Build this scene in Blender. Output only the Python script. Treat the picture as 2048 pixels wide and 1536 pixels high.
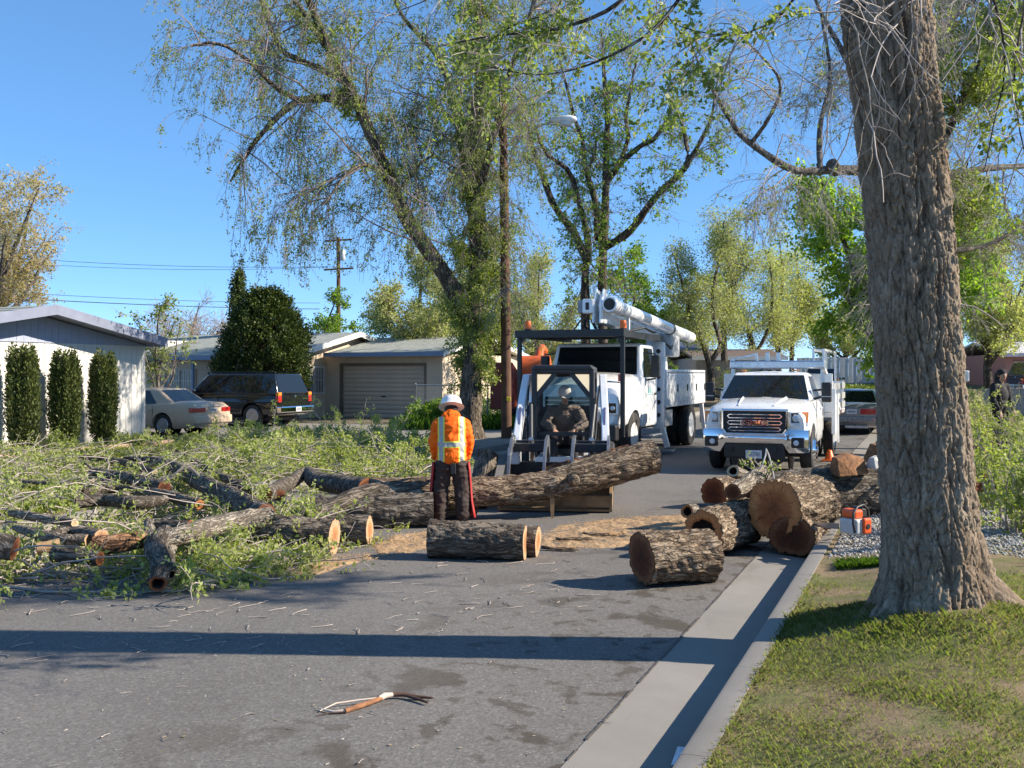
import bpy, bmesh, math, random
import numpy as np
from mathutils import Vector, Matrix, noise

for o in list(bpy.data.objects):
    bpy.data.objects.remove(o)
SC = bpy.context.scene
COL = SC.collection
PI = math.pi
R = math.radians

# ---------------------------------------------------------------- camera
CAM_H = 1.92
cam_d = bpy.data.cameras.new('camera'); cam = bpy.data.objects.new('camera', cam_d); COL.objects.link(cam)
cam.location = (0, 0, CAM_H); cam.rotation_euler = (R(90), 0, 0)
cam_d.sensor_width = 36; cam_d.lens = 36 * 2000 / 2048; cam_d.shift_y = -18 / 2048
cam_d.clip_end = 3000; cam_d.clip_start = 0.05
SC.camera = cam

# ---------------------------------------------------------------- sky and sun
SUN_EL, SUN_AZ = 31.0, 93.0          # azimuth clockwise from the view direction (+Y)
w = bpy.data.worlds.new('World'); SC.world = w; w.use_nodes = True
nt = w.node_tree; bg = nt.nodes['Background']
sky = nt.nodes.new('ShaderNodeTexSky'); sky.sky_type = 'NISHITA'; sky.sun_disc = False
sky.sun_elevation = R(SUN_EL); sky.sun_rotation = R(SUN_AZ)
sky.altitude = 0; sky.air_density = 0.35; sky.dust_density = 0.0; sky.ozone_density = 6.0
hs = nt.nodes.new('ShaderNodeHueSaturation'); hs.inputs['Saturation'].default_value = 1.34; hs.inputs['Value'].default_value = 1.92
gm_ = nt.nodes.new('ShaderNodeGamma'); gm_.inputs[1].default_value = 0.54
nt.links.new(sky.outputs[0], gm_.inputs[0]); nt.links.new(gm_.outputs[0], hs.inputs['Color']); nt.links.new(hs.outputs[0], bg.inputs[0]); bg.inputs[1].default_value = 0.15
sd = bpy.data.lights.new('sun', 'SUN'); sun = bpy.data.objects.new('sun', sd); COL.objects.link(sun)
sd.energy = 5.0; sd.angle = R(0.55); sd.color = (1.0, 0.90, 0.75)
_a, _e = R(SUN_AZ), R(SUN_EL)
SUNDIR = Vector((math.sin(_a) * math.cos(_e), math.cos(_a) * math.cos(_e), math.sin(_e)))
sun.rotation_euler = SUNDIR.to_track_quat('Z', 'Y').to_euler(); sun.location = (30, 0, 30)
vs = SC.view_settings
vs.view_transform = 'Standard'; vs.look = 'None'; vs.exposure = 0.95; vs.gamma = 1.0; vs.use_curve_mapping = False
SC.cycles.max_bounces = 6; SC.cycles.transparent_max_bounces = 8
SC.cycles.use_denoising = True

# ---------------------------------------------------------------- places
ROAD = R(-22.4)
US, UC = math.sin(R(22.4)), math.cos(R(22.4))
def rd(s, t, z=0.0):                       # along the road, across the road -> world
    return (s * US + t * UC, s * UC - t * US, z)
def pix(px, py, d):
    return ((px - 1024) / 2000 * d, d, CAM_H + (750 - py) / 2000 * d)
def gnd(px, py, h=0.0):
    d = 2000 * (CAM_H - h) / (py - 750)
    return ((px - 1024) / 2000 * d, d, h)

# ---------------------------------------------------------------- objects
def link(o, parent=None):
    COL.objects.link(o)
    if parent is not None: o.parent = parent
    return o
def tag(o, label=None, cat=None, group=None, kind=None):
    if label: o['label'] = label
    if cat: o['category'] = cat
    if group: o['group'] = group
    if kind: o['kind'] = kind
    return o
def thing(name, label, cat, loc=(0, 0, 0), rz=0.0, group=None):
    o = bpy.data.objects.new(name, None); o.empty_display_size = 0.2
    o.location = loc; o.rotation_euler = (0, 0, rz); COL.objects.link(o)
    return tag(o, label, cat, group)
def copy_tree(o, parent=None):
    c = o.copy(); COL.objects.link(c); c.parent = parent
    for ch in list(o.children): copy_tree(ch, c)
    return c
def mesh_np(name, V, F, mat=None, parent=None, smooth=False, sharp=None):
    """V (n,3); F list of int arrays (k,3)/(k,4)."""
    V = np.asarray(V, dtype=np.float32)
    if not isinstance(F, (list, tuple)): F = [F]
    F = [np.asarray(f, dtype=np.int32) for f in F if len(f)]
    m = bpy.data.meshes.new(name)
    m.vertices.add(len(V)); m.vertices.foreach_set('co', V.ravel())
    nl = sum(f.size for f in F); npol = sum(len(f) for f in F)
    m.loops.add(nl); m.polygons.add(npol)
    m.loops.foreach_set('vertex_index', np.concatenate([f.ravel() for f in F]))
    tot = np.concatenate([np.full(len(f), f.shape[1], dtype=np.int32) for f in F])
    st = np.concatenate([[0], np.cumsum(tot)[:-1]]).astype(np.int32)
    m.polygons.foreach_set('loop_start', st)
    if smooth: m.polygons.foreach_set('use_smooth', np.ones(npol, dtype=bool))
    m.update(calc_edges=True); m.validate()
    if sharp is not None and smooth: m.set_sharp_from_angle(angle=R(sharp))
    o = bpy.data.objects.new(name, m)
    if mat: m.materials.append(mat)
    return link(o, parent)

def rotz(a): return Matrix.Rotation(a, 3, 'Z')
class MB:
    """collects shapes, builds ONE mesh object"""
    def __init__(s): s.v = []; s.f = []
    def add(s, vs_, fs_):
        n = len(s.v); s.v += [tuple(p) for p in vs_]; s.f += [tuple(n + i for i in f) for f in fs_]; return s
    def box(s, x0, x1, y0, y1, z0, z1, rot=None, piv=None):
        P = [Vector(p) for p in ((x0,y0,z0),(x1,y0,z0),(x1,y1,z0),(x0,y1,z0),(x0,y0,z1),(x1,y0,z1),(x1,y1,z1),(x0,y1,z1))]
        if rot is not None:
            c = Vector(piv) if piv is not None else Vector(((x0+x1)/2, (y0+y1)/2, (z0+z1)/2))
            P = [rot @ (p - c) + c for p in P]
        return s.add(P, [(0,3,2,1),(4,5,6,7),(0,1,5,4),(1,2,6,5),(2,3,7,6),(3,0,4,7)])
    def bar(s, a, b, w, h=None, up=(0, 0, 1)):
        h = w if h is None else h
        a, b = Vector(a), Vector(b); d = (b - a).normalized(); up = Vector(up)
        if abs(d.dot(up)) > 0.98: up = Vector((0, 1, 0)) if abs(d.y) < 0.9 else Vector((1, 0, 0))
        x = d.cross(up).normalized() * w / 2; y = x.cross(d).normalized() * h / 2
        P = [a-x-y, a+x-y, a+x+y, a-x+y, b-x-y, b+x-y, b+x+y, b-x+y]
        return s.add(P, [(0,3,2,1),(4,5,6,7),(0,1,5,4),(1,2,6,5),(2,3,7,6),(3,0,4,7)][::1])
    def tube(s, pts, r, n=8, cap=True):
        pts = [Vector(p) for p in pts]; m = len(pts)
        rr = r if hasattr(r, '__len__') else [r] * m
        vs_ = []; x = None
        for i, p in enumerate(pts):
            d = (pts[min(i+1, m-1)] - pts[max(i-1, 0)]).normalized()
            if x is None:
                ref = Vector((0, 0, 1)) if abs(d.z) < 0.9 else Vector((1, 0, 0)); x = d.cross(ref).normalized()
            else:
                x = (x - d * x.dot(d)).normalized()
            y = d.cross(x)
            for k in range(n):
                a = 2 * PI * k / n; vs_.append(p + (x * math.cos(a) + y * math.sin(a)) * rr[i])
        fs_ = [(i*n+k, i*n+(k+1) % n, (i+1)*n+(k+1) % n, (i+1)*n+k) for i in range(m-1) for k in range(n)]
        if cap: fs_ += [tuple(range(n))[::-1], tuple((m-1)*n+k for k in range(n))]
        return s.add(vs_, fs_)
    def lathe(s, prof, c, axis='Z', n=16, flip=1, close=False):
        """prof: (radius, height along axis)"""
        vs_ = []
        for r, h in prof:
            for k in range(n):
                a = 2 * PI * k / n; u, v_ = r * math.cos(a), r * math.sin(a); h_ = h * flip
                q = {'Z': (u, v_, h_), 'X': (h_, u, v_), 'Y': (v_, h_, u)}[axis]
                vs_.append((c[0]+q[0], c[1]+q[1], c[2]+q[2]))
        m = len(prof)
        fs_ = [(i*n+k, i*n+(k+1) % n, (i+1)*n+(k+1) % n, (i+1)*n+k) for i in range(m-1) for k in range(n)]
        if close: fs_ += [((m-1)*n+k, (m-1)*n+(k+1) % n, (k+1) % n, k) for k in range(n)]
        else: fs_ += [tuple(range(n))[::-1], tuple((m-1)*n+k for k in range(n))]
        return s.add(vs_, fs_)
    def prism(s, poly, a, b, plane='XZ'):
        """extrude a 2-D polygon between a and b along the missing axis"""
        def q(p, h): return {'XZ': (p[0], h, p[1]), 'YZ': (h, p[0], p[1]), 'XY': (p[0], p[1], h)}[plane]
        n = len(poly)
        vs_ = [q(p, a) for p in poly] + [q(p, b) for p in poly]
        return s.add(vs_, [tuple(range(n))[::-1], tuple(n + i for i in range(n))] + [(i, (i+1) % n, n+(i+1) % n, n+i) for i in range(n)])
    def loft(s, rings, close=True, caps=True):
        n = len(rings[0]); m = len(rings); vs_ = [p for r in rings for p in r]
        kk = n if close else n - 1
        fs_ = [(i*n+k, i*n+(k+1) % n, (i+1)*n+(k+1) % n, (i+1)*n+k) for i in range(m-1) for k in range(kk)]
        if caps: fs_ += [tuple(range(n))[::-1], tuple((m-1)*n+k for k in range(n))]
        return s.add(vs_, fs_)
    def sphere(s, c, r, nu=12, nv=8):
        r = r if hasattr(r, '__len__') else (r, r, r)
        prof = [(math.sin(PI*i/nv), -math.cos(PI*i/nv)) for i in range(nv+1)]
        vs_ = [(c[0]+p*r[0]*math.cos(2*PI*k/nu), c[1]+p*r[1]*math.sin(2*PI*k/nu), c[2]+h*r[2]) for p, h in prof for k in range(nu)]
        return s.add(vs_, [(i*nu+k, i*nu+(k+1) % nu, (i+1)*nu+(k+1) % nu, (i+1)*nu+k) for i in range(nv) for k in range(nu)])
    def build(s, name, mat, parent=None, smooth=None, bevel=0.0, seg=2, fix=True):
        m = bpy.data.meshes.new(name); m.from_pydata(s.v, [], s.f)
        bm = bmesh.new(); bm.from_mesh(m)
        bmesh.ops.remove_doubles(bm, verts=bm.verts, dist=1e-5)
        if fix: bmesh.ops.recalc_face_normals(bm, faces=bm.faces)
        bm.to_mesh(m); bm.free()
        if mat: m.materials.append(mat)
        o = link(bpy.data.objects.new(name, m), parent)
        if smooth:
            m.polygons.foreach_set('use_smooth', np.ones(len(m.polygons), dtype=bool)); m.set_sharp_from_angle(angle=R(smooth))
        if bevel:
            b = o.modifiers.new('bevel', 'BEVEL'); b.width = bevel; b.segments = seg; b.limit_method = 'ANGLE'; b.angle_limit = R(35)
        return o
def bake(o):
    """apply the modifiers"""
    dg = bpy.context.evaluated_depsgraph_get(); dg.update()
    m = bpy.data.meshes.new_from_object(o.evaluated_get(dg)); old = o.data
    o.modifiers.clear(); o.data = m; m.name = old.name; bpy.data.meshes.remove(old)
    return o
def cut(o, mb):
    """cut the closed shapes of mb out of the mesh object o"""
    c = mb.build('cutter', None); c.parent = o.parent
    b = o.modifiers.new('cut', 'BOOLEAN'); b.operation = 'DIFFERENCE'; b.object = c; b.solver = 'EXACT'
    bake(o); me = c.data; bpy.data.objects.remove(c); bpy.data.meshes.remove(me)
    return o
def text(name, body, size, loc, rot, mat, parent=None, ext=0.004, align='CENTER', sx=1.0):
    cu = bpy.data.curves.new(name, 'FONT'); cu.body = body; cu.size = size; cu.extrude = ext; cu.align_x = align; cu.align_y = 'CENTER'
    o = bpy.data.objects.new(name, cu); COL.objects.link(o)
    dg = bpy.context.evaluated_depsgraph_get(); dg.update()
    m = bpy.data.meshes.new_from_object(o.evaluated_get(dg)); bpy.data.objects.remove(o); bpy.data.curves.remove(cu)
    q = bpy.data.objects.new(name, m); m.materials.clear(); m.materials.append(mat); m.name = name
    q.location = loc; q.rotation_euler = rot; q.scale = (sx, 1, 1)
    return link(q, parent)

# ---------------------------------------------------------------- materials
MATS = {}
class NT:
    def __init__(s, name):
        s.m = bpy.data.materials.new(name); s.m.use_nodes = True; s.t = s.m.node_tree
        s.p = s.t.nodes['Principled BSDF']; s.out = s.t.nodes['Material Output']; MATS[name] = s.m
    def n(s, kind, **kw):
        x = s.t.nodes.new('ShaderNode' + kind)
        for k, v in kw.items():
            if k in x.inputs.keys() if isinstance(k, str) else False: x.inputs[k].default_value = v
            else: setattr(x, k, v)
        return x
    def l(s, a, b): s.t.links.new(a, b)
    def coord(s, scale=(1, 1, 1), kind='Object'):
        c = s.n('TexCoord'); mp = s.n('Mapping'); mp.inputs['Scale'].default_value = scale
        s.l(c.outputs[kind], mp.inputs['Vector']); return mp.outputs[0]
    def noise(s, vec, scale, detail=4, rough=0.55, dist=0.0):
        x = s.n('TexNoise'); x.inputs['Scale'].default_value = scale; x.inputs['Detail'].default_value = detail
        x.inputs['Roughness'].default_value = rough; x.inputs['Distortion'].default_value = dist
        s.l(vec, x.inputs['Vector']); return x.outputs['Fac']
    def voro(s, vec, scale, feature='F1', rnd=1.0):
        x = s.n('TexVoronoi'); x.feature = feature; x.inputs['Scale'].default_value = scale; x.inputs['Randomness'].default_value = rnd
        s.l(vec, x.inputs['Vector']); return x
    def ramp(s, fac, stops, interp='LINEAR'):
        x = s.n('ValToRGB'); e = x.color_ramp.elements; x.color_ramp.interpolation = interp
        while len(e) < len(stops): e.new(0.5)
        for i, (p, c) in enumerate(stops):
            e[i].position = p; e[i].color = (c, c, c, 1) if not hasattr(c, '__len__') else (*c, 1)
        s.l(fac, x.inputs[0]); return x.outputs[0]
    def mix(s, fac, a, b, mode='MIX'):
        x = s.n('Mix'); x.data_type = 'RGBA'; x.blend_type = mode
        for sock, v in ((x.inputs[0], fac), (x.inputs[6], a), (x.inputs[7], b)):
            if hasattr(v, 'links') or hasattr(v, 'is_linked'): s.l(v, sock)
            else: sock.default_value = v if not hasattr(v, '__len__') else (*v, 1)
        return x.outputs[2]
    def math(s, op, a, b=0.5):
        x = s.n('Math'); x.operation = op
        for sock, v in ((x.inputs[0], a), (x.inputs[1], b)):
            if hasattr(v, 'is_linked'): s.l(v, sock)
            else: sock.default_value = v
        return x.outputs[0]
    def bump(s, h, strength=0.3, dist=0.02):
        x = s.n('Bump'); x.inputs['Strength'].default_value = strength; x.inputs['Distance'].default_value = dist
        s.l(h, x.inputs['Height']); s.l(x.outputs[0], s.p.inputs['Normal'])
    def set(s, color=None, rough=None, metal=None, coat=None, spec=None, **kw):
        for k, v in (('Base Color', color), ('Roughness', rough), ('Metallic', metal), ('Coat Weight', coat), ('Specular IOR Level', spec)):
            if v is None: continue
            if hasattr(v, 'is_linked'): s.l(v, s.p.inputs[k])
            else: s.p.inputs[k].default_value = (*v, 1) if hasattr(v, '__len__') else v
        return s.m
def plain(name, c, rough=0.55, metal=0.0, coat=0.0, var=0.25, scale=6.0, bump=0.0, bscale=40.0, spec=0.5, dirt=None):
    """a colour with a little unevenness"""
    m = NT(name); v = m.coord(); n = m.noise(v, scale, 5, 0.6)
    col = m.mix(m.ramp(n, [(0.3, 0.0), (0.7, 1.0)]), tuple(x * (1 - var) for x in c), tuple(min(1, x * (1 + var * 0.5)) for x in c))
    if dirt is not None:
        n2 = m.noise(v, scale * 0.45, 6, 0.65)
        col = m.mix(m.ramp(n2, [(0.5, 0.0), (0.72, dirt[1])]), col, dirt[0])
    if bump: m.bump(m.noise(v, bscale, 4, 0.6), bump, 0.01)
    rr = m.ramp(m.noise(v, scale * 1.7, 3), [(0.3, max(0, rough - 0.08)), (0.7, min(1, rough + 0.08))])
    return m.set(col, rr, metal, coat, spec)
def leaf_mat(name, cols, transl=0.48, rough=0.5):
    m = NT(name); g = m.n('NewGeometry')
    col = m.ramp(g.outputs['Random Per Island'], [(i / (len(cols) - 1), c) for i, c in enumerate(cols)])
    m.set(col, rough, spec=0.3)
    tr = m.n('BsdfTranslucent'); tc = m.mix(1.0, col, (1.25, 1.35, 0.55), 'MULTIPLY'); m.l(tc, tr.inputs['Color'])
    mx = m.n('MixShader'); mx.inputs[0].default_value = transl
    m.l(m.p.outputs[0], mx.inputs[1]); m.l(tr.outputs[0], mx.inputs[2]); m.l(mx.outputs[0], m.out.inputs['Surface'])
    return m.m
def bark_mat(name, dark, mid, light, scale=(14, 14, 3.5), bump=0.7, lich=None):
    m = NT(name); v = m.coord(scale)
    n0 = m.noise(v, 1.0, 6, 0.65, 0.6)
    def ridge(sc, off):
        mp = m.n('Mapping'); mp.inputs['Location'].default_value = (off, off*.7, off*.3); m.l(v, mp.inputs['Vector'])
        return m.math('ABSOLUTE', m.math('SUBTRACT', m.noise(mp.outputs[0], sc, 2.5, 0.55, 0.5), 0.5))
    f1 = m.ramp(ridge(0.75, 0), [(0.0, 0.0), (0.085, 1.0)]); f2 = m.ramp(ridge(1.7, 9), [(0.0, 0.25), (0.07, 1.0)])
    furrow = m.math('MULTIPLY', f1, f2)
    c = m.mix(m.ramp(n0, [(0.33, 0.0), (0.68, 1.0)]), mid, light)
    c = m.mix(furrow, dark, c)
    if lich is not None:
        c = m.mix(m.ramp(m.noise(m.coord((2, 2, 1)), 1.6, 5, 0.7), [(0.55, 0.0), (0.75, 0.6)]), c, lich)
    h = m.math('ADD', m.math('MULTIPLY', furrow, 0.8), n0)
    m.bump(h, bump, 0.03)
    return m.set(c, 0.9, spec=0.2)
def glass_mat(name, tint=(0.01, 0.013, 0.015), rough=0.03):
    m = NT(name); m.set(tint, rough, 0.0, 0.0, 0.7); m.p.inputs['IOR'].default_value = 1.5
    return m.m
def clear_glass(name, tint=(0.55, 0.63, 0.62), a=0.55):
    m = NT(name); tr = m.n('BsdfTransparent'); tr.inputs[0].default_value = (*tint, 1)
    gl = m.n('BsdfGlossy'); gl.inputs['Roughness'].default_value = 0.02
    fr = m.n('Fresnel'); fr.inputs[0].default_value = 1.5
    mx = m.n('MixShader'); m.l(fr.outputs[0], mx.inputs[0]); m.l(tr.outputs[0], mx.inputs[1]); m.l(gl.outputs[0], mx.inputs[2])
    m.l(mx.outputs[0], m.out.inputs['Surface']); return m.m

# ---------------------------------------------------------------- vectorised branching
def norm(a): return a / np.maximum(np.linalg.norm(a, axis=-1, keepdims=True), 1e-9)
def smooth_path(pts, m):
    """Catmull-Rom through pts, m samples by length"""
    P = np.asarray(pts, float); P = np.vstack([2*P[0]-P[1], P, 2*P[-1]-P[-2]]); out = []
    for i in range(1, len(P)-2):
        t = np.linspace(0, 1, 24, endpoint=False)[:, None]
        a, b, c, d = P[i-1], P[i], P[i+1], P[i+2]
        out.append(0.5*((2*b)+(-a+c)*t+(2*a-5*b+4*c-d)*t**2+(-a+3*b-3*c+d)*t**3))
    out = np.vstack(out+[P[-2][None]]); L = np.concatenate([[0], np.cumsum(np.linalg.norm(np.diff(out, axis=0), axis=1))])
    u = np.linspace(0, L[-1], m); return np.stack([np.interp(u, L, out[:, k]) for k in range(3)], 1), u / L[-1]
def tubes(P, Rr, k=4):
    """P (N,M,3), R (N,M) -> verts, quads"""
    N, M, _ = P.shape
    T = np.empty_like(P); T[:, 1:-1] = P[:, 2:]-P[:, :-2]; T[:, 0] = P[:, 1]-P[:, 0]; T[:, -1] = P[:, -1]-P[:, -2]; T = norm(T)
    ref = np.where(np.abs(T[:, :1, 2:3]) > 0.85, np.array([[[1., 0.2, 0]]]), np.array([[[0, 0, 1.]]])) * np.ones_like(P)
    X = norm(np.cross(T, ref)); Y = np.cross(T, X)
    a = np.arange(k)*2*PI/k
    V = P[:, :, None]+Rr[:, :, None, None]*(X[:, :, None]*np.cos(a)[None, None, :, None]+Y[:, :, None]*np.sin(a)[None, None, :, None])
    idx = np.arange(N*M*k).reshape(N, M, k); nx = np.roll(idx, -1, axis=2)
    F = np.stack([idx[:, :-1], nx[:, :-1], nx[:, 1:], idx[:, 1:]], -1).reshape(-1, 4)
    return V.reshape(-1, 3), F
def sprout(g, par, n, t0=0.2, t1=1.0, ang=(30, 70), ln=(1, 2), steps=6, grav=0.0, up=0.0, wob=0.15, taper=0.5, wt=None, pull=None):
    """n new polylines off the polylines par (N,M,3)"""
    N, M, _ = par.shape
    L = np.linalg.norm(np.diff(par, axis=1), axis=2).sum(1) if wt is None else wt
    i = g.choice(N, n, p=L/L.sum()); t = t0+(t1-t0)*g.random(n)
    f = t*(M-1); a = np.minimum(f.astype(int), M-2); fr = (f-a)[:, None]
    p = par[i, a]*(1-fr)+par[i, a+1]*fr; tan = norm(par[i, a+1]-par[i, a])
    per = g.normal(size=(n, 3)); per -= tan*(per*tan).sum(1, keepdims=True); per = norm(per)
    an = np.radians(g.uniform(ang[0], ang[1], n))[:, None]
    d = norm(tan*np.cos(an)+per*np.sin(an)+np.array([0, 0, up]))
    if pull is not None: d = norm(d+np.asarray(pull))
    le = g.uniform(ln[0], ln[1], n)*(1-taper*t); st = (le/steps)[:, None]
    out = [p]
    for k in range(steps):
        d = norm(d+g.normal(size=(n, 3))*wob+np.array([0, 0, -grav]))
        p = p+d*st; out.append(p)
    return np.stack(out, 1), le
def leaves_on(g, P, n, size=(0.05, 0.09), t0=0.15, spread=0.06, aspect=0.55, droop=0.3, clump=4):
    """n leaf blades along polylines P -> verts, quads"""
    N, M, _ = P.shape; n0 = max(1, n//clump); n = n0*clump
    i = g.integers(0, N, n0); f = (t0+(1-t0)*g.random(n0)**0.8)*(M-1); a = np.minimum(f.astype(int), M-2); fr = (f-a)[:, None]
    c = P[i, a]*(1-fr)+P[i, a+1]*fr+g.normal(size=(n0, 3))*spread*.7
    c = np.repeat(c, clump, 0)+g.normal(size=(n, 3))*max(spread*.75, (size[0]+size[1])*.22)
    return blades(g, c, size, aspect, droop)
def blades(g, c, size, aspect=0.55, droop=0.3):
    n = len(c); ax = norm(g.normal(size=(n, 3))+np.array([0, 0, -droop])); b = g.normal(size=(n, 3)); b = norm(np.cross(ax, b))
    nr = np.cross(ax, b)
    L = g.uniform(size[0], size[1], n)[:, None]; W = L*aspect*g.uniform(0.7, 1.2, n)[:, None]
    V = np.stack([c, c+ax*L*0.45+b*W*0.5+nr*L*0.06, c+ax*L, c+ax*L*0.45-b*W*0.5+nr*L*0.06], 1).reshape(-1, 3)
    return V, np.arange(4*n).reshape(n, 4)
def join_np(parts):
    V = []; F = {}; o = 0
    for v, f in parts:
        V.append(v); F.setdefault(f.shape[1], []).append(f+o); o += len(v)
    return np.vstack(V), [np.vstack(x) for x in F.values()]
# ================================================================ materials
WHITE = plain('white_paint', (0.80, 0.80, 0.79), 0.28, coat=0.6, var=0.05, dirt=((0.55, 0.53, 0.49), 0.25))
WALLW = plain('white_siding', (0.66, 0.64, 0.60), 0.75, var=0.08, scale=3, bump=0.15, dirt=((0.52, 0.50, 0.46), 0.35))
GABLE = plain('blue_siding', (0.33, 0.36, 0.47), 0.75, var=0.08, scale=3, bump=0.15)
FASC = plain('slate_fascia', (0.20, 0.22, 0.30), 0.7, var=0.15, scale=3)
BEIGE = plain('beige_stucco', (0.64, 0.51, 0.375), 0.9, var=0.1, scale=2.5, bump=0.3, bscale=60, dirt=((0.36, 0.31, 0.26), 0.35))
DOORM = plain('beige_door', (0.62, 0.49, 0.37), 0.6, var=0.1, scale=2, dirt=((0.3, 0.27, 0.24), 0.4))
ROOFM = plain('grey_shingle', (0.30, 0.31, 0.27), 0.9, var=0.35, scale=5, bump=0.5, bscale=18)
FLASH = plain('white_flashing', (0.75, 0.73, 0.70), 0.6, var=0.1, dirt=((0.4, 0.36, 0.3), 0.5))
BLUEF = plain('blue_fascia', (0.20, 0.26, 0.36), 0.6, var=0.1)
DARKM = plain('dark_metal', (0.018, 0.018, 0.02), 0.45, var=0.3)
BLACKP = plain('black_plastic', (0.016, 0.016, 0.017), 0.5, var=0.25)
RUBBER = plain('rubber', (0.022, 0.021, 0.02), 0.8, var=0.4, scale=9, bump=0.2, dirt=((0.12, 0.10, 0.08), 0.5))
STEEL = plain('steel', (0.45, 0.45, 0.46), 0.35, metal=0.9, var=0.2)
GALV = plain('galvanised', (0.42, 0.44, 0.46), 0.5, metal=0.6, var=0.25)
CHROME = plain('chrome', (0.80, 0.81, 0.83), 0.06, metal=1.0, var=0.02)
GLASS = glass_mat('dark_glass')
CLEAR = clear_glass('clear_glass')
AMBER = plain('amber_lens', (0.80, 0.25, 0.02), 0.15, coat=1.0, var=0.1)
REDL = plain('red_lens', (0.45, 0.02, 0.02), 0.15, coat=1.0, var=0.1)
LENS = plain('clear_lens', (0.55, 0.60, 0.64), 0.1, coat=1.0, var=0.15)
ORANGE = plain('orange_plastic', (0.85, 0.16, 0.02), 0.45, var=0.1)
CONC = None
def _conc():
    m = NT('concrete'); v = m.coord()
    c = m.mix(m.ramp(m.noise(v, 0.9, 6, 0.65), [(0.3, 0.0), (0.7, 1.0)]), (0.20, 0.185, 0.165), (0.275, 0.257, 0.235))
    c = m.mix(m.ramp(m.noise(v, 90, 3), [(0.3, 0.0), (0.75, 0.5)]), c, (0.20, 0.185, 0.165))
    c = m.mix(m.ramp(m.noise(m.coord((1.6, 0.5, 1)), 1.7, 5, 0.7), [(0.56, 0.0), (0.70, 0.65)]), c, (0.17, 0.155, 0.13))
    m.bump(m.noise(v, 120, 3), 0.25, 0.004); return m.set(c, 0.9, spec=0.3)
CONC = _conc()
def _asph():
    m = NT('asphalt'); v = m.coord()
    base = m.mix(m.ramp(m.noise(v, 0.45, 5, 0.6), [(0.3, 0.0), (0.7, 1.0)]), (0.138, 0.127, 0.118), (0.178, 0.165, 0.153))
    g1 = m.voro(v, 75).outputs['Color']; bw = m.n('RGBToBW'); m.l(g1, bw.inputs[0])
    base = m.mix(m.ramp(bw.outputs[0], [(0.15, 0.55), (0.6, 0.0)]), base, (0.08, 0.075, 0.07))
    base = m.mix(m.ramp(bw.outputs[0], [(0.72, 0.0), (0.95, 0.6)]), base, (0.27, 0.26, 0.24))
    # oil drips: large blots and small spots, denser towards the gutter where cars park
    sep = m.n('SeparateXYZ'); m.l(v, sep.inputs[0])
    park = m.ramp(m.math('MULTIPLY_ADD', sep.outputs['X'], 0.14), [(0.0, 0.0), (1.0, 1.0)])
    park.node.color_ramp.elements[0].position = 0.0
    mr = m.n('MapRange'); m.l(sep.outputs['X'], mr.inputs['Value']); mr.inputs['From Min'].default_value = -4.2; mr.inputs['From Max'].default_value = -2.5
    blot = m.ramp(m.noise(v, 1.5, 5, 0.6, 0.4), [(0.545, 0.0), (0.60, 0.8)])
    spots = m.ramp(m.noise(v, 4.2, 3, 0.5, 0.3), [(0.585, 0.0), (0.63, 0.6)])
    st = m.math('MULTIPLY', m.math('MAXIMUM', blot, spots), mr.outputs[0])
    base = m.mix(st, base, (0.062, 0.050, 0.036))
    spots2 = m.ramp(m.noise(m.coord((1, 1, 1)), 2.7, 4, 0.6, 0.2), [(0.66, 0.0), (0.71, 0.45)])
    base = m.mix(spots2, base, (0.06, 0.056, 0.052))
    h = m.math('ADD', m.math('MULTIPLY', bw.outputs[0], 0.6), m.noise(v, 160, 2))
    m.bump(h, 0.35, 0.006); return m.set(base, 0.92, spec=0.25)
ASPH = _asph()
def _soil(name, dry, green, scale, cut=(0.42, 0.58), green_amt=0.8):
    m = NT(name); v = m.coord()
    c = m.mix(m.ramp(m.noise(v, 7, 6, 0.7), [(0.3, 0.0), (0.7, 1.0)]), tuple(x*0.62 for x in dry), dry)
    g = m.mix(m.ramp(m.noise(v, 22, 4, 0.7), [(0.3, 0.0), (0.7, 1.0)]), tuple(x*0.55 for x in green), green)
    c = m.mix(m.ramp(m.noise(v, scale, 5, 0.65), [(cut[0], 0.0), (cut[1], green_amt)]), c, g)
    c = m.mix(m.ramp(m.noise(v, 95, 3), [(0.35, 0.45), (0.6, 0.0)]), c, tuple(x*0.35 for x in dry))
    m.bump(m.noise(v, 40, 5, 0.7), 0.6, 0.03); return m.set(c, 0.95, spec=0.1)
LAWNM = _soil('lawn_soil', (0.33, 0.245, 0.155), (0.17, 0.21, 0.065), 1.5, (0.43, 0.57), 0.8)
EARTHM = _soil('dry_earth', (0.25, 0.205, 0.145), (0.13, 0.14, 0.06), 0.25, (0.45, 0.6), 0.7)

# ================================================================ ground, road, verge
def rise(x, y):
    s = x*US+y*UC
    u = np.clip((s-46)/40, 0, 1); return 1.35*u*u*(3-2*u)
def smst(a, b, x):
    u = np.clip((x-a)/(b-a), 0, 1); return u*u*(3-2*u)
rng = np.random.default_rng(5)
def hnoise(t, s, f=1.0, seed=0):
    return (np.sin(t*1.7*f+s*0.9*f+seed)*np.sin(s*1.3*f-t*0.6*f+seed*2.1)+0.5*np.sin(t*4.1*f+seed)*np.sin(s*3.7*f+1.3*seed))/1.5
TR_T, TR_S = 0.044, 7.4          # near trunk in road coordinates
def lawn_z(t, s):
    z = 0.135+0.14*smst(-0.95, 0.4, t)+0.022*hnoise(t, s, 1.2, 3)
    r2 = ((t-TR_T)**2+(s-TR_S)**2)
    z = z+0.115*np.exp(-r2/0.75)
    z = np.where(t < -0.80, 0.134+(z-0.134)*smst(-0.92, -0.78, t), z)
    return z+rise(t*UC+s*US, s*UC-t*US)
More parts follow.
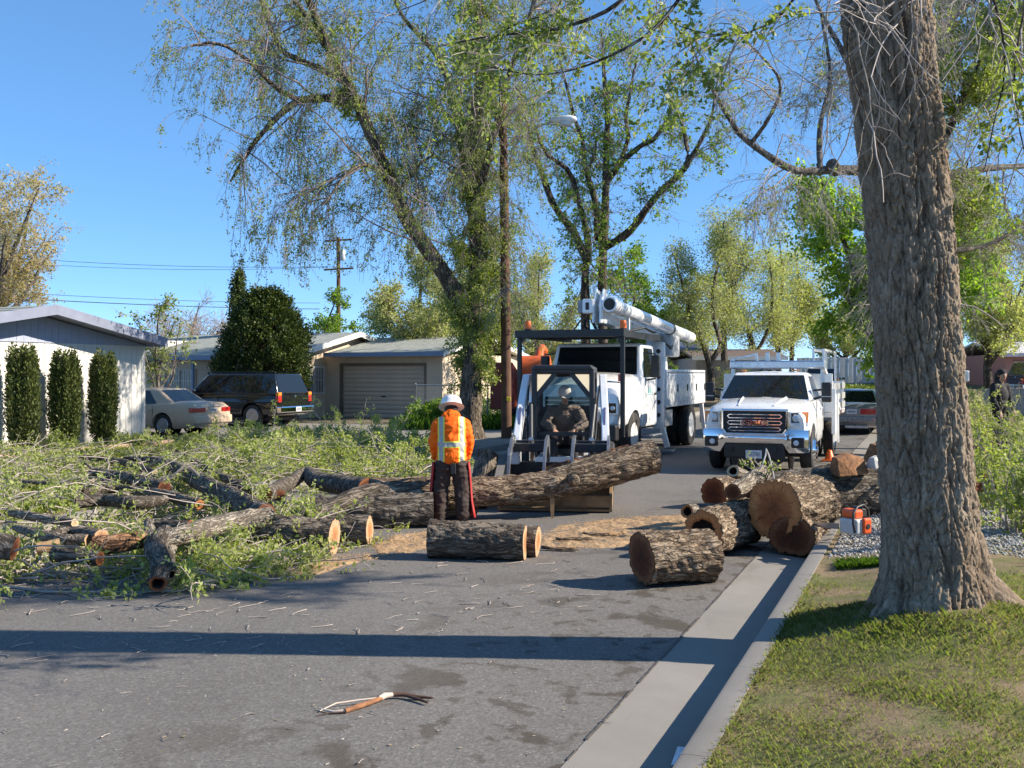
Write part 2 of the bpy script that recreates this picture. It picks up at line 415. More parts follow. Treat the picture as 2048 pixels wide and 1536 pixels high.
def sheet(name, ts, ss, zf, mat, kind='structure'):
    T, S = np.meshgrid(ts, ss); Z = zf(T, S)
    V = np.stack([T, S, Z], -1).reshape(-1, 3); a, b = T.shape
    idx = np.arange(a*b).reshape(a, b)
    F = np.stack([idx[:-1, :-1], idx[:-1, 1:], idx[1:, 1:], idx[1:, :-1]], -1).reshape(-1, 4)
    o = mesh_np(name, V, F, mat, smooth=True); o.rotation_euler = (0, 0, ROAD); return tag(o, kind=kind)
def rz(T, S): return rise(T*UC+S*US, S*UC-T*US)
far_s = np.concatenate([np.linspace(-30, 40, 15), np.linspace(42, 100, 30), np.linspace(120, 900, 14)])
sheet('ground', np.concatenate([np.linspace(-900, -60, 15), np.linspace(-50, 60, 45), np.linspace(80, 900, 15)]), far_s, lambda T, S: rz(T, S)-0.03, EARTHM)
ss = np.concatenate([np.linspace(-8, 44, 27), np.linspace(45, 100, 28), [120, 160, 220]])
sheet('road', np.linspace(-9.4, -1.62, 5), ss, lambda T, S: rz(T, S), ASPH)
sheet('gutter', np.linspace(-1.64, -1.07, 4), ss, lambda T, S: rz(T, S)+0.005-0.03*(T+1.64)/0.57, CONC)
sheet('gutter', np.linspace(-10.0, -9.38, 4), ss, lambda T, S: rz(T, S)+0.005-0.02*(-9.38-T)/0.62, CONC)
sm_ = MB(); g_ = random.Random(8)
for i in range(420):
    y0 = -4+i*.15; sm_.box(-1.643-g_.uniform(0, .006), -1.638+g_.uniform(0, .008), y0, y0+.155, .0045+float(rz(-1.64, y0)), .0085+float(rz(-1.64, y0))) if g_.random() < .9 and y0 < 44 else None
o = sm_.build('gutter_joint', plain('joint_dirt', (.10, .088, .075), .95, var=.5, scale=20)); o.rotation_euler = (0, 0, ROAD); tag(o, kind='structure')
def kerb(t_face, t_back, top):
    mb = MB(); sg = 1 if t_back > t_face else -1; y = -6.0
    rr = random.Random(2)
    while y < 60:
        y1 = y+1.52; r0 = float(rz(t_back, y)); r1 = float(rz(t_back, y1))
        prof = [(t_face-0.02*sg, -0.1), (t_face, top-0.03), (t_face+0.012*sg, top-0.008), (t_face+0.035*sg, top), (t_back, top+0.002), (t_back, -0.1)]
        j = rr.uniform(-0.003, 0.003)
        mb.loft([[(p[0]+j, y+0.002, p[1]+r0) for p in prof], [(p[0]+j, y1-0.002, p[1]+r1) for p in prof]]); y = y1
    o = mb.build('kerb', CONC, smooth=40); o.rotation_euler = (0, 0, ROAD); return tag(o, kind='structure')
kerb(-1.07, -0.92, 0.145); kerb(-10.0, -10.15, 0.145)
sheet('lawn', np.concatenate([np.linspace(-0.92, 3.2, 84), np.linspace(3.4, 40, 40)]), np.concatenate([np.linspace(-1, 16, 200), np.linspace(16.5, 100, 60)]), lawn_z, LAWNM)
sheet('lawn', np.linspace(-40, -10.14, 30), np.concatenate([np.linspace(-2, 22.9, 40)]), lambda T, S: 0.14+0.03*hnoise(T, S, 0.7, 1), LAWNM)
sheet('lawn', np.linspace(-45, -10.14, 30), np.concatenate([np.linspace(31.6, 100, 50)]), lambda T, S: 0.13+0.03*hnoise(T, S, 0.7, 1)+rz(T, S), EARTHM)
sheet('driveway', np.linspace(-34, -10.14, 8), np.linspace(22.85, 31.65, 6), lambda T, S: 0.125+0*T, CONC)

# ================================================================ white house
def local(o): o.rotation_euler = (0, 0, ROAD); return o
def road_thing(name, label, cat, t, s, z=0.0, turn=0.0, group=None):
    """an Empty whose local x runs across the road and local y along it"""
    return thing(name, label, cat, rd(s, t, z), ROAD+turn, group)
h = thing('white_house', 'white house with vertical board siding, blue-grey gable and three clipped shrubs in front', 'house', rd(17.22, -19.5, 0.1), ROAD)
W0 = (-4.0, 3.98)       # along the wall, local y; ridge at y = 0.33
def gz_(y): return 3.30-0.178*abs(y-0.33)
MB().box(-12, -0.05, W0[0]+.03, W0[1]-.03, 0, 2.55).build('house_core', WALLW, h)
bw = 0.2032; y = W0[0]; tpl = None; k = 0
while y < W0[1]-0.01:
    y1 = min(y+bw, W0[1]); zt = 2.60
    if tpl is None or y1-y < bw-0.01:
        m_ = MB().box(-0.055, 0.0, 0.004, (y1-y)-0.004, 0, zt); b = m_.build('siding_board', WALLW, h, bevel=0.006, seg=1)
        if tpl is None: tpl = b
    else:
        b = link(bpy.data.objects.new('siding_board', tpl.data), h); md = b.modifiers.new('bevel', 'BEVEL'); md.width = 0.006; md.segments = 1
    b.location = (0.004*((k*7) % 3)/3, y, 0)
    g_ = MB(); ya, yb = y+0.004, y1-0.004
    g_.prism([(ya, 2.62), (yb, 2.62), (yb, gz_(yb)-0.02), (ya, gz_(ya)-0.02)], -0.04, 0.018+0.004*((k*5) % 3)/3, 'YZ')
    g_.build('gable_board', GABLE, h); y = y1; k += 1
MB().box(-0.06, 0.03, W0[0], W0[1], 2.595, 2.625).build('trim_strip', GABLE, h)
MB().box(-0.07, 0.022, W0[1]-0.09, W0[1]+0.03, 0, 2.6).build('corner_board', WALLW, h, bevel=0.006)
rf = MB()
for sg, ye in ((1, 4.0), (-1, -4.3)):
    yr = 0.33
    rf.prism([(yr, gz_(yr)), (yr, gz_(yr)+0.14), (ye, gz_(ye)+0.14), (ye, gz_(ye))], -12.4, 0.74, 'YZ')
rf.build('roof', FASC, h)
fb = MB()
for ye in (4.02, -4.32):
    yr = 0.33
    fb.prism([(yr, gz_(yr)-0.07), (yr, gz_(yr)+0.17), (ye, gz_(ye)+0.17), (ye, gz_(ye)-0.07)], 0.735, 0.78, 'YZ')
fb.box(-12.4, 0.735, 4.002, 4.04, gz_(4.02)-0.06, gz_(4.02)+0.155)
fb.build('fascia_board', FASC, h, bevel=0.005)
sh = MB()
for ye in (3.99, -4.28):
    yr = 0.33
    for i in range(9):
        a, b = yr+(ye-yr)*i/9, yr+(ye-yr)*(i+1)/9
        sh.prism([(a, gz_(a)+0.142), (a, gz_(a)+0.152), (b, gz_(b)+0.165), (b, gz_(b)+0.142)], -12.35, 0.73, 'YZ')
sh.build('shingle_courses', ROOFM, h)
ed = road_thing('planter_edging', 'low row of pinkish edging blocks below the clipped shrubs', 'edging', -18.0, 17, 0.12)
rr = random.Random(4)
e0 = MB().box(-0.07, 0.07, -0.19, 0.19, 0, 0.13).build('brick', plain('edging_block', (0.42, 0.29, 0.21), 0.9, var=0.3, scale=5, bump=0.4), ed, bevel=0.012)
for i in range(15):
    b = e0 if i == 0 else e0.copy()
    if i: link(b, ed)
    b.location = (rr.uniform(-.012, .012), -2.2+0.4*i, rr.uniform(-.01, .01)); b.rotation_euler = (0, 0, rr.uniform(-.04, .04))

# ================================================================ beige house with garage
h = thing('beige_house', 'beige stucco house with a garage and pale shingle roof behind the parked cars', 'house', rd(36.5, -20.9, 0.1), ROAD)
# local x across the road (t+20.9), local y along it (s-36.5)
MB().box(-2.8, -1.96, 0, 9.0, 0, 2.7).box(1.97, 2.8, 0, 9, 0, 2.7).box(-1.96, 1.97, 0, 9, 2.22, 2.7).box(-1.96, 1.97, 0.3, 9, 0, 2.22).build('garage_wall', BEIGE, h)
MB().box(-17, -2.8, -2.5, 7.2, 0, 2.55).build('wall', BEIGE, h)
gd = MB().box(-1.96, 1.97, 0.16, 0.2, 0, 2.22).build('garage_door', DOORM, h)
s0 = MB().prism([(0.17, 0.004), (0.125, 0.02), (0.11, 0.09), (0.125, 0.17), (0.17, 0.183)], -1.94, 1.95, 'YZ').build('slat', DOORM, gd)
for i in range(1, 12):
    b = s0.copy(); link(b, gd); b.location = (0, 0.003*(i % 2), 0.185*i)
MB().box(-0.1, 0.1, 0.085, 0.12, 0.9, 0.95).build('handle', DARKM, gd)
fr = MB(); fr.box(-2.06, -1.96, -0.02, 0.1, 0, 2.3); fr.box(1.97, 2.07, -0.02, 0.1, 0, 2.3); fr.box(-2.06, 2.07, -0.022, 0.1, 2.22, 2.32); fr.build('door_frame', plain('brown_frame', (.20, .15, .11), .7), h)
def gr(y): return 2.60+0.175*(y+0.55)
MB().prism([(-0.55, 2.60), (-0.55, 2.74), (4.0, gr(4.0)+0.14), (4.0, gr(4.0))], -2.4, 3.1, 'YZ').prism([(4.0, gr(4.0)), (4.0, gr(4.0)+0.14), (9.4, 2.7), (9.4, 2.56)], -2.4, 3.1, 'YZ').build('garage_roof', ROOFM, h)
MB().box(-2.5, 3.14, -0.6, -0.555, 2.58, 2.76).box(3.105, 3.15, -0.6, -0.5, 2.56, 2.76).build('garage_fascia', BLUEF, h)
MB().prism([(-0.55, 2.6), (-0.55, 2.74), (4.0, gr(4)+.14), (9.4, 2.7), (9.4, 2.5), (4.0, gr(4)-.06)], 2.75, 3.12, 'YZ').build('rake_board', FLASH, h)
def gm(y): return 2.5+0.21*(y+3.1) if y < 2.1 else 2.5+0.21*(7.3-y)
MB().prism([(-3.1, 2.5), (-3.1, 2.63), (2.1, gm(2.1)+0.13), (2.1, gm(2.1))], -17.5, -2.32, 'YZ').prism([(2.1, gm(2.1)), (2.1, gm(2.1)+.13), (7.3, 2.63), (7.3, 2.5)], -17.5, -2.32, 'YZ').build('roof', ROOFM, h)
MB().prism([(-2.5, 2.55), (2.1, gm(2.1)-0.02), (6.7, 2.55)], -2.9, -2.805, 'YZ').build('gable', BEIGE, h)
MB().prism([(-3.15, 2.44), (-3.15, 2.66), (2.1, gm(2.1)+0.16), (2.1, gm(2.1)-0.07)], -2.315, -2.27, 'YZ').prism([(2.1, gm(2.1)-0.07), (2.1, gm(2.1)+.16), (7.35, 2.66), (7.35, 2.44)], -2.315, -2.27, 'YZ').build('gable_fascia', FLASH, h)
MB().box(-17.5, -2.32, -3.15, -3.105, 2.44, 2.64).build('eave_fascia', BLUEF, h)
MB().box(-13.5, -10.5, -1.2, 1.6, gm(-1.2)+0.1, gm(1.6)-0.12, Matrix.Rotation(0, 3, 'X')).build('roof_patch', FLASH, h)
for px_ in (-7.4, -11.6): MB().box(px_, px_+0.1, -3.0, -2.9, 0, 2.46).build('porch_post', BLUEF, h)
def window(parent, mk, w_, h_, bars, frame=FLASH, bar=FLASH):
    """mk maps (u, v, out) -> local point; bars True adds a security grille"""
    def bx(mb, u0, u1, v0, v1, o0, o1):
        P = [mk(u, v, o) for o in (o0, o1) for u, v in ((u0, v0), (u1, v0), (u1, v1), (u0, v1))]
        mb.add(P, [(0,3,2,1),(4,5,6,7),(0,1,5,4),(1,2,6,5),(2,3,7,6),(3,0,4,7)])
    f = MB(); t = 0.06
    bx(f, -t, 0, -t, h_+t, 0, 0.05); bx(f, w_, w_+t, -t, h_+t, 0, 0.05); bx(f, 0, w_, -t, 0, 0, 0.05); bx(f, 0, w_, h_, h_+t, 0, 0.05); bx(f, w_/2-.02, w_/2+.02, 0, h_, 0, 0.045)
    wn = f.build('window', frame, parent)
    p = MB(); bx(p, 0, w_/2-.02, 0, h_, 0.005, 0.02); p.build('pane', GLASS, wn); p = MB(); bx(p, w_/2+.02, w_, 0, h_, 0.005, 0.02); p.build('pane', GLASS, wn)
    if bars:
        g = MB(); n = int(w_/0.12)
        for i in range(n+1): bx(g, i*w_/n-.011, i*w_/n+.011, -0.05, h_+0.05, 0.09, 0.112)
        for v in (-0.03, h_*0.5, h_+0.01): bx(g, -0.04, w_+0.04, v, v+0.02, 0.112, 0.122)
        g.build('security_bars', bar, wn)
window(h, lambda u, v, o: (-2.8+o, -1.5+u, 1.08+v), 1.35, 1.05, True)
window(h, lambda u, v, o: (-9.15+u, -2.5-o, 1.1+v), 1.55, 0.92, True, BEIGE)
window(h, lambda u, v, o: (-14.2+u, -2.5-o, 1.1+v), 1.3, 0.92, True, BEIGE)
MB().lathe([(0.07, 0), (0.07, 0.35), (0.11, 0.36), (0.11, 0.44), (0.02, 0.46)], (-5.2, 1.2, gm(1.2)+0.1)).build('roof_vent', FLASH, h, smooth=40)

# chain-link fence from the garage corner
def chain_fence(name, label, t0, t1, s_, hgt, posts, zb=0.12):
    f = road_thing(name, label, 'fence', t0, s_, zb); L = t1-t0
    for i in range(posts):
        x = L*i/(posts-1); MB().lathe([(0.03, 0), (0.03, hgt+0.03), (0.036, hgt+.035), (0.01, hgt+.07)], (x, 0, 0), n=8).build('post', GALV, f, smooth=50)
    MB().tube([(0, 0, hgt), (L, 0, hgt)], 0.021, 8).build('top_rail', GALV, f, smooth=50)
    P = []; st = 0.075
    n = int((L+hgt)/st)
    for i in range(n):
        for sg in (1, -1):
            x0 = -hgt+i*st if sg > 0 else i*st
            a, b = (x0, 0.04), (x0+sg*hgt, hgt)
            xs = sorted((max(0, min(L, a[0])), max(0, min(L, b[0]))))
            if xs[1]-xs[0] < 0.02: continue
            z = lambda x: a[1]+(x-a[0])*(b[1]-a[1])/(b[0]-a[0])
            P.append([[xs[0], 0.004*sg, z(xs[0])], [xs[1], 0.004*sg, z(xs[1])]])
    V, F = tubes(np.array(P, float), np.full((len(P), 2), 0.0032), 3)
    tag(mesh_np('wire_mesh', V, F, GALV, f), kind='stuff'); return f
chain_fence('chain_link_fence', 'grey chain-link fence running from the beige garage corner past the elm', -17.9, -11.9, 33.8, 1.42, 5)

# ================================================================ far houses and fences
BRICKO = plain('orange_brick', (0.40, 0.13, 0.06), 0.85, var=0.25, scale=4)
PINKW = plain('pink_wall', (0.45, 0.22, 0.18), 0.85, var=0.15)
TANW = plain('tan_wall', (0.42, 0.36, 0.30), 0.85, var=0.15)
BROWNR = plain('brown_roof', (0.13, 0.09, 0.075), 0.85, var=0.3)
BLUER = plain('blue_roof', (0.07, 0.09, 0.15), 0.7, var=0.2)
def far_house(name, label, x0, x1, y, depth, zb, zw, zr, wall, roof, wins=(), ov=0.4, fasc=None):
    """front wall along x at y; ridge along x"""
    o = thing(name, label, 'house', ((x0+x1)/2, y, zb)); L = (x1-x0)/2
    MB().box(-L, L, 0, depth, 0, zw-zb).build('wall', wall, o)
    MB().prism([(-ov, zw-zb-0.1), (-ov, zw-zb+0.06), (depth/2, zr-zb+0.12), (depth+ov, zw-zb+0.06), (depth+ov, zw-zb-.1), (depth/2, zr-zb)], -L-ov, L+ov, 'YZ').build('roof', roof, o)
    MB().box(-L-ov-.01, L+ov+.01, -ov-0.05, -ov-0.002, zw-zb-0.16, zw-zb+0.08).build('fascia', fasc or FLASH, o)
    for (u, wd, v, hh) in wins: window(o, lambda a, b, q, u=u, v=v: (u+a, -q, v+b), wd, hh, False)
    return o
far_house('orange_house', 'low orange house far off behind the white mail truck', 29.0, 33.4, 70, 8, 1.2, 3.2, 3.9, BRICKO, BROWNR, [(-1.2, 0.9, 0.75, 0.75)])
far_house('pink_house', 'pink house with pale flat-pitched roof at the right edge behind the dark car', 30.6, 40, 62, 7, 0.9, 3.2, 3.95, PINKW, plain('pale_roof', (0.55, 0.53, 0.5), 0.8, var=0.1), [(2.0, 1.2, 0.9, 1.0)], fasc=plain('lilac_fascia', (0.42, 0.40, 0.52), 0.7))
far_house('tan_house', 'tan house with brown roof edge glimpsed between the two white trucks', 11.5, 16.6, 62, 8, 1.0, 3.0, 3.5, TANW, BROWNR, [(-1.0, 1.2, 0.8, 0.9)])
far_house('blue_roofed_house', 'small house with dark blue roof behind the bucket truck body', 9.6, 13.2, 70, 7, 1.2, 3.35, 4.3, TANW, BLUER)
far_house('grey_house', 'pale house half hidden by shrubs behind the orange chipper', 1.2, 6.5, 58, 8, 0.4, 2.9, 3.9, plain('pale_stucco', (0.50, 0.47, 0.43), 0.9), ROOFM, [(-1.6, 1.1, 1.0, 1.0), (0.8, 1.1, 1.0, 1.0)])
# panel fence
def panel_fence(name, label, a, b, hgt, n, mat, zb):
    a, b = Vector(a), Vector(b); L = (b-a).length; f = thing(name, label, 'fence', (a.x, a.y, zb), math.atan2(b.y-a.y, b.x-a.x))
    p0 = MB().box(0.006, L/n-0.006, -0.012, 0.012, 0.05, hgt).build('panel', mat, f, bevel=0.006, seg=1)
    for i in range(1, n):
        q = p0.copy(); link(q, f); q.location = (L*i/n, 0.012*(i % 2), 0.015*((i*7) % 3))
    MB().box(0, L, 0.02, 0.06, 0.3, 0.39).box(0, L, 0.02, 0.06, hgt-0.3, hgt-0.21).build('rail', mat, f)
    return f
panel_fence('white_fence', 'tall pale vertical-board fence beyond the grey sedan', (20.5, 72, 0), (31.0, 72, 0), 1.85, 34, plain('fence_white', (0.50, 0.51, 0.53), 0.7, var=0.12), 1.3)
panel_fence('picket_fence', 'weathered grey picket fence beside the person in black', (19.5, 41.5, 0), (27, 39.8, 0), 1.15, 52, plain('fence_grey', (0.30, 0.29, 0.28), 0.85, var=0.3), 0.2)
panel_fence('wooden_fence', 'bare wooden board fence behind the bucket truck tail', (10.3, 56, 0), (13.2, 56, 0), 2.0, 20, plain('fence_wood', (0.36, 0.25, 0.16), 0.85, var=0.3), 0.7)
# ================================================================ trees
BARK_ELM = bark_mat('elm_bark', (0.040, 0.030, 0.022), (0.15, 0.115, 0.085), (0.28, 0.235, 0.18), (11, 11, 2.6), 0.8)
BARK_DARK = bark_mat('dark_bark', (0.028, 0.022, 0.017), (0.10, 0.078, 0.06), (0.19, 0.155, 0.125), (9, 9, 2.2), 0.7)
BARK_GREY = bark_mat('grey_bark', (0.05, 0.042, 0.036), (0.15, 0.13, 0.11), (0.27, 0.24, 0.21), (10, 10, 2.4), 0.6)
TWIG = plain('twig_bark', (0.27, 0.21, 0.20), 0.85, var=0.35, scale=3)
TWIGL = plain('pale_twig', (0.40, 0.34, 0.30), 0.85, var=0.3, scale=3)
LEAF_ELM = leaf_mat('elm_leaf', [(0.12, 0.165, 0.042), (0.20, 0.255, 0.065), (0.31, 0.36, 0.11), (0.24, 0.28, 0.11)])
LEAF_YEL = leaf_mat('spring_leaf', [(0.20, 0.25, 0.065), (0.28, 0.33, 0.09), (0.36, 0.40, 0.13), (0.26, 0.28, 0.10)])
LEAF_GRN = leaf_mat('green_leaf', [(0.08, 0.15, 0.022), (0.14, 0.24, 0.034), (0.22, 0.34, 0.05), (0.27, 0.36, 0.07)], 0.55)
LEAF_OLV = leaf_mat('olive_leaf', [(0.25, 0.27, 0.13), (0.35, 0.37, 0.17), (0.42, 0.43, 0.21), (0.31, 0.32, 0.16)])
LEAF_LIM = leaf_mat('lime_leaf', [(0.30, 0.32, 0.13), (0.42, 0.44, 0.18), (0.50, 0.51, 0.24), (0.38, 0.38, 0.19)])
LEAF_GLD = leaf_mat('golden_leaf', [(0.36, 0.27, 0.12), (0.47, 0.37, 0.19), (0.54, 0.46, 0.26), (0.40, 0.36, 0.18)])
LEAF_DRK = leaf_mat('dark_leaf', [(0.02, 0.036, 0.009), (0.038, 0.06, 0.013), (0.065, 0.092, 0.02), (0.11, 0.135, 0.03)], 0.15)
LEAF_CYP = leaf_mat('conifer_leaf', [(0.045, 0.065, 0.017), (0.08, 0.105, 0.028), (0.13, 0.155, 0.045), (0.10, 0.10, 0.04)], 0.15)

def limb_set(limbs, m=26, wig=0.03, seed=0):
    g = np.random.default_rng(seed); P = []; Rr = []
    for pts, r in limbs:
        q, u = smooth_path(pts, m); q = q+np.cumsum(g.normal(size=q.shape)*wig, axis=0)*np.linspace(0, 1, m)[:, None]*0.5
        rr = np.interp(u, np.linspace(0, 1, len(r)), r); P.append(q); Rr.append(rr)
    return np.array(P), np.array(Rr)
def tree(name, label, base, limbs, bark, leafm, seed, l1, l2, leaves, l3=None, twigm=None, group=None, cat='tree', m=26, sides=9, rmin=0.006, extra=None, wig=0.03):
    """limbs -> branches (l1) -> twigs (l2) [-> fine twigs (l3)] -> leaf blades"""
    g = np.random.default_rng(seed); base = np.array(base, float)
    t = thing(name, label, cat, tuple(base), 0, group)
    P, Rr = limb_set(limbs, m, wig, seed)
    bump_ = 1+0.06*g.normal(size=Rr.shape)
    V, F = tubes(P-base, Rr*bump_, sides); mesh_np('trunk', V, F, bark, t, smooth=True)
    lens = np.linalg.norm(np.diff(P, axis=1), axis=2).sum(1)*Rr.mean(1)**0.35
    A, la = sprout(g, P, wt=lens, **l1)
    B, lb = sprout(g, A, **l2)
    def rad(le, f, mm): return np.maximum(rmin, (le*f)[:, None]*np.linspace(1, 0.35, mm)[None])
    parts = [tubes(A-base, rad(la, 0.012, A.shape[1]), 4), tubes(B-base, rad(lb, 0.006, B.shape[1])*0.9, 3)]
    ends = B
    if l3:
        C, lc = sprout(g, B, **l3); parts.append(tubes(C-base, rad(lc, 0.004, C.shape[1])*0.7, 3)); ends = C
    V, F = join_np(parts); mesh_np('branches', V, F, twigm or TWIG, t)
    LP = [leaves_on(g, ends-base, **leaves)]
    if extra:
        for e in extra: LP.append(e(g, P, base))
    V, F = join_np(LP); mesh_np('crown', V, F, leafm, t)
    return t

# ---------------------------------------------------------------- the leaning elm by the lamp pole
D = 28.4
def px_path(d, *pts): return [pix(a, b, d+(c if len(p) > 2 else 0)) for p in pts for a, b, c in [(p[0], p[1], p[2] if len(p) > 2 else 0)]]
elm_limbs = [
    (px_path(D, (945, 890), (942, 800), (948, 640), (955, 520, .1), (955, 400, .2), (945, 290, .3), (962, 150, .4), (960, 0, .5), (968, -160, .5)), [.40, .31, .27, .23, .20, .165, .13, .09, .05]),
    (px_path(D, (946, 660), (905, 575, -.2), (860, 505, -.4), (815, 440, -.6), (780, 360, -.8), (742, 270, -.9), (712, 205, -1), (670, 130, -1), (635, 50, -1.1), (590, -50, -1.2)), [.25, .24, .21, .20, .18, .15, .13, .10, .07]),
    (px_path(D-1, (715, 205), (655, 197), (592, 205, -.2), (545, 245, -.4), (500, 300, -.6), (465, 370, -.7)), [.12, .11, .09, .06, .03]),
    (px_path(D-1, (695, 165), (640, 138, .5), (590, 118, .8), (555, 98, 1), (530, 40, 1.2), (500, -40, 1.4)), [.11, .09, .07, .05]),
    (px_path(D-1, (600, 203), (545, 170, -.5), (500, 125, -1), (440, 90, -1.3), (380, 95, -1.5)), [.08, .06, .045, .03]),
    (px_path(D-1, (650, 90), (600, 20, .5), (540, -60, .8)), [.09, .07, .05]),
    (px_path(D, (955, 500), (930, 330, 1), (905, 195, 1.4), (870, 105, 1.6), (805, 30, 2), (760, -60, 2.2)), [.15, .12, .09, .07, .04]),
    (px_path(D, (955, 400), (985, 280, -.8), (1020, 150, -1.2), (1060, 40, -1.4), (1090, -90, -1.5)), [.12, .09, .07, .04]),
    (px_path(D, (775, 350, -.8), (730, 330, -2), (690, 350, -2.6), (640, 420, -3)), [.06, .045, .035, .02]),
    (px_path(D, (790, 390, -.8), (840, 330, .8), (880, 300, 1.6)), [.07, .05, .03]),
]
def elm_sprouts(g, P, base):
    A, _ = sprout(g, P[:1, :22], 190, 0.12, 1.0, (35, 85), (0.5, 1.5), 5, 0.16, 0.35, 0.2)
    B, _ = sprout(g, P[1:2], 34, 0.42, 0.95, (40, 90), (0.4, 1.1), 5, 0.2, 0.2, 0.2)
    C = np.concatenate([A, B]); Q, _ = sprout(g, C, 900, 0.2, 1, (25, 70), (0.2, 0.6), 4, 0.2, 0, 0.2)
    E.append(tubes(np.concatenate([C])-base, np.full((len(C), 6), 0.008), 3)); E.append(tubes(Q-base, np.full((len(Q), 5), 0.005), 3))
    E2.append(leaves_on(g, Q-base, 40000, (0.05, 0.11), 0.1, 0.08))
    return leaves_on(g, C-base, 4000, (0.05, 0.09), 0.3, 0.08)
E = []; E2 = []
t = tree('elm_tree', 'tall elm with a long leaning limb, hanging twigs and a shaggy leafy trunk', pix(945, 885, D)[:2]+(0.12,), elm_limbs, BARK_ELM, LEAF_ELM, 3,
         dict(n=210, t0=0.22, t1=1.0, ang=(35, 80), ln=(1.2, 3.4), steps=8, grav=0.05, up=0.25, wob=0.14, taper=0.35),
         dict(n=1500, t0=0.15, t1=1.0, ang=(25, 75), ln=(0.9, 2.4), steps=7, grav=0.30, up=0.0, wob=0.10, taper=0.3),
         dict(n=100000, size=(0.04, 0.085), t0=0.1, spread=0.045, droop=0.5),
         l3=dict(n=9000, t0=0.15, t1=1.0, ang=(20, 60), ln=(0.3, 1.0), steps=5, grav=0.32, wob=0.12, taper=0.2), rmin=0.0055, extra=[elm_sprouts])
V, F = join_np(E); mesh_np('trunk_sprouts', V, F, TWIGL, t); V, F = join_np(E2); mesh_np('sprout_leaves', V, F, LEAF_YEL, t)

# ---------------------------------------------------------------- the many-stemmed cottonwood behind the bucket truck
D = 40.0
cw = [
    (px_path(D, (1207, 850), (1206, 700), (1205, 560), (1207, 480), (1212, 375), (1214, 250), (1209, 190), (1200, 60, 1)), [.26, .22, .19, .17, .15, .12, .09, .04]),
    (px_path(D, (1178, 850), (1172, 700), (1170, 550), (1176, 490, -.2), (1160, 415, -.5), (1143, 352, -.7), (1120, 325, -.9), (1092, 306, -1.2), (1060, 230, -1.4)), [.26, .22, .19, .18, .15, .13, .10, .08, .04]),
    (px_path(D, (1172, 520), (1150, 468, .5), (1130, 440, .8), (1104, 398, 1), (1074, 310, 1.4), (1050, 200, 1.8)), [.17, .15, .14, .12, .09, .04]),
    (px_path(D, (1195, 480), (1192, 410, .3), (1172, 335, .6), (1166, 275, .8), (1150, 230, .8), (1130, 120, 1)), [.15, .13, .11, .09, .07, .03]),
    (px_path(D, (1213, 365), (1244, 324, -.4), (1285, 292, -.8), (1318, 272, -1), (1360, 200, -1.2)), [.13, .12, .10, .08, .03]),
    (px_path(D, (1240, 328, -.4), (1256, 275, 0), (1252, 230, .2), (1270, 120, .4)), [.10, .08, .07, .03]),
    (px_path(D, (1208, 495), (1235, 480, -.5), (1265, 456, -1), (1310, 394, -1.5), (1350, 355, -1.9), (1373, 322, -2), (1363, 262, -2), (1340, 200, -2)), [.16, .15, .145, .135, .125, .10, .06, .04]),
    (px_path(D, (1370, 330, -2), (1398, 288, -2.2), (1425, 230, -2.4), (1440, 150, -2.5)), [.09, .08, .05, .03]),
    (px_path(D, (1173, 350, .6), (1190, 300, .9), (1185, 240, 1)), [.07, .05, .03]),
]
tree('cottonwood_tree', 'dark multi-stemmed tree fanning upward behind the bucket truck', pix(1192, 850, D)[:2]+(0.1,), cw, BARK_DARK, LEAF_GRN, 8,
     dict(n=130, t0=0.25, ang=(30, 70), ln=(1.2, 3.0), steps=7, grav=0.02, up=0.3, wob=0.14, taper=0.4),
     dict(n=1000, t0=0.15, ang=(25, 70), ln=(0.6, 1.6), steps=6, grav=0.14, wob=0.12, taper=0.3),
     dict(n=19000, size=(0.07, 0.13), t0=0.1, spread=0.06, aspect=0.75, droop=0.3),
     l3=dict(n=5000, t0=0.1, ang=(25, 65), ln=(0.25, 0.8), steps=4, grav=0.14, wob=0.15), rmin=0.008, wig=0.035)

# ---------------------------------------------------------------- simple tree maker for the others
def auto_limbs(g, base, hgt, spread, n, r, fork=0.3, lean=(0, 0)):
    base = np.array(base, float); out = []
    top = base+np.array([lean[0], lean[1], hgt])
    f = base+np.array([lean[0]*fork, lean[1]*fork, hgt*fork])
    out.append(([base, (base+f)/2+g.normal(size=3)*0.05, f, f+(top-f)*0.5+g.normal(size=3)*0.25, top], [r*1.25, r, r*0.85, r*0.5, r*0.15]))
    for i in range(n):
        a = 2*PI*(i+g.random()*0.7)/n; u = g.uniform(0.75, 1.15); h0 = f+(top-f)*g.uniform(-0.25, 0.25)*0.5
        e = h0+np.array([math.cos(a)*spread*u, math.sin(a)*spread*u, hgt*(1-fork)*g.uniform(0.45, 0.95)])
        md = h0+(e-h0)*0.45+np.array([0, 0, -hgt*0.03])+g.normal(size=3)*0.15
        out.append(([h0, md, e], [r*0.6, r*0.42, r*0.1]))
    return out
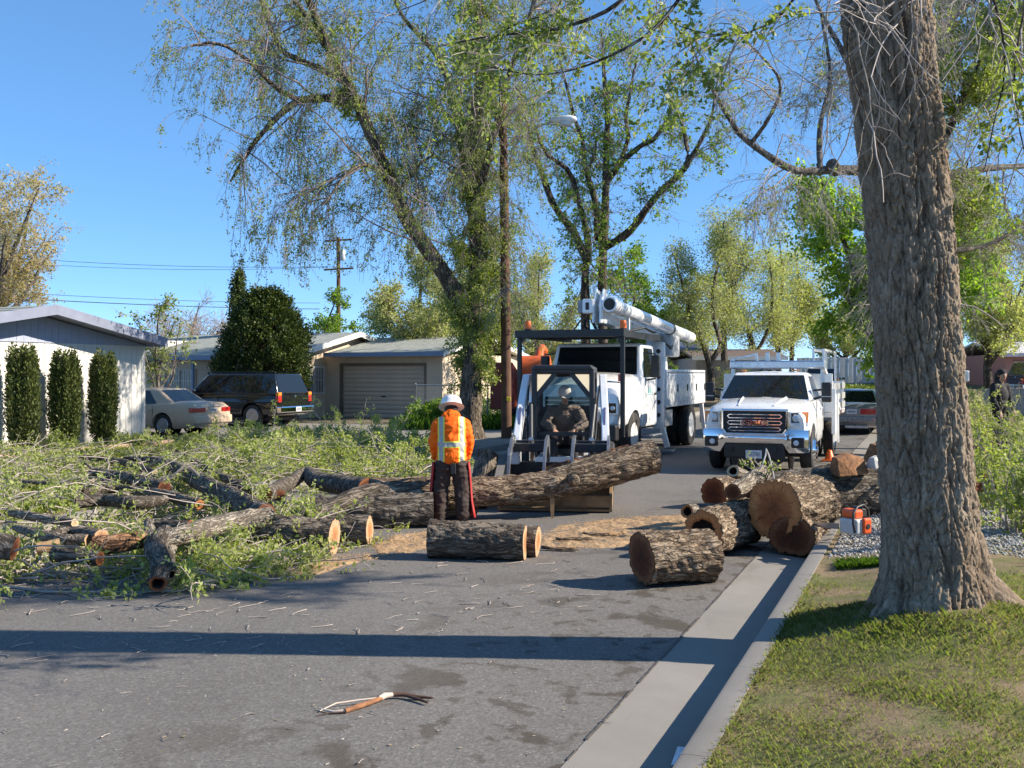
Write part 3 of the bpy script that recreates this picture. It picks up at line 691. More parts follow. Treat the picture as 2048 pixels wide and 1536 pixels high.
def easy_tree(name, label, base, hgt, spread, leafm, seed, nl=6, r=0.16, nleaf=20000, size=(0.08, 0.16), b1=(90, 0.8, 2.0), b2=(700, 0.4, 1.1), grav=0.08, bark=None, fork=0.3, lean=(0, 0), group=None, spr=0.08, cat='tree', limbs=None, t0=0.2, up=0.25, rmin=0.007, twigm=None, sides=7):
    g = np.random.default_rng(seed)
    L = limbs or auto_limbs(g, base, hgt, spread, nl, r, fork, lean)
    return tree(name, label, base, L, bark or BARK_DARK, leafm, seed,
                dict(n=b1[0], t0=t0, ang=(30, 75), ln=(b1[1], b1[2]), steps=6, grav=grav*0.4, up=up, wob=0.15, taper=0.4),
                dict(n=b2[0], t0=0.1, ang=(25, 75), ln=(b2[1], b2[2]), steps=5, grav=grav, wob=0.15, taper=0.3),
                dict(n=nleaf, size=size, t0=0.05, spread=spr, aspect=0.65), group=group, cat=cat, m=18, sides=sides, rmin=rmin, twigm=twigm)
def at(px_, d, z=None):
    x = (px_-1024)/2000*d; return (x, d, float(rise(x, d)) if z is None else z)
# rounded dark evergreen by the house
def round_evergreen():
    x, y, z = at(528, 37.5, .1); t = thing('evergreen_tree', 'dense dark green rounded tree behind the black SUV', 'tree', (x, y, z)); g = np.random.default_rng(21)
    H = 5.0; n = 1320                                   # spray centres over an ovoid, each a tuft of blades pointing outward and up
    u = g.random(n)**.8; zz = .7+u*(H-.95); prof = np.interp(u, [0, .12, .35, .6, .8, .93, 1], [1.1, 1.42, 1.55, 1.32, .92, .5, .12])
    a = g.random(n)*2*PI; q = np.where(g.random(n) < .75, g.uniform(.86, 1.06, n), np.sqrt(g.random(n))*.9)
    lump = 1+.09*np.sin(a*3+zz*1.7)+.08*np.sin(a*5-zz*2.6+1)+.05*np.sin(a*9+zz*5)
    C = np.stack([np.cos(a)*prof*q*lump+.18*(u-.3), np.sin(a)*prof*q*lump, zz+g.normal(size=n)*.1], 1)
    out = norm(np.stack([np.cos(a)*.8, np.sin(a)*.8, np.full(n, .9)], 1)); k = 42
    Cc = np.repeat(C, k, 0); O = np.repeat(out, k, 0); p = Cc+O*(g.random((n*k, 1))*.34)+g.normal(size=(n*k, 3))*.075
    ax = norm(O+g.normal(size=p.shape)*.55); b_ = norm(np.cross(ax, g.normal(size=p.shape))); L = g.uniform(.06, .14, n*k)[:, None]; W = L*.5
    mesh_np('crown', np.stack([p, p+ax*L*.5+b_*W*.5, p+ax*L, p+ax*L*.5-b_*W*.5], 1).reshape(-1, 3), np.arange(4*n*k).reshape(-1, 4), LEAF_DRK, t)
    br = np.stack([np.stack([np.zeros(n//3), np.zeros(n//3), C[::3, 2]*.6], 1), C[::3]*[.55, .55, .85], C[::3]], 1); V, F = tubes(np.concatenate([br, np.array([[[0, 0, -.1], [.02, 0, 2], [.05, 0, 4.6]]])]), np.concatenate([np.full((n//3, 3), .014), np.array([[.16, .11, .03]])]), 6); mesh_np('trunk', V, F, BARK_DARK, t)
round_evergreen()
# narrow cypress
g = np.random.default_rng(4); b = np.array(at(475, 47, 0.1))
easy_tree('cypress_tree', 'narrow dark cypress spire rising behind the rounded evergreen', b, 6.9, 0.3, LEAF_DRK, 22, 5, 0.12, 14000, (0.08, 0.17), (150, 0.3, 0.6), (500, 0.2, 0.4), 0.0, limbs=[([b, b+[0, 0, 3.4], b+[0.05, 0, 6.7]], [.12, .08, .02])], spr=0.09, t0=0.1, up=0.9)
easy_tree('bare_tree', 'bare pinkish-grey tree in the backyard behind the sedan', at(400, 52, .1), 5.6, 2.4, LEAF_GLD, 23, 8, 0.13, 2500, (0.06, 0.10), (150, 0.8, 2.2), (3000, 0.4, 1.3), 0.0, fork=0.25, twigm=plain('rosy_twig', (0.33, 0.25, 0.22), 0.85), bark=BARK_GREY)
easy_tree('small_tree', 'thin-leaved young tree beside the white house eave', at(318, 33, .1), 4.1, 0.95, LEAF_ELM, 24, 6, 0.07, 1700, (0.07, 0.13), (46, 0.4, 0.9), (300, 0.25, 0.6), 0.0, fork=0.3, bark=BARK_GREY, twigm=TWIGL)
easy_tree('backyard_tree', 'leafy green tree around the distant utility pole', at(672, 62, .1), 6.6, 1.9, LEAF_GRN, 25, 6, 0.14, 7000, (0.10, 0.2), (60, 0.7, 1.4), (420, 0.4, 0.8), 0.0)
easy_tree('golden_tree', 'pale golden spring tree at the left edge above the white house', at(-20, 33, .1), 8.4, 2.3, LEAF_GLD, 26, 9, 0.2, 24000, (0.05, 0.11), (150, 0.7, 1.9), (1700, 0.4, 1.1), 0.02, fork=0.35, bark=BARK_GREY, twigm=TWIGL)
easy_tree('olive_tree', 'soft grey-green tree filling in behind the leaning elm', at(850, 47, .1), 7.7, 2.5, LEAF_OLV, 27, 9, 0.16, 42000, (0.07, 0.15), (150, 0.7, 1.7), (1600, 0.4, 1.0), 0.05, fork=0.2, bark=BARK_GREY, twigm=TWIGL, spr=0.13)
easy_tree('shaggy_tree', 'olive shaggy tree behind the lamp pole and orange chipper', at(1075, 52, .1), 8.2, 2.7, LEAF_OLV, 28, 8, 0.16, 24000, (0.07, 0.15), (140, 0.7, 1.8), (1500, 0.4, 1.1), 0.10, fork=0.2, bark=BARK_GREY, twigm=TWIGL, spr=0.12)
easy_tree('leafy_tree', 'bright green tree low behind the bucket truck boom', at(1270, 58, .3), 8.8, 3.2, LEAF_GRN, 29, 8, 0.16, 20000, (0.10, 0.19), (120, 0.8, 2.0), (1100, 0.4, 1.1), 0.05, fork=0.2, spr=0.12)
D = 56
z0 = 0.5
fk = [(px_path(D, (1425, 790), (1418, 725), (1398, 670), (1383, 640), (1368, 580), (1350, 520)), [.22, .2, .15, .12, .08, .04]),
      (px_path(D, (1418, 728), (1440, 690), (1428, 640), (1425, 580), (1440, 500), (1445, 440)), [.16, .13, .11, .09, .06, .03]),
      (px_path(D+3, (1452, 790), (1448, 715), (1446, 620), (1462, 560), (1440, 480), (1430, 455)), [.26, .22, .18, .12, .07, .03]),
      (px_path(D+3, (1447, 640), (1475, 560), (1490, 500)), [.1, .08, .03])]
easy_tree('forked_tree', 'forked pale-leaved tree between the bucket truck and the white pickup', pix(1430, 790, D), 0, 0, LEAF_OLV, 30, nleaf=30000, size=(0.07, 0.15), b1=(140, 0.9, 2.2), b2=(1500, 0.5, 1.2), grav=0.02, limbs=fk, t0=0.3, spr=0.2, twigm=TWIGL)
D = 66
fk = [(px_path(D, (1515, 780), (1508, 705), (1490, 640), (1464, 604), (1450, 560)), [.24, .22, .18, .13, .05]),
      (px_path(D, (1510, 710), (1535, 660), (1545, 590), (1540, 520)), [.14, .11, .08, .04]),
      (px_path(D+2, (1556, 780), (1557, 705), (1552, 640), (1566, 561), (1560, 480)), [.24, .21, .17, .11, .04]),
      (px_path(D+4, (1585, 780), (1584, 690), (1600, 600), (1590, 500)), [.2, .16, .10, .04]),
      (px_path(D+4, (1584, 690), (1625, 600), (1650, 560)), [.12, .09, .04])]
easy_tree('lime_tree', 'yellow-green spring tree above the white pickup cab', pix(1550, 780, D), 0, 0, LEAF_LIM, 31, nleaf=42000, size=(0.08, 0.16), b1=(170, 1.0, 2.4), b2=(1900, 0.6, 1.4), grav=0.04, limbs=fk, t0=0.25, spr=0.24, twigm=TWIGL)
# dense bright green tree behind the near trunk
easy_tree('maple_tree', 'dense bright green tree hanging low beside the near trunk and sedan', at(1800, 33, .3), 9.0, 2.7, leaf_mat('maple_leaf', [(0.13, 0.23, 0.03), (0.21, 0.34, 0.045), (0.30, 0.44, 0.07), (0.36, 0.47, 0.10)], .6), 32, 12, 0.22, 46000, (0.10, 0.19), (190, 0.8, 2.0), (1900, 0.4, 1.1), 0.16, fork=0.24, spr=0.12)
easy_tree('yellow_tree', 'yellow-green tree behind the near trunk above the mail truck', at(1975, 54, .6), 9.5, 3.2, LEAF_LIM, 33, 8, 0.2, 26000, (0.09, 0.19), (130, 0.9, 2.2), (1400, 0.5, 1.2), 0.06, fork=0.22, spr=0.15)
easy_tree('distant_tree', 'grey-green tree far off above the pink house', at(2030, 95, 1.3), 7.5, 4.0, LEAF_OLV, 34, 8, 0.22, 16000, (0.14, 0.28), (110, 1.0, 2.4), (1000, 0.5, 1.4), 0.05, spr=0.2)
for k_, (p_, d_, hh, lm, lb) in enumerate([(1350, 92, 8.5, LEAF_OLV, 'grey-green tree far behind the boom of the bucket truck'), (1690, 88, 7.0, LEAF_LIM, 'yellowish tree beyond the white board fence'), (960, 80, 8.0, LEAF_OLV, 'hazy tree far behind the shaggy elm trunk')]):
    easy_tree('far_tree', lb, at(p_, d_), hh, 3.6, lm, 50+k_, 7, 0.2, 13000, (0.14, 0.28), (90, 1.0, 2.2), (800, 0.6, 1.4), 0.03, spr=0.2, group='trees far along the street')

D = 26
fk = [(px_path(D, (1850, 870), (1852, 600), (1850, 300), (1880, 60), (1900, -150)), [.2, .18, .15, .1, .04]), (px_path(D, (1852, 380), (1915, 220, -.5), (1965, 100, -1), (1985, -60, -1)), [.1, .08, .05, .03]), (px_path(D, (1852, 520), (1905, 400, -.5), (1935, 330, -.8)), [.07, .05, .02])]
easy_tree('leafy_elm_tree', 'elm with a bright yellow-green leaf curtain right of the near trunk top', pix(1850, 870, D), 0, 0, LEAF_YEL, 41, nleaf=36000, size=(0.05, 0.12), b1=(110, 0.5, 1.7), b2=(900, 0.4, 1.2), grav=0.2, limbs=fk, t0=0.3, spr=0.07, twigm=TWIGL)
# ---------------------------------------------------------------- elm at the right kerb with sawn stub, behind the near trunk
D = 24.0
pe = [(px_path(D, (1830, 925), (1826, 700), (1815, 480), (1800, 380), (1790, 200), (1800, 0), (1805, -200)), [.34, .28, .25, .23, .18, .12, .06]),
      (px_path(D, (1800, 372), (1740, 345, -.4), (1665, 338, -.8), (1600, 342, -1.1), (1560, 328, -1.3), (1505, 290, -1.5), (1470, 262, -1.6), (1440, 215, -1.7), (1400, 150, -1.9), (1370, 80, -2)), [.15, .13, .125, .10, .09, .075, .065, .05, .03, .02]),
      (px_path(D, (1640, 338, -1), (1640, 260, -.6), (1660, 150, 0), (1640, 30, .5)), [.07, .055, .045, .03]),
      (px_path(D, (1800, 300), (1740, 200, 1), (1680, 90, 1.6), (1620, -20, 2)), [.14, .10, .07, .04]),
      (px_path(D, (1800, 360), (1900, 350, .8), (1985, 335, 1.5), (2070, 330, 2), (2160, 290, 2.5)), [.13, .10, .08, .06, .03]),
      (px_path(D, (1815, 500), (1920, 500, 1.2), (1990, 480, 2), (2060, 430, 2.6)), [.10, .075, .05, .03]),
      (px_path(D, (1795, 180), (1880, 60, .5), (1990, -40, 1), (2100, -100, 1.5)), [.11, .09, .06, .03]),
      (px_path(D, (1500, 290, -1.5), (1540, 230, -2), (1560, 160, -2.4), (1500, 80, -2.8)), [.05, .04, .03, .02])]
t = tree('pruned_elm_tree', 'grey thin-leaved elm behind the near trunk with a sawn limb stub and dangling bare twigs', pix(1830, 925, D)[:2]+(0.25,), pe, BARK_GREY, LEAF_ELM, 12,
         dict(n=130, t0=0.25, ang=(35, 85), ln=(1.0, 2.6), steps=8, grav=0.05, up=0.1, wob=0.16, taper=0.35),
         dict(n=1500, t0=0.1, ang=(25, 75), ln=(0.5, 1.6), steps=7, grav=0.15, wob=0.15, taper=0.3),
         dict(n=12000, size=(0.05, 0.10), t0=0.2, spread=0.04), l3=dict(n=12000, t0=0.1, ang=(20, 65), ln=(0.2, 0.75), steps=5, grav=0.14, wob=0.15), twigm=TWIGL, rmin=0.0045)
o = MB().tube([pix(1672, 342, D-.8), pix(1664, 328, D-1.05)], [.15, .145], 12).build('limb_stub', BARK_GREY, t)
o.location = -t.location

# ================================================================ near trunk
def near_trunk():
    d0 = 6.9; ax = pix(1860, 1200, d0)
    t = thing('old_elm_tree', 'huge furrowed elm trunk standing on the near lawn with flared roots', 'tree', (ax[0], ax[1], 0.30))
    ky = [(1260, 1866, 104), (1200, 1864, 102), (1150, 1864, 100), (1100, 1862, 98), (1050, 1858, 96), (900, 1847, 93), (750, 1838, 90), (600, 1829, 89), (450, 1816, 88), (300, 1802, 88), (150, 1786, 90), (0, 1770, 91), (-150, 1752, 94), (-300, 1738, 100)]
    zs = np.array([pix(0, k[0], d0)[2] for k in ky]); cx = np.array([(k[1]-1024)/2000*d0 for k in ky]); rr = np.array([k[2]/2000*d0 for k in ky])
    na, nz = 300, 620; z = np.linspace(0.14, 5.4, nz); th = np.arange(na)*2*PI/na
    X0 = np.interp(z, zs, cx); R0 = np.interp(z, zs, rr)*0.905
    Z, TH = np.meshgrid(z, th, indexing='ij')
    hh = np.maximum(Z-0.30, 0)
    lobes = 0.14+0.85*np.exp(-((np.angle(np.exp(1j*(TH-R(-12))))/0.34)**2))+0.22*np.exp(-((np.angle(np.exp(1j*(TH-R(205))))/0.40)**2))+0.12*np.exp(-((np.angle(np.exp(1j*(TH-R(-95))))/0.5)**2))+0.5*np.exp(-((np.angle(np.exp(1j*(TH-R(70))))/0.5)**2))+0.12*np.cos(7*TH+1)
    fl = 1+lobes*1.05*np.exp(-hh/0.15)+0.12*np.exp(-hh/0.45)
    RR = R0[:, None]*fl*(1+0.035*np.cos(3*TH+Z*0.7)+0.025*np.cos(5*TH-Z*1.1+1))
    twist = TH+0.10*Z
    cxn, sn = np.cos(twist), np.sin(twist)
    disp = np.empty(Z.size); tint = None
    A = np.stack([cxn*0.31*17.5, sn*0.31*17.5, Z*3.7], -1).reshape(-1, 3)
    vor, nz_ = noise.voronoi, noise.noise; fr = noise.fractal
    for i, p in enumerate(A):
        q = Vector(p); wv = nz_(q*0.8)*0.45; q2 = Vector((q.x+wv, q.y+nz_(q*0.8+Vector((7, 3, 1)))*0.45, q.z+wv*0.5))
        e1 = min(1.0, abs(nz_(q2*0.62))/0.17)**0.7; e2 = min(1.0, abs(nz_(q2*1.35+Vector((3, 8, 5))))/0.15)**0.7
        q3 = Vector((q2.x*1.1, q2.y*1.1, q2.z*3.4)); e3 = min(1.0, 0.52+abs(nz_(q3))/0.20)
        e = e1*0.6+e2*0.4; e *= e3; tn = nz_(Vector((q2.x*.8, q2.y*.8, q2.z*1.8))+Vector((11, 2, 7)))*4.0; tf = math.floor(tn); tn = (tf+min(1.0, (tn-tf)*3.0))/4.0
        disp[i] = e*0.036+0.016*tn+0.010*fr(q*3.0, 0.5, 2.0, 5)+0.012*nz_(Vector((q.x*0.5, q.y*0.5, q.z*0.25)))
    RR = RR+disp.reshape(Z.shape)-0.034
    CX = (X0-ax[0])[:, None]
    V = np.stack([CX+RR*np.cos(TH), RR*np.sin(TH)+0*Z, Z-0.30], -1).reshape(-1, 3)
    idx = np.arange(na*nz).reshape(nz, na); nx = np.roll(idx, -1, axis=1)
    F = np.stack([idx[:-1], nx[:-1], nx[1:], idx[1:]], -1).reshape(-1, 4)
    m = NT('old_bark'); v = m.coord((1, 1, 0.3)); at_ = m.n('Attribute'); at_.attribute_name = 'furrow'
    n0 = m.noise(v, 16, 6, 0.7, 0.4)
    c = m.mix(m.ramp(n0, [(0.3, 0.0), (0.7, 1.0)]), (0.145, 0.108, 0.076), (0.37, 0.30, 0.225))
    c = m.mix(m.ramp(m.noise(m.coord((1, 1, .5)), 2.2, 4), [(0.45, 0.0), (0.7, 0.6)]), c, (0.17, 0.105, 0.062))
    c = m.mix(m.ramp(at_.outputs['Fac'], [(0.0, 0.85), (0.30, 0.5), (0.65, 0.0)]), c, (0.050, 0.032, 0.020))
    rg_ = m.math('ABSOLUTE', m.math('SUBTRACT', m.noise(m.coord((24, 24, 6)), 1.0, 2.5, .55, .6), .5)); c = m.mix(m.ramp(rg_, [(0.0, 0.5), (0.045, 0.0)]), c, (0.06, 0.042, 0.03))
    c = m.mix(m.ramp(m.noise(m.coord(), 60, 3), [(0.55, 0.0), (0.8, 0.35)]), c, (0.36, 0.33, 0.29))
    m.bump(m.math('ADD', n0, m.noise(m.coord((1, 1, .35)), 55, 4)), 0.7, 0.012); m.set(c, 0.92, spec=0.15)
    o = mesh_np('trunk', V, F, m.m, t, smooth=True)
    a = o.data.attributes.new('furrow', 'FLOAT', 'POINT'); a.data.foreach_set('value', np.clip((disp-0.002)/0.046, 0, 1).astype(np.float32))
    # limbs out of the top of the picture
    g = np.random.default_rng(77); base = np.array(t.location)
    top = np.array(pix(1740, -290, d0)); L = []
    def pp(*q): return [np.array(pix(a, b, c)) for a, b, c in q]
    L.append(([top+[0, 0, -.3]]+pp((1660, -420, 7.0), (1480, -470, 7.6), (1280, -420, 8.4), (1120, -330, 9.3), (980, -200, 10.3), (860, -90, 11)), [.30, .24, .18, .13, .09, .05, .03]))
    L.append(([top+[0, 0, -.2]]+pp((1800, -560, 7.2), (1900, -800, 7.8), (2000, -1100, 8.5)), [.28, .22, .16, .08]))
    L.append(([top+[0, 0, -.3]]+pp((1700, -520, 7.6), (1600, -700, 9.0), (1500, -800, 10.5)), [.24, .18, .12, .06]))
    L.append(([top+[0, 0, -.1]]+pp((1900, -430, 6.7), (2100, -480, 6.6), (2300, -460, 6.6)), [.22, .16, .11, .05]))
    L.append([[top+[.1, .1, -.1], np.array([3.6, 7.6, 5.6]), np.array([4.4, 8.3, 5.35]), np.array([5.3, 8.7, 5.1]), np.array([6.5, 8.9, 4.8])], [.22, .16, .11, .07, .03]])  # unseen low limb with twigs, added so its shadow dapples the road
    P, Rr = limb_set(L, 26, 0.04, 5); V, F = tubes(P-base, Rr, 12); mesh_np('limb', V, F, BARK_ELM, t, smooth=True)
    # hanging boughs over the road
    bl = []
    bl.append((pp((1480, -470, 7.6), (1380, -250, 7.9), (1290, -60, 8.2), (1230, 10, 8.4), (1110, 60, 8.8), (980, 75, 9.2), (870, 100, 9.5)), [.05, .045, .035, .03, .022, .015, .008]))
    bl.append((pp((1280, -420, 8.4), (1200, -150, 8.7), (1120, 0, 9), (1010, 55, 9.3), (900, 150, 9.6)), [.04, .03, .025, .015, .008]))
    bl.append((pp((1560, -450, 7.3), (1450, -160, 7.4), (1330, 40, 7.7), (1220, 120, 8), (1080, 165, 8.3), (960, 150, 8.6)), [.04, .035, .025, .02, .012, .008]))
    bl.append((pp((1660, -420, 7.0), (1640, -120, 6.5), (1560, 30, 6.5), (1450, 75, 6.7), (1350, 60, 6.9)), [.035, .025, .02, .012, .006]))
    bl.append((pp((1700, -320, 6.8), (1720, -100, 6.3), (1690, 100, 6.1), (1750, 300, 6.2)), [.02, .014, .010, .005]))
    bl.append((pp((1800, -350, 6.6), (1830, -60, 6.2), (1790, 60, 6.1), (1700, 20, 6.0)), [.018, .012, .008, .004]))
    bl.append((pp((1900, -430, 6.7), (1960, -100, 6.4), (2010, 120, 6.3), (1960, 330, 6.3)), [.025, .018, .012, .005]))
    bl.append((pp((2050, -450, 6.6), (2060, -80, 6.5), (2030, 160, 6.5), (2060, 350, 6.5)), [.025, .018, .012, .005]))
    bl.append((pp((1350, -430, 8.1), (1290, -180, 9), (1330, 20, 9.5), (1420, 130, 9.8)), [.03, .022, .015, .008]))
    bl.append((pp((1120, -330, 9.3), (1000, -130, 9.8), (890, -20, 10), (780, 40, 10.2)), [.03, .02, .012, .006]))
    B, Rb = limb_set(bl, 22, 0.012, 6)
    A2, _ = sprout(g, P[4:5], 40, 0.35, 1.0, (30, 80), (0.5, 1.3), 7, 0.05, 0.1, 0.16, 0.3); C2, _ = sprout(g, A2, 360, .15, 1, (25, 70), (.25, .7), 5, .12, 0, .16)
    V, F = tubes(B-base, Rb*.62, 6); mesh_np('bough', V, F, BARK_DARK, t, smooth=True)
    A, la = sprout(g, B, 130, 0.3, 1.0, (25, 75), (0.35, 1.2), 7, 0.12, 0, 0.16, 0.3)
    C, lc = sprout(g, A, 420, 0.15, 1.0, (25, 70), (0.15, 0.6), 5, 0.10, 0, 0.18, 0.3)
    V, F = join_np([tubes(A2-base, np.linspace(.014, .006, 8)[None]*np.ones((len(A2), 1)), 4), tubes(C2-base, np.full((len(C2), 6), .004), 3), tubes(A-base, np.linspace(.006, .003, 8)[None]*np.ones((len(A), 1)), 4), tubes(C-base, np.linspace(.0035, .002, 6)[None]*np.ones((len(C), 1)), 3)])
    mesh_np('branches', V, F, TWIGL, t, smooth=True)
    # leaves sit in tufts, mostly on the boughs over the road
    keep = C[:, -1, 0] < 1.7; Cl = C[keep]
    tuft = Cl[g.integers(0, len(Cl), 1100)]; f = g.integers(1, 6, 1100); cen = tuft[np.arange(1100), f]
    cc = np.repeat(cen, 5, axis=0)+g.normal(size=(5500, 3))*0.03
    far = C[C[:, -1, 0] > 3.05]; c2 = far[g.integers(0, len(far), 350), g.integers(2, 6, 350)]; c2 = np.repeat(c2, 3, axis=0)+g.normal(size=(1050, 3))*0.02
    c4 = C2[g.integers(0, len(C2), 7000), g.integers(1, 6, 7000)]+g.normal(size=(7000, 3))*.04
    V, F = blades(g, np.vstack([cc, c2, c4])-base, (0.03, 0.065), 0.6, 0.3); mesh_np('crown', V, F, LEAF_ELM, t)
near_trunk()

# ================================================================ clipped columns by the white house and other shrubs
def column_shrub(label, px_, ptop, w_, seed):
    k_ = (px_-1024)/2000; d = -18.75/(UC*k_-US); x = k_*d; g = np.random.default_rng(seed); hgt = 1.92+(750-ptop)/2000*d-0.1
    t = thing('clipped_shrub', label, 'shrub', (x, d, 0.12), 0, 'clipped shrubs along the white house wall')
    r = w_/2000*d/2
    n = 16000; z = g.random(n)**0.85*hgt; prof = np.interp(z/hgt, [0, .08, .2, .5, .9, .97, 1], [.35, .6, .86, 1.0, .90, .80, .5])
    a = g.random(n)*2*PI; q = np.sqrt(g.random(n)*0.55+0.45)
    lump = 1+0.08*np.sin(a*3+z*1.3+seed)+0.07*np.sin(a*5-z*2+seed*2)+0.10*np.sin(a*11+seed*3+z*.6); z = z*(1+.05*np.sin(a*6+seed)+.04*np.sin(a*13+seed*5))
    c = np.stack([np.cos(a)*r*prof*q*lump, np.sin(a)*r*prof*q*lump, z+.05*np.sin(a*4+seed)*(z > hgt*.85)], 1)+g.normal(size=(n, 3))*0.025
    ax = norm(np.stack([np.cos(a)*.5, np.sin(a)*.5, np.full(n, 1.1)], 1)+g.normal(size=(n, 3))*0.5)
    b_ = norm(np.cross(ax, g.normal(size=(n, 3)))); L = g.uniform(0.05, 0.11, n)[:, None]; W = L*0.42
    V = np.stack([c, c+ax*L*.5+b_*W*.5, c+ax*L, c+ax*L*.5-b_*W*.5], 1).reshape(-1, 3)
    mesh_np('crown', V, np.arange(4*n).reshape(n, 4), LEAF_CYP, t)
    st = []
    for k in range(9):
        a = g.random()*2*PI; st.append([[0.05*math.cos(a), 0.05*math.sin(a), -.05], [r*.5*math.cos(a), r*.5*math.sin(a), hgt*.35], [r*.6*math.cos(a), r*.6*math.sin(a), hgt*.85]])
    V, F = tubes(np.array(st), np.array([[.03, .02, .008]]*9), 5); mesh_np('trunk', V, F, TWIG, t)
column_shrub('tall clipped columnar shrub, leftmost of the three against the white house', 46, 710, 55, 1)
column_shrub('clipped columnar shrub between two others on the white house wall', 131, 719, 54, 2)
column_shrub('clipped columnar shrub nearest the white house corner, browned at its foot', 207, 722, 48, 3)
def bush(name, label, loc, n_st, hgt, spread, n_leaf, leafm, seed, size=(0.04, 0.08), group=None, kind=None, up=0.8):
    g = np.random.default_rng(seed); t = thing(name, label, 'shrub', loc, 0, group)
    a = g.random(n_st)*2*PI; rr = np.sqrt(g.random(n_st))*spread*0.35
    p = np.stack([np.cos(a)*rr, np.sin(a)*rr, np.zeros(n_st)-.03], 1); d = norm(np.stack([np.cos(a)*.5, np.sin(a)*.5, np.full(n_st, up)], 1)+g.normal(size=(n_st, 3))*0.25)
    P = [p]; st = (hgt*g.uniform(0.6, 1.1, n_st)/7)[:, None]
    for k in range(7): d = norm(d+g.normal(size=d.shape)*0.14); p = p+d*st; P.append(p)
    A = np.stack(P, 1); B, _ = sprout(g, A, n_st*6, 0.2, 1, (25, 70), (hgt*.15, hgt*.4), 4, 0.05, 0.1, 0.15)
    V, F = join_np([tubes(A, np.linspace(.012, .004, 8)[None]*np.ones((n_st, 1)), 4), tubes(B, np.full((len(B), 5), .0035), 3)])
    mesh_np('stems', V, F, TWIGL, t); V, F = leaves_on(g, B, n_leaf, size, 0.1, 0.03); mesh_np('crown', V, F, leafm, t); return t
for px_, py_, h_, sp_, nl_, sd_, lb in [(1962, 1010, .95, .5, 3600, 1, 'yellow-green weedy shrub right behind the near trunk root'), (2030, 1060, 1.1, .55, 4200, 2, 'leafy weed clump at the right edge below the concrete slab'),
                                   (1985, 905, 1.5, .7, 4600, 3, 'tall whippy green shrub in front of the person in black'), (1945, 858, 1.2, .6, 4200, 4, 'bright round shrub touching the near trunk, above the reddish split logs'), (2065, 920, 1.4, .6, 3600, 5, 'green shrub cut by the right edge beside the picket fence')]:
    bush('weed_shrub', lb, gnd(px_, py_, .28), 26, h_, sp_, nl_, LEAF_LIM if sd_ in (3, 4) else LEAF_YEL, 60+sd_, (0.03, 0.065), 'weedy shrubs right of the near trunk')
for px_, d_, sd_, lb in [(255, 24.6, 1, 'low leafy shrub at the foot of the white house corner'), (95, 22.8, 2, 'low shrub between the clipped columns')]:
    bush('low_shrub', lb, at(px_, d_, .12), 16, .6, .4, 1500, LEAF_ELM, 80+sd_, (0.05, 0.09))
for px_, d_, hh, sd_, lb in [(870, 37, 1.1, 1, 'grassy green bush along the chain-link fence'), (985, 39, 1.3, 2, 'green bush behind the chain-link fence between elm and lamp pole'), (1475, 54, 2.0, 3, 'dry grey shrub against the tan house')]:
    bush('fence_bush', lb, at(px_, d_, .12 if sd_ < 3 else .6), 34, hh, .9, 5000, LEAF_GRN if sd_ < 3 else LEAF_OLV, 90+sd_, (0.06, 0.12))
# ================================================================ vehicles
def bil(q, u, v):
    a, b, c, d = [Vector(p) for p in q]; return (a*(1-u)+b*u)*(1-v)+(d*(1-u)+c*u)*v
def plate(mb, pts, o0, o1, out):
    """thin polygon plate lifted off its plane towards `out`"""
    P = [Vector(p) for p in pts]; n = (P[1]-P[0]).cross(P[2]-P[0]).normalized()
    if n.dot(Vector(out)) < 0: n = -n
    k = len(P); return mb.add([p+n*o0 for p in P]+[p+n*o1 for p in P], [tuple(range(k))[::-1], tuple(range(k, 2*k))]+[(i, (i+1) % k, k+(i+1) % k, k+i) for i in range(k)])
def pane(name, q, u0, u1, v0, v1, out, mat, parent, o1=0.006, skew=0.0, bev=0.0):
    pts = [bil(q, u0, v0), bil(q, u1, v0), bil(q, u1-skew, v1), bil(q, u0+skew, v1)]
    return plate(MB(), pts, -0.004, o1, out).build(name, mat, parent, bevel=bev)
def wheel(parent, x, y, r, w_, side, rim_mat=None, tyre=None, rim_r=0.62, spokes=6, dish=0.0, cover=False, name='wheel'):
    """axis along x; side +1 faces +x"""
    t = MB(); h = w_/2; rr_ = r*rim_r
    t.lathe([(rr_, -h*.8), (r*.86, -h), (r*.97, -h*.82), (r, -h*.5), (r, h*.5), (r*.97, h*.82), (r*.86, h), (rr_, h*.8)], (x, y, r), 'X', 28, side)
    o = t.build(name, tyre or RUBBER, parent, smooth=35)
    g = MB(); g.lathe([(rr_*1.02, h*.82), (rr_*.97, h*.9), (rr_*.86, h*(.62-dish)), (rr_*.3, h*(.70-dish)), (rr_*.28, h*(.86-dish)), (0.001, h*(.88-dish))], (x, y, r), 'X', 24, side)
    ri = g.build('rim', rim_mat or STEEL, o, smooth=35)
    if not cover:
        hm = MB()
        for k in range(spokes):
            a = 2*PI*(k+.5)/spokes; c = (x+side*h*(.665-dish), y+math.cos(a)*rr_*.62, r+math.sin(a)*rr_*.62)
            hm.lathe([(rr_*.13, -.012), (rr_*.13, .012)], c, 'X', 10, side)
        hm.build('rim_hole', BLACKP, o)
    return o
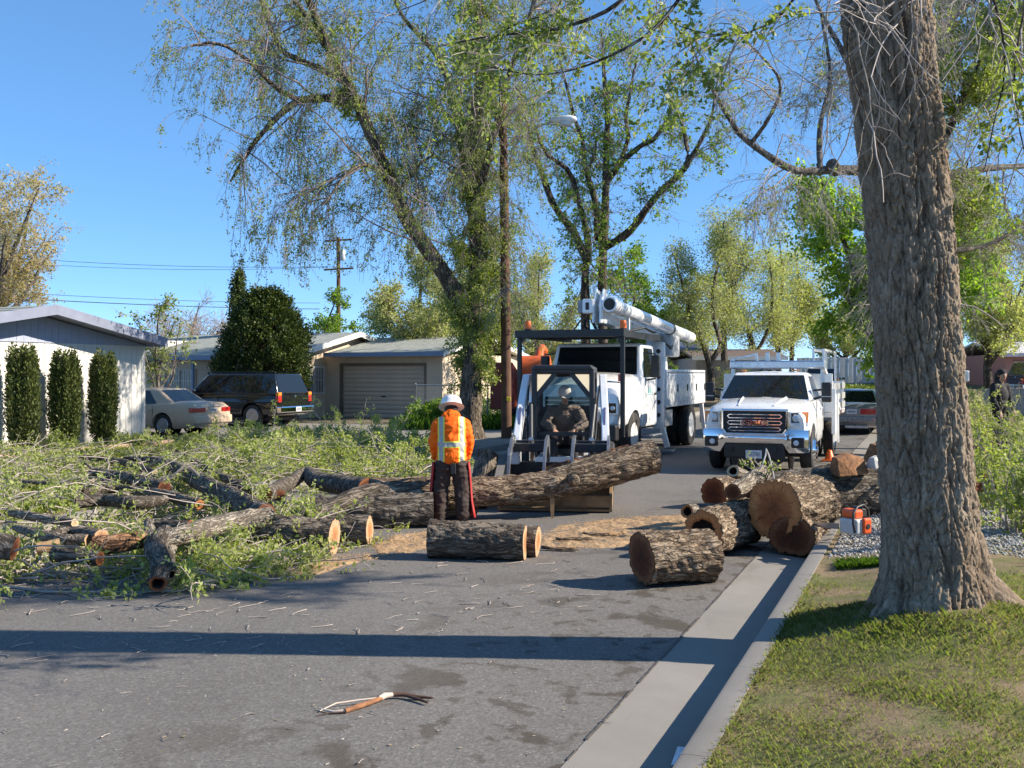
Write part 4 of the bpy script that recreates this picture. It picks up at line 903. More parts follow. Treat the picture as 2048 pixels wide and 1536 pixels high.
def shell(parent, paint, secs, name='body', arches=(), arch_r=0.36, arch_z=0.32, smooth=38, arch_w=9):
    rings = []
    for (y, zb, w_, zt, cr) in secs:
        h = zt-zb
        half = [(w_*.88, zb), (w_*.97, zb+.10*h), (w_, zb+.32*h), (w_*1.0, zb+.58*h), (w_*.975, zb+.80*h), (w_*.92, zb+.94*h), (w_*.82, zt), (w_*.42, zt+cr*.75), (0, zt+cr)]
        rings.append([(px, y, pz) for px, pz in half]+[(-px, y, pz) for px, pz in half[::-1][1:]])
    o = MB().loft(rings).build(name, paint, parent, smooth=smooth)
    if arches:
        c = MB()
        for ya in arches:
            for sg in (-1, 1):
                x0 = secs[0][2]*0.62
                c.lathe([(arch_r, x0), (arch_r, x0+arch_w)], (0, ya, arch_z), 'X', 26, sg)
        cut(o, c); o.data.polygons.foreach_set('use_smooth', np.ones(len(o.data.polygons), dtype=bool)); o.data.set_sharp_from_angle(angle=R(smooth))
        for ya in arches:
            for sg in (-1, 1):
                MB().lathe([(arch_r*0.995, secs[0][2]*0.60), (arch_r*.995, secs[0][2]*.63)], (0, ya, arch_z), 'X', 22, sg).build('wheel_well', BLACKP, o)
    return o
def greenhouse(parent, paint, fb, ft, rt, rb, wb, wt, zb, zr, name='cab_roof', bev=0.06, crown=0.04):
    P = [(-wb, fb, zb), (wb, fb, zb), (wb, rb, zb), (-wb, rb, zb), (-wt, ft, zr), (wt, ft, zr), (wt, rt, zr), (-wt, rt, zr)]
    c = (0, (ft+rt)/2, zr+crown)
    o = MB().add(P+[c], [(3, 2, 1, 0), (0, 1, 5, 4), (1, 2, 6, 5), (2, 3, 7, 6), (3, 0, 4, 7), (4, 5, 8), (5, 6, 8), (6, 7, 8), (7, 4, 8)]).build(name, paint, parent, bevel=bev, seg=3)
    o.data.polygons.foreach_set('use_smooth', np.ones(len(o.data.polygons), dtype=bool)); o.data.set_sharp_from_angle(angle=R(60))
    b = [Vector(p) for p in P]
    return {'front': (b[0], b[1], b[5], b[4]), 'right': (b[1], b[2], b[6], b[5]), 'left': (b[0], b[3], b[7], b[4]), 'rear': (b[3], b[2], b[6], b[7])}
PLATEM = plain('plate_white', (0.62, 0.62, 0.62), 0.5, var=0.1)
INK = plain('plate_ink', (0.05, 0.06, 0.12), 0.6)

def plate_marks(p, y, z):
    m = MB()
    for i in range(7): m.box(-.115+i*.034, -.093+i*.034, y-.004, y, z-.03, z+.03)
    m.build('plate_mark', INK, p)
# ---------------------------------------------------------------- white pickup with flatbed, facing the camera
def gm_truck():
    t = road_thing('work_truck', 'white heavy-duty pickup with chrome grille and rack body facing the camera', 'truck', -3.06, 19.84)
    B = shell(t, WHITE, [(0.04, 0.62, .93, 1.20, .03), (0.12, .60, .975, 1.27, .035), (0.35, .56, 1.0, 1.315, .045), (0.9, .55, 1.01, 1.37, .05), (1.4, .50, 1.015, 1.42, .05), (1.55, .45, 1.015, 1.40, .04), (3.05, .45, 1.015, 1.40, .0)], arches=(1.0,), arch_r=.50, arch_z=.46)
    for sx in (-1, 1):       # hood ridges
        MB().loft([[(sx*.34-.05, .16, 1.29), (sx*.34, .16, 1.335), (sx*.34+.05, .16, 1.29)], [(sx*.40-.06, .8, 1.375), (sx*.40, .8, 1.435), (sx*.40+.06, .8, 1.375)], [(sx*.44-.06, 1.35, 1.42), (sx*.44, 1.35, 1.48), (sx*.44+.06, 1.35, 1.42)]]).build('hood_ridge', WHITE, t, smooth=60)
    g = greenhouse(t, WHITE, 1.28, 2.02, 2.95, 3.05, .965, .76, 1.39, 1.97, bev=.07)
    pane('windshield', g['front'], .035, .965, .06, .90, (0, -1, .5), GLASS, t)
    for k, sx in (('right', 1), ('left', -1)):
        pane('side_window', g[k], .22, .93, .08, .86, (sx, 0, .2), GLASS, t)
        MB().box(sx*1.012-.006, sx*1.012+.006, 1.62, 1.632, .5, 1.4).box(sx*1.012-.006, sx*1.012+.006, 2.92, 2.932, .5, 1.4).build('door_seam', BLACKP, t)
        MB().box(min(sx*1.015, sx*1.05), max(sx*1.015, sx*1.05), 2.62, 2.82, 1.2, 1.24).build('door_handle', CHROME, t, bevel=.008)
        m = MB().box(sx*1.20-.10, sx*1.20+.10, 1.62, 1.76, 1.36, 1.77).build('mirror', BLACKP, t, bevel=.035, seg=3)
        MB().bar((sx*.95, 1.72, 1.42), (sx*1.12, 1.72, 1.48), .05).bar((sx*.93, 1.72, 1.60), (sx*1.12, 1.72, 1.62), .04).build('mirror_arm', BLACKP, m)
        MB().box(sx*1.20-.075, sx*1.20+.075, 1.765, 1.772, 1.50, 1.74).build('mirror_glass', CHROME, m)
        MB().box(sx*1.20-.102, sx*1.20+.102, 1.615, 1.63, 1.47, 1.485).build('mirror_seam', STEEL, m)
    # grille
    gs = MB()
    X, Z0, Z1 = .60, .76, 1.225
    outer = [(-X-.05, Z1+.035), (X+.05, Z1+.035), (X+.045, .86), (X-.06, Z0-.05), (-X+.06, Z0-.05), (-X-.045, .86)]
    inner = [(-X, Z1-.01), (X, Z1-.01), (X-.01, .87), (X-.09, Z0), (-X+.09, Z0), (-X+.01, .87)]
    n = 6; vs_ = [(p[0], y, p[1]) for y in (-.045, .06) for p in outer]+[(p[0], y, p[1]) for y in (-.055, .06) for p in inner]
    fs_ = []
    for i in range(n):
        j = (i+1) % n; fs_ += [(i, j, 12+j, 12+i), (i, 6+i, 6+j, j), (12+i, 12+j, 18+j, 18+i), (6+i, 18+i, 18+j, 6+j)]
    G = gs.add(vs_, fs_).build('grille_surround', CHROME, t, bevel=.012)
    MB().prism(inner, .015, .05, 'XZ').build('grille_back', BLACKP, G)
    for zc in (.865, .99, 1.115):
        hw = .535 if zc > .9 else .515
        o_ = [(-hw, zc), (-hw+.045, zc+.043), (hw-.045, zc+.043), (hw, zc), (hw-.045, zc-.043), (-hw+.045, zc-.043)]
        i_ = [(-hw+.03, zc), (-hw+.055, zc+.024), (hw-.055, zc+.024), (hw-.03, zc), (hw-.055, zc-.024), (-hw+.055, zc-.024)]
        vs_ = [(p[0], y, p[1]) for y in (-.035, .02) for p in o_]+[(p[0], y, p[1]) for y in (-.035, .02) for p in i_]
        MB().add(vs_, fs_).build('grille_bar', CHROME, G, bevel=.005)
    RED = plain('badge_red', (0.40, 0.015, 0.03), 0.25, coat=1, var=.1)
    MB().box(-.27, .27, -.048, -.02, .935, 1.045).build('badge_plate', CHROME, G, bevel=.01)
    text('badge_letters', 'GMC', .165, (0, -.050, .988), (R(90), 0, 0), RED, G, .006, sx=1.42)
    # lamps
    for sx in (-1, 1):
        pts = [(sx*.665, -.012, 1.215), (sx*.665, -.012, .93), (sx*.985, .14, .93), (sx*1.0, .20, 1.225)]
        H = plate(MB(), pts, -.02, .03, (sx*.3, -1, 0)).build('headlight', WHITE, t, bevel=.012)
        def on(u0, u1, v0, v1, nm, mt, o1):
            q = [Vector(p) for p in (pts[1], pts[2], pts[3], pts[0])]
            plate(MB(), [bil(q, u0, v0), bil(q, u1, v0), bil(q, u1, v1), bil(q, u0, v1)], .02, o1, (sx*.3, -1, 0)).build(nm, mt, H, bevel=.006)
        on(.05, .60, .22, .90, 'lamp_bowl', GLASS, .036); on(.60, .97, .22, .92, 'turn_lamp', AMBER, .04); on(.05, .97, .04, .22, 'running_light', LENS, .038)
        MB().lathe([(.062, 0), (.066, .02), (.045, .03), (.001, .035)], (sx*.775, .005, 1.085), 'Y', 14, -1).build('lamp_lens', LENS, H, smooth=40)
        MB().box(sx*.665-.03, sx*.665+.03, -.03, -.01, .92, 1.2).build('lamp_trim', CHROME, H, bevel=.01)
    # bumper: chrome with dropped wings and black centre
    prof = lambda x: (.10*(abs(x)/1.0)**3)
    xs = [-1.01, -.98, -.80, -.66, -.55, -.3, 0, .3, .55, .66, .80, .98, 1.01]
    rings = []
    for x in xs:
        y0 = -.15+prof(x)*2.0; mid = abs(x) < .60
        top = .78 if mid else .86; bot = .60 if mid else .42
        rings.append([(x, y0+.03, top), (x, y0, top-.05), (x, y0-.01, (top+bot)/2), (x, y0+.03, bot), (x, y0+.22, bot), (x, y0+.24, top)])
    bm_ = MB().loft(rings).build('bumper', CHROME, t, smooth=45)
    MB().box(-.58, .58, -.08, .1, .30, .60).build('bumper_valance', BLACKP, bm_, bevel=.02)
    MB().box(-.60, .60, -.145, -.02, .735, .79).build('bumper_pad', plain('pale_trim', (.6, .6, .62), .3), bm_, bevel=.012)
    for sx in (-1, 1):
        MB().box(sx*.83-.12, sx*.83+.12, -.125, -.02, .52, .72).build('fog_lamp_bay', BLACKP, bm_, bevel=.02)
        MB().lathe([(.055, 0), (.05, .02), (.001, .025)], (sx*.80, -.125, .62), 'Y', 14, -1).build('fog_lamp', LENS, bm_, smooth=40)
        MB().tube([(sx*.42, -.05, .50), (sx*.42, -.15, .50), (sx*.42, -.16, .45), (sx*.42, -.06, .44)], .015, 8).build('tow_hook', BLACKP, bm_)
    p = MB().box(-.155, .155, -.105, -.085, .30, .46).build('license_plate', PLATEM, t, bevel=.005)
    text('plate_digits', '1517281', .10, (0, -.107, .38), (R(90), 0, 0), INK, p, .002, sx=.72)
    for x in (-.5, 0, .5) if False else (-.55, -.18, .0, .18, .55):
        MB().box(x-.05, x+.05, 2.06, 2.14, 2.0, 2.035).build('roof_marker', AMBER if abs(x) > .4 else BLACKP, t, bevel=.012)
    MB().lathe([(.05, 0), (.02, .05), (.004, .09)], (.42, 2.2, 2.0), 'Z', 8).build('roof_antenna', BLACKP, t)
    MB().bar((-.55, 1.36, 1.47), (-.05, 1.30, 1.455), .02).bar((.15, 1.30, 1.455), (.65, 1.36, 1.47), .02).build('wiper', BLACKP, t)
    # chassis, wheels
    MB().box(-.45, .45, .3, 6.2, .42, .62).build('chassis', BLACKP, t)
    MB().box(-.9, .9, .75, 1.25, .30, .40).build('axle', BLACKP, t)
    for sx in (-1, 1):
        wheel(t, sx*.90, 1.0, .42, .25, sx, CHROME, rim_r=.6, dish=-.75, spokes=8)
        for q in (.98, .68): wheel(t, sx*q, 5.0, .42, .24, sx, CHROME, rim_r=.6, dish=.4 if q > .8 else .3, spokes=8)
    # rack body
    fb = MB().box(-1.2, 1.2, 3.25, 6.8, .98, 1.10).build('flatbed', WHITE, t, bevel=.015)
    MB().box(-1.19, 1.19, 3.22, 3.30, 1.10, 1.95).build('bulkhead', WHITE, t, bevel=.015)
    ALU = plain('aluminium', (0.55, 0.58, 0.62), 0.3, metal=.8, var=.1)
    MB().box(-1.02, 1.04, 3.0, 3.55, 2.06, 2.24).build('rack_beam', ALU, t, bevel=.03)
    MB().prism([(-1.02, 2.24), (-1.02, 2.28), (-.42, 2.42), (-.40, 2.24), (-.46, 2.24), (-.47, 2.36), (-.93, 2.27), (-.93, 2.24)], 3.1, 3.16, 'XZ').build('rack_bracket', ALU, t, bevel=.006)
    for x in (-.22, .02): MB().bar((x, 3.3, 2.24), (x, 3.3, 2.43), .09, .05).build('rack_pin', ALU, t, bevel=.01)
    for sx in (-1, 1):
        MB().bar((sx*.98, 3.25, 1.05), (sx*.98, 3.25, 2.08), .08).build('rack_post', ALU, t)
        for i in range(7): MB().bar((sx*1.17, 3.45+i*.52, 1.10), (sx*1.17, 3.45+i*.52, 1.78), .05).build('stake', WHITE, t)
        for z in (1.2, 1.42, 1.66): MB().box(sx*1.2-.012, sx*1.2+.012, 3.4, 6.75, z-.075, z+.075).build('side_slat', WHITE, t, bevel=.006)
        MB().box(sx*1.20-.015, sx*1.20+.015, 3.3, 4.25, .42, .97).build('side_skirt', WHITE, t, bevel=.02)
        MB().box(sx*1.215-.04, sx*1.215+.04, 3.2, 3.42, .62, 1.62).build('corner_post', WHITE, t, bevel=.01)
    lad = MB()
    for x in (.78, 1.0): lad.bar((x, 3.3, 2.24), (x, 3.3, 2.50), .05); lad.bar((x, 6.4, 1.2), (x, 6.4, 2.50), .05); lad.bar((x, 3.3, 2.48), (x, 6.4, 2.48), .05)
    for i in range(9): lad.bar((.78, 3.35+i*.38, 2.48), (1.0, 3.35+i*.38, 2.48), .03)
    lad.build('ladder_rack', WHITE, t)
    MB().tube([(1.27, 3.55, 1.5), (1.28, 3.55, .42)], .028, 8).build('flag_staff', WHITE, t)
    MB().bar((1.02, 3.1, 2.06), (1.21, 4.9, 1.12), .07).build('rack_brace', WHITE, t)
    MB().prism([(2.1, 1.42), (3.0, 1.42), (3.0, 1.95), (2.55, 1.95)], .70, .74, 'YZ').build('seat_headrest', BLACKP, t)
    tag(t, kind=None); return t
gm_truck()
c = thing('traffic_cone', 'small orange cone base standing beside the white pickup rack body', 'cone', rd(23.3, -1.95, 0.0), ROAD)
MB().box(-.16, .16, -.16, .16, 0, .035).build('base', ORANGE, c, bevel=.012); MB().lathe([(.11, .035), (.05, .24), (.04, .25)], (0, 0, 0), 'Z', 16).build('body', ORANGE, c, smooth=50)

# ---------------------------------------------------------------- bucket truck
def bucket_truck():
    t = road_thing('bucket_truck', 'white utility truck with aerial boom over a black cab guard', 'truck', -7.1, 20.45)
    TW = plain('truck_white', (0.78, 0.79, 0.80), 0.3, coat=.5, var=.05, dirt=((.5, .48, .44), .3))
    shell(t, TW, [(0.02, .86, 1.02, 1.50, .05), (0.12, .78, 1.12, 1.64, .08), (0.5, .76, 1.15, 1.76, .10), (1.2, .76, 1.15, 1.86, .10), (1.75, .72, 1.14, 1.93, .06), (1.85, .70, 1.13, 1.92, .02)], 'hood', arches=(1.22,), arch_r=.60, arch_z=.55)
    MB().box(-.55, .55, -.03, .06, .95, 1.45).build('grille', BLACKP, t, bevel=.03)
    for i in range(5): MB().box(-.5, .5, -.045, -.03, 1.0+i*.09, 1.025+i*.09).build('grille_bar', STEEL, t)
    for sx in (-1, 1):
        H = MB().box(sx*.93-.17, sx*.93+.17, -.01, .12, 1.06, 1.36).build('headlight', WHITE, t, bevel=.03)
        MB().box(sx*.93-.13, sx*.93+.13, -.022, -.01, 1.11, 1.32).build('lamp_bowl', GLASS, H, bevel=.008)
        for dx in (-.06, .06): MB().lathe([(.05, 0), (.045, .02), (.001, .03)], (sx*.93+dx, -.022, 1.215), 'Y', 12, -1).build('lamp_lens', LENS, H, smooth=40)
        MB().box(sx*.99-.05, sx*.99+.05, .18, .28, 1.3, 1.42).build('turn_lamp', AMBER, t, bevel=.01)
    MB().box(-1.12, 1.12, -.22, .05, .52, .86).build('bumper', BLACKP, t, bevel=.04)
    # cab
    cab = greenhouse(t, TW, 1.85, 2.12, 3.25, 3.3, 1.12, 1.04, 1.85, 2.66, bev=.07, name='cab_roof')
    MB().box(-1.13, 1.13, 1.85, 3.3, .72, 1.9).build('cab', TW, t, bevel=.05)
    pane('windshield', cab['front'], .05, .95, .10, .90, (0, -1, .3), GLASS, t)
    for k, sx in (('right', 1), ('left', -1)):
        pane('side_window', cab[k], .14, .80, .02, .86, (sx, 0, .1), CLEAR if False else GLASS, t)
        d_ = MB().box(min(sx*1.13, sx*1.145), max(sx*1.13, sx*1.145), 1.98, 3.12, .80, 1.86).build('door', TW, t, bevel=.012)
        MB().box(min(sx*1.145, sx*1.17), max(sx*1.145, sx*1.17), 2.9, 3.05, 1.45, 1.5).build('door_handle', BLACKP, d_)
        if sx > 0:
            em = plain('emblem_teal', (.12, .42, .42), .5)
            e = MB(); e.prism([(2.34, 1.50), (2.40, 1.66), (2.46, 1.50)], 1.1455, 1.149, 'YZ').prism([(2.50, 1.50), (2.56, 1.68), (2.62, 1.50)], 1.1455, 1.149, 'YZ').box(1.1455, 1.149, 2.30, 2.68, 1.46, 1.475)
            e.build('door_emblem', em, d_)
        MB().box(sx*1.15-.15, sx*1.15+.12, 2.1, 3.2, .45, .52).build('step', GALV, t)
        m = MB().box(sx*1.36-.10, sx*1.36+.10, 2.12, 2.26, 1.86, 2.38).build('mirror', BLACKP, t, bevel=.03)
        MB().bar((sx*1.12, 2.2, 1.8), (sx*1.36, 2.2, 1.84), .04).bar((sx*1.08, 2.2, 2.45), (sx*1.36, 2.2, 2.40), .03).build('mirror_arm', BLACKP, m)
    MB().lathe([(.06, 0), (.06, .16)], (1.0, .55, 1.78), 'Z', 8).build('hood_mirror', plain('mirror_red', (.3, .03, .03), .4), t)
    # black guard frame over the cab
    g = MB()
    for sx in (-1, 1):
        g.bar((sx*1.18, .08, .6), (sx*1.18, .08, 2.80), .085); g.bar((sx*1.18, 0, 2.80), (sx*1.18, 3.5, 2.80), .10, .12)
        g.bar((sx*1.18, .08, 2.62), (sx*.98, .08, 2.80), .05)
    g.build('guard_frame', DARKM, t); dk = MB()
    dk.box(-1.24, 1.24, -.05, .06, 2.74, 2.90)
    for i in range(8): dk.box(-1.15, 1.15, .3+i*.42, .4+i*.42, 2.80, 2.86)
    dk.box(-1.15, 1.15, .06, 3.5, 2.865, 2.885); dk.build('guard_deck', DARKM, t)
    for x, y in ((-1.05, .25), (1.0, .75)):
        b = MB().lathe([(.08, 0), (.08, .05), (.07, .06)], (x, y, 2.885), 'Z', 14).build('beacon', BLACKP, t); MB().lathe([(.075, .06), (.075, .20), (.06, .235), (.001, .24)], (x, y, 2.885), 'Z', 14).build('beacon_lens', ORANGE, b, smooth=40)
    # behind the cab: outrigger column, bodies
    col = MB().box(.98, 1.26, 3.42, 3.56, .62, 2.72).build('outrigger_column', TW, t, bevel=.015)
    for i in range(6): MB().lathe([(.055, 0), (.055, .012)], (1.12, 3.418, .95+i*.31), 'Y', 12, -1).build('column_hole', BLACKP, col)
    MB().bar((1.12, 3.5, .9), (1.32, 3.5, .16), .12).build('outrigger_leg', TW, t); MB().box(1.18, 1.48, 3.35, 3.65, .06, .10).build('outrigger_foot', GALV, t, bevel=.01)
    MB().box(-1.24, -.96, 3.42, 3.56, .62, 2.72).build('outrigger_column', TW, t, bevel=.015)
    for sx in (-1, 1):
        x0, x1 = sorted((sx*.62, sx*1.25))
        ub = MB().box(x0, x1, 3.75, 8.4, 1.12, 2.06).build('utility_box', TW, t, bevel=.02)
        for i in range(4):
            y0 = 3.9+i*1.12
            dr = MB().box(min(sx*1.25, sx*1.265), max(sx*1.25, sx*1.265), y0, y0+1.04, 1.24, 1.94).build('box_door', TW, ub, bevel=.012)
            MB().box(min(sx*1.265, sx*1.285), max(sx*1.265, sx*1.285), y0+.9, y0+.95, 1.5, 1.68).build('latch', BLACKP, dr)
        MB().box(min(sx*1.25, sx*1.262), max(sx*1.25, sx*1.262), 3.8, 8.35, 1.97, 2.0).build('box_rail', STEEL, ub)
        MB().prism([(5.55, 1.12), (5.75, .85), (7.6, .85), (7.8, 1.12)], sx*.7, sx*1.25, 'YZ').build('fender', TW, t) if False else None
    MB().box(-.55, 1.0, 3.62, 4.3, 2.06, 2.52).build('locker', TW, t, bevel=.03)
    MB().box(-.62, .62, 3.6, 8.3, .95, 1.3).build('deck', GALV, t)
    MB().box(-.42, .42, .3, 8.6, .55, .82).build('chassis', BLACKP, t); MB().box(.5, 1.1, 4.0, 5.0, .62, 1.05).build('battery_box', GALV, t, bevel=.03)
    MB().box(-1.0, 1.0, 1.1, 1.34, .42, .60).build('axle', BLACKP, t)
    RIMW = plain('rim_white', (.62, .62, .61), .5, var=.15, dirt=((.3, .27, .23), .5))
    for sx in (-1, 1):
        wheel(t, sx*1.0, 1.22, .55, .30, sx, RIMW, rim_r=.55, dish=.1, spokes=8)
        for q in (1.08, .76): wheel(t, sx*q, 6.75, .565, .29, sx, RIMW, rim_r=.58, dish=.5, spokes=8)
    MB().bar((1.15, 8.3, 1.1), (1.25, 8.3, .25), .10).build('outrigger_leg', TW, t)
    MB().box(1.1, 1.2, 8.35, 8.42, .55, 2.0).build('rear_post', TW, t)
    # booms
    BW = plain('boom_white', (.82, .83, .84), .25, coat=.4, var=.04)
    ub = MB().tube([(.78, .45, 3.46), (.78, 8.6, 3.02)], .155, 24).build('upper_boom', BW, t, smooth=40)
    MB().lathe([(.165, -.02), (.178, .0), (.178, .26), (.165, .28)], (.78, .45, 3.46), 'Y', 24).build('boom_collar', BW, ub, smooth=40)
    MB().lathe([(.135, 0), (.13, .02)], (.78, .445, 3.46), 'Y', 20, -1).build('boom_mouth', BLACKP, ub)
    MB().tube([(.78, 7.3, 3.09), (.78, 7.8, 3.065)], .165, 20).build('boom_band', plain('band_grey', (.35, .38, .45), .5), ub)
    MB().tube([(.78, 5.9, 3.17), (.78, 6.0, 3.165)], .170, 20).build('boom_strap', BLACKP, ub)
    lb = MB().bar((.42, .75, 3.22), (.42, 6.6, 2.92), .26, .26).build('lower_boom', BW, t, bevel=.03)
    MB().tube([(.40, 1.0, 3.48), (.40, 2.9, 3.40)], .09, 14).build('boom_cylinder', BW, t, smooth=40)
    MB().tube([(.40, 2.9, 3.40), (.40, 5.6, 3.16)], .075, 14).build('boom_rod', BW, t, smooth=40)
    el = MB().prism([(.35, 3.05), (.9, 3.05), (1.1, 3.35), (.85, 3.78), (.62, 3.82), (.42, 3.5)], .40, .45, 'YZ').prism([(.35, 3.05), (.9, 3.05), (1.1, 3.35), (.85, 3.78), (.62, 3.82), (.42, 3.5)], .56, .61, 'YZ').build('boom_elbow', BW, t, bevel=.02)
    MB().lathe([(.24, -.05), (.24, .05)], (.58, .7, 3.42), 'X', 20).build('elbow_disc', BW, el, smooth=40)
    bk = MB().box(.20, .45, .3, .72, 3.26, 3.58).build('boom_head', BW, t, bevel=.03)
    MB().box(.28, .36, .285, .3, 3.34, 3.50).build('head_slot', BLACKP, bk, bevel=.04)
    MB().box(.08, .20, .35, .68, 3.28, 3.56).build('head_cap', plain('cap_grey', (.25, .28, .33), .5), bk, bevel=.02)
    MB().tube([(.2, .5, 3.15), (.18, .55, 3.0), (.25, .6, 2.92)], .03, 8).tube([(.32, .6, 3.15), (.36, .62, 3.05), (.42, .6, 2.95)], .035, 8).build('hose', BLACKP, bk)
    # turret
    tu = MB().box(.15, .85, 5.9, 6.9, 2.42, 3.02).build('turret', plain('turret_grey', (.36, .37, .39), .5), t, bevel=.05)
    MB().lathe([(.42, 0), (.42, .5), (.36, .55)], (.3, 6.4, 1.3), 'Z', 20).lathe([(.34, .5), (.30, 1.2)], (.3, 6.4, 1.3), 'Z', 20).build('pedestal', TW, t, smooth=40)
    rst = MB().bar((.78, 1.9, 2.88), (.78, 1.9, 3.26), .08).bar((.42, 2.3, 2.88), (.42, 2.3, 3.02), .10).bar((.2, 2.1, 2.9), (.95, 2.1, 2.9), .08).build('boom_rest', BW, t)
    MB().tube([(.9, 1.4, 2.9), (1.1, 2.2, 3.02), (1.05, 3.2, 2.95), (.85, 4.2, 3.0)], .03, 8).tube([(.9, 4.6, 2.85), (1.05, 5.0, 2.6), (.9, 5.8, 2.7)], .03, 8).build('hydraulic_hose', BLACKP, t)
    return t
bucket_truck()

# ---------------------------------------------------------------- parked cars
def car(name, label, cat, s, t_, turn, L, W, paint, secs, gh, wheels, wr, side_cuts, world=None, rim=None, rear=True, group=None, z=0.0, extra=None, lampmat=None):
    """local front at y=0, tail at y=L"""
    o = thing(name, label, cat, rd(s, t_, z) if world is None else world, (ROAD if world is None else 0)+turn, group)
    B = shell(o, paint, secs, arches=wheels, arch_r=wr*1.16, arch_z=wr*1.02)
    g = greenhouse(o, paint, *gh, bev=.05)
    pane('windshield', g['front'], .05, .95, .06, .93, (0, -1, .6), GLASS, o)
    pane('rear_window', g['rear'], .06, .94, .10, .92, (0, 1, .6), GLASS, o)
    for k, sx in (('right', 1), ('left', -1)):
        for (u0, u1, sk) in side_cuts: pane('side_window', g[k], u0, u1, .06, .88, (sx, 0, .3), GLASS, o, skew=sk)
        y0 = wheels[0]; 
        for yy in (y0+.62, (wheels[0]+wheels[1])/2+.05, wheels[1]-.35):
            i = min(range(len(secs)), key=lambda q: abs(secs[q][0]-yy)); w_ = secs[i][2]
            MB().box(sx*w_-.004, sx*w_+.004, yy, yy+.008, .38, gh[6]-.04).build('door_seam', BLACKP, o)
        for yy in ((wheels[0]+wheels[1])/2-.12, wheels[1]-.5): MB().box(sx*W*.5*.985-.02, sx*W*.5*.985+.02, yy, yy+.15, gh[6]-.16, gh[6]-.12).build('door_handle', paint, o, bevel=.008)
        MB().box(sx*W*.5*.99-.012, sx*W*.5*.99+.016, wheels[0]+wr*1.3, wheels[1]-wr*1.3, .52, .58).build('side_moulding', paint, o, bevel=.008)
        MB().box(sx*(gh[4]+.10)-.09, sx*(gh[4]+.10)+.09, gh[0]+.30, gh[0]+.44, gh[6]+.02, gh[6]+.16).build('mirror', paint, o, bevel=.03)
        for yw in wheels: wheel(o, sx*(W/2-.115), yw, wr, .20, sx, rim or STEEL, rim_r=.64, spokes=7)
    MB().box(-W*.4, W*.4, .4, L-.4, .22, .34).build('underbody', BLACKP, o)
    if extra: extra(o, L, W)
    return o
def sedan_secs(L, W, zh, zd):
    h = W/2
    return [(0.0, .36, h*.80, .60, .02), (.06, .26, h*.92, .66, .03), (.35, .22, h*.985, zh-.06, .04), (.9, .20, h, zh, .05), (1.35, .20, h, zh+.06, .04), (L*.5, .20, h, zh+.08, .0), (L-1.3, .20, h, zd, .02), (L-.75, .21, h, zd+.01, .03), (L-.22, .24, h*.975, zd-.01, .03), (L-.06, .30, h*.93, zd-.10, .02), (L, .40, h*.86, zd-.15, .01)]
def rear_lamps(o, L, W, z0, z1, xw, mat=None, full=False):
    for sx in (-1, 1):
        h = W/2; x0 = h*.92-xw
        MB().prism([(sx*x0, L-.012), (sx*h*.84, L-.018), (sx*h*.955, L-.085), (sx*h*.985, L-.22), (sx*h*.93, L-.22), (sx*h*.88, L-.11), (sx*x0, L-.08)], z0, z1, 'XY').build('tail_lamp', mat or REDL, o, bevel=.012)
    if full: MB().box(-W*.455+xw, W*.455-xw, L-.09, L-.032, z0, z1).build('lamp_strip', mat or REDL, o)
def camry_extra(o, L, W):
    rear_lamps(o, L+.03, W, .70, .83, .46)
    b = MB().loft([[(x, L-.12+.16*(1-abs(x/.86)**4)-.03, z) for x in (-.86, -.8, -.5, 0, .5, .8, .86)][:] for z in (.36, .40, .58, .62)], close=False, caps=False)
    MB().box(-.84, .84, L-.14, L+.04, .36, .61).build('bumper', o.children[0].data.materials[0], o, bevel=.05, seg=3)
    p = MB().box(-.155, .155, L-.02, L+.012, .69, .83).build('license_plate', PLATEM, o, bevel=.006); plate_marks(p, L+.014, .76)
    MB().box(-.30, .30, L-.02, L+.01, .835, .86).build('plate_garnish', CHROME, o)
    MB().lathe([(.045, 0), (.04, .008)], (0, L-.01, .895), 'Y', 14).build('badge', CHROME, o)
    MB().tube([(.45, L-.2, .26), (.45, L+.03, .25)], .028, 10).build('exhaust', STEEL, o)
GOLD = plain('champagne_paint', (.58, .44, .31), .42, metal=.0, coat=.25, var=.05)
car('sedan_car', 'champagne sedan parked nose-in beside the white house', 'car', 24.15, -24.35, R(-90), 4.78, 1.78, GOLD, sedan_secs(4.78, 1.78, .86, .98),
    (1.25, 1.95, 3.25, 4.05, .80, .60, .90, 1.38), (0.95, 3.62), .32, ((.26, .50, .0), (.53, .76, .03)), z=.125, extra=camry_extra)
def suv_extra(o, L, W):
    for sx in (-1, 1):
        l = MB().box(sx*.90-.10, sx*.90+.10, L-.12, L+.01, .86, 1.08).build('tail_lamp', REDL, o, bevel=.02); MB().box(sx*.90-.095, sx*.90+.095, L-.11, L+.012, 1.085, 1.2).build('turn_lamp', AMBER, o, bevel=.015)
        MB().bar((sx*.68, 1.9, 1.90), (sx*.68, 4.7, 1.90), .04).build('roof_rail', BLACKP, o)
    MB().box(-.98, .98, L-.1, L+.14, .50, .72).build('bumper', CHROME, o, bevel=.04, seg=3)
    p = MB().box(-.155, .155, L+.135, L+.15, .53, .69).build('license_plate', PLATEM, o, bevel=.005); plate_marks(p, L+.152, .61)
    MB().box(-.75, -.45, L-.01, L+.008, .95, .985).build('badge', CHROME, o); MB().lathe([(.05, 0), (.045, .02)], (0, L-.005, 1.06), 'Y', 12).build('badge_disc', CHROME, o)
    MB().box(-.55, .55, L-.06, L-.02, 1.17, 1.19).build('wiper', BLACKP, o)
BLK = plain('black_paint', (.007, .007, .010), .12, coat=1, var=.1)
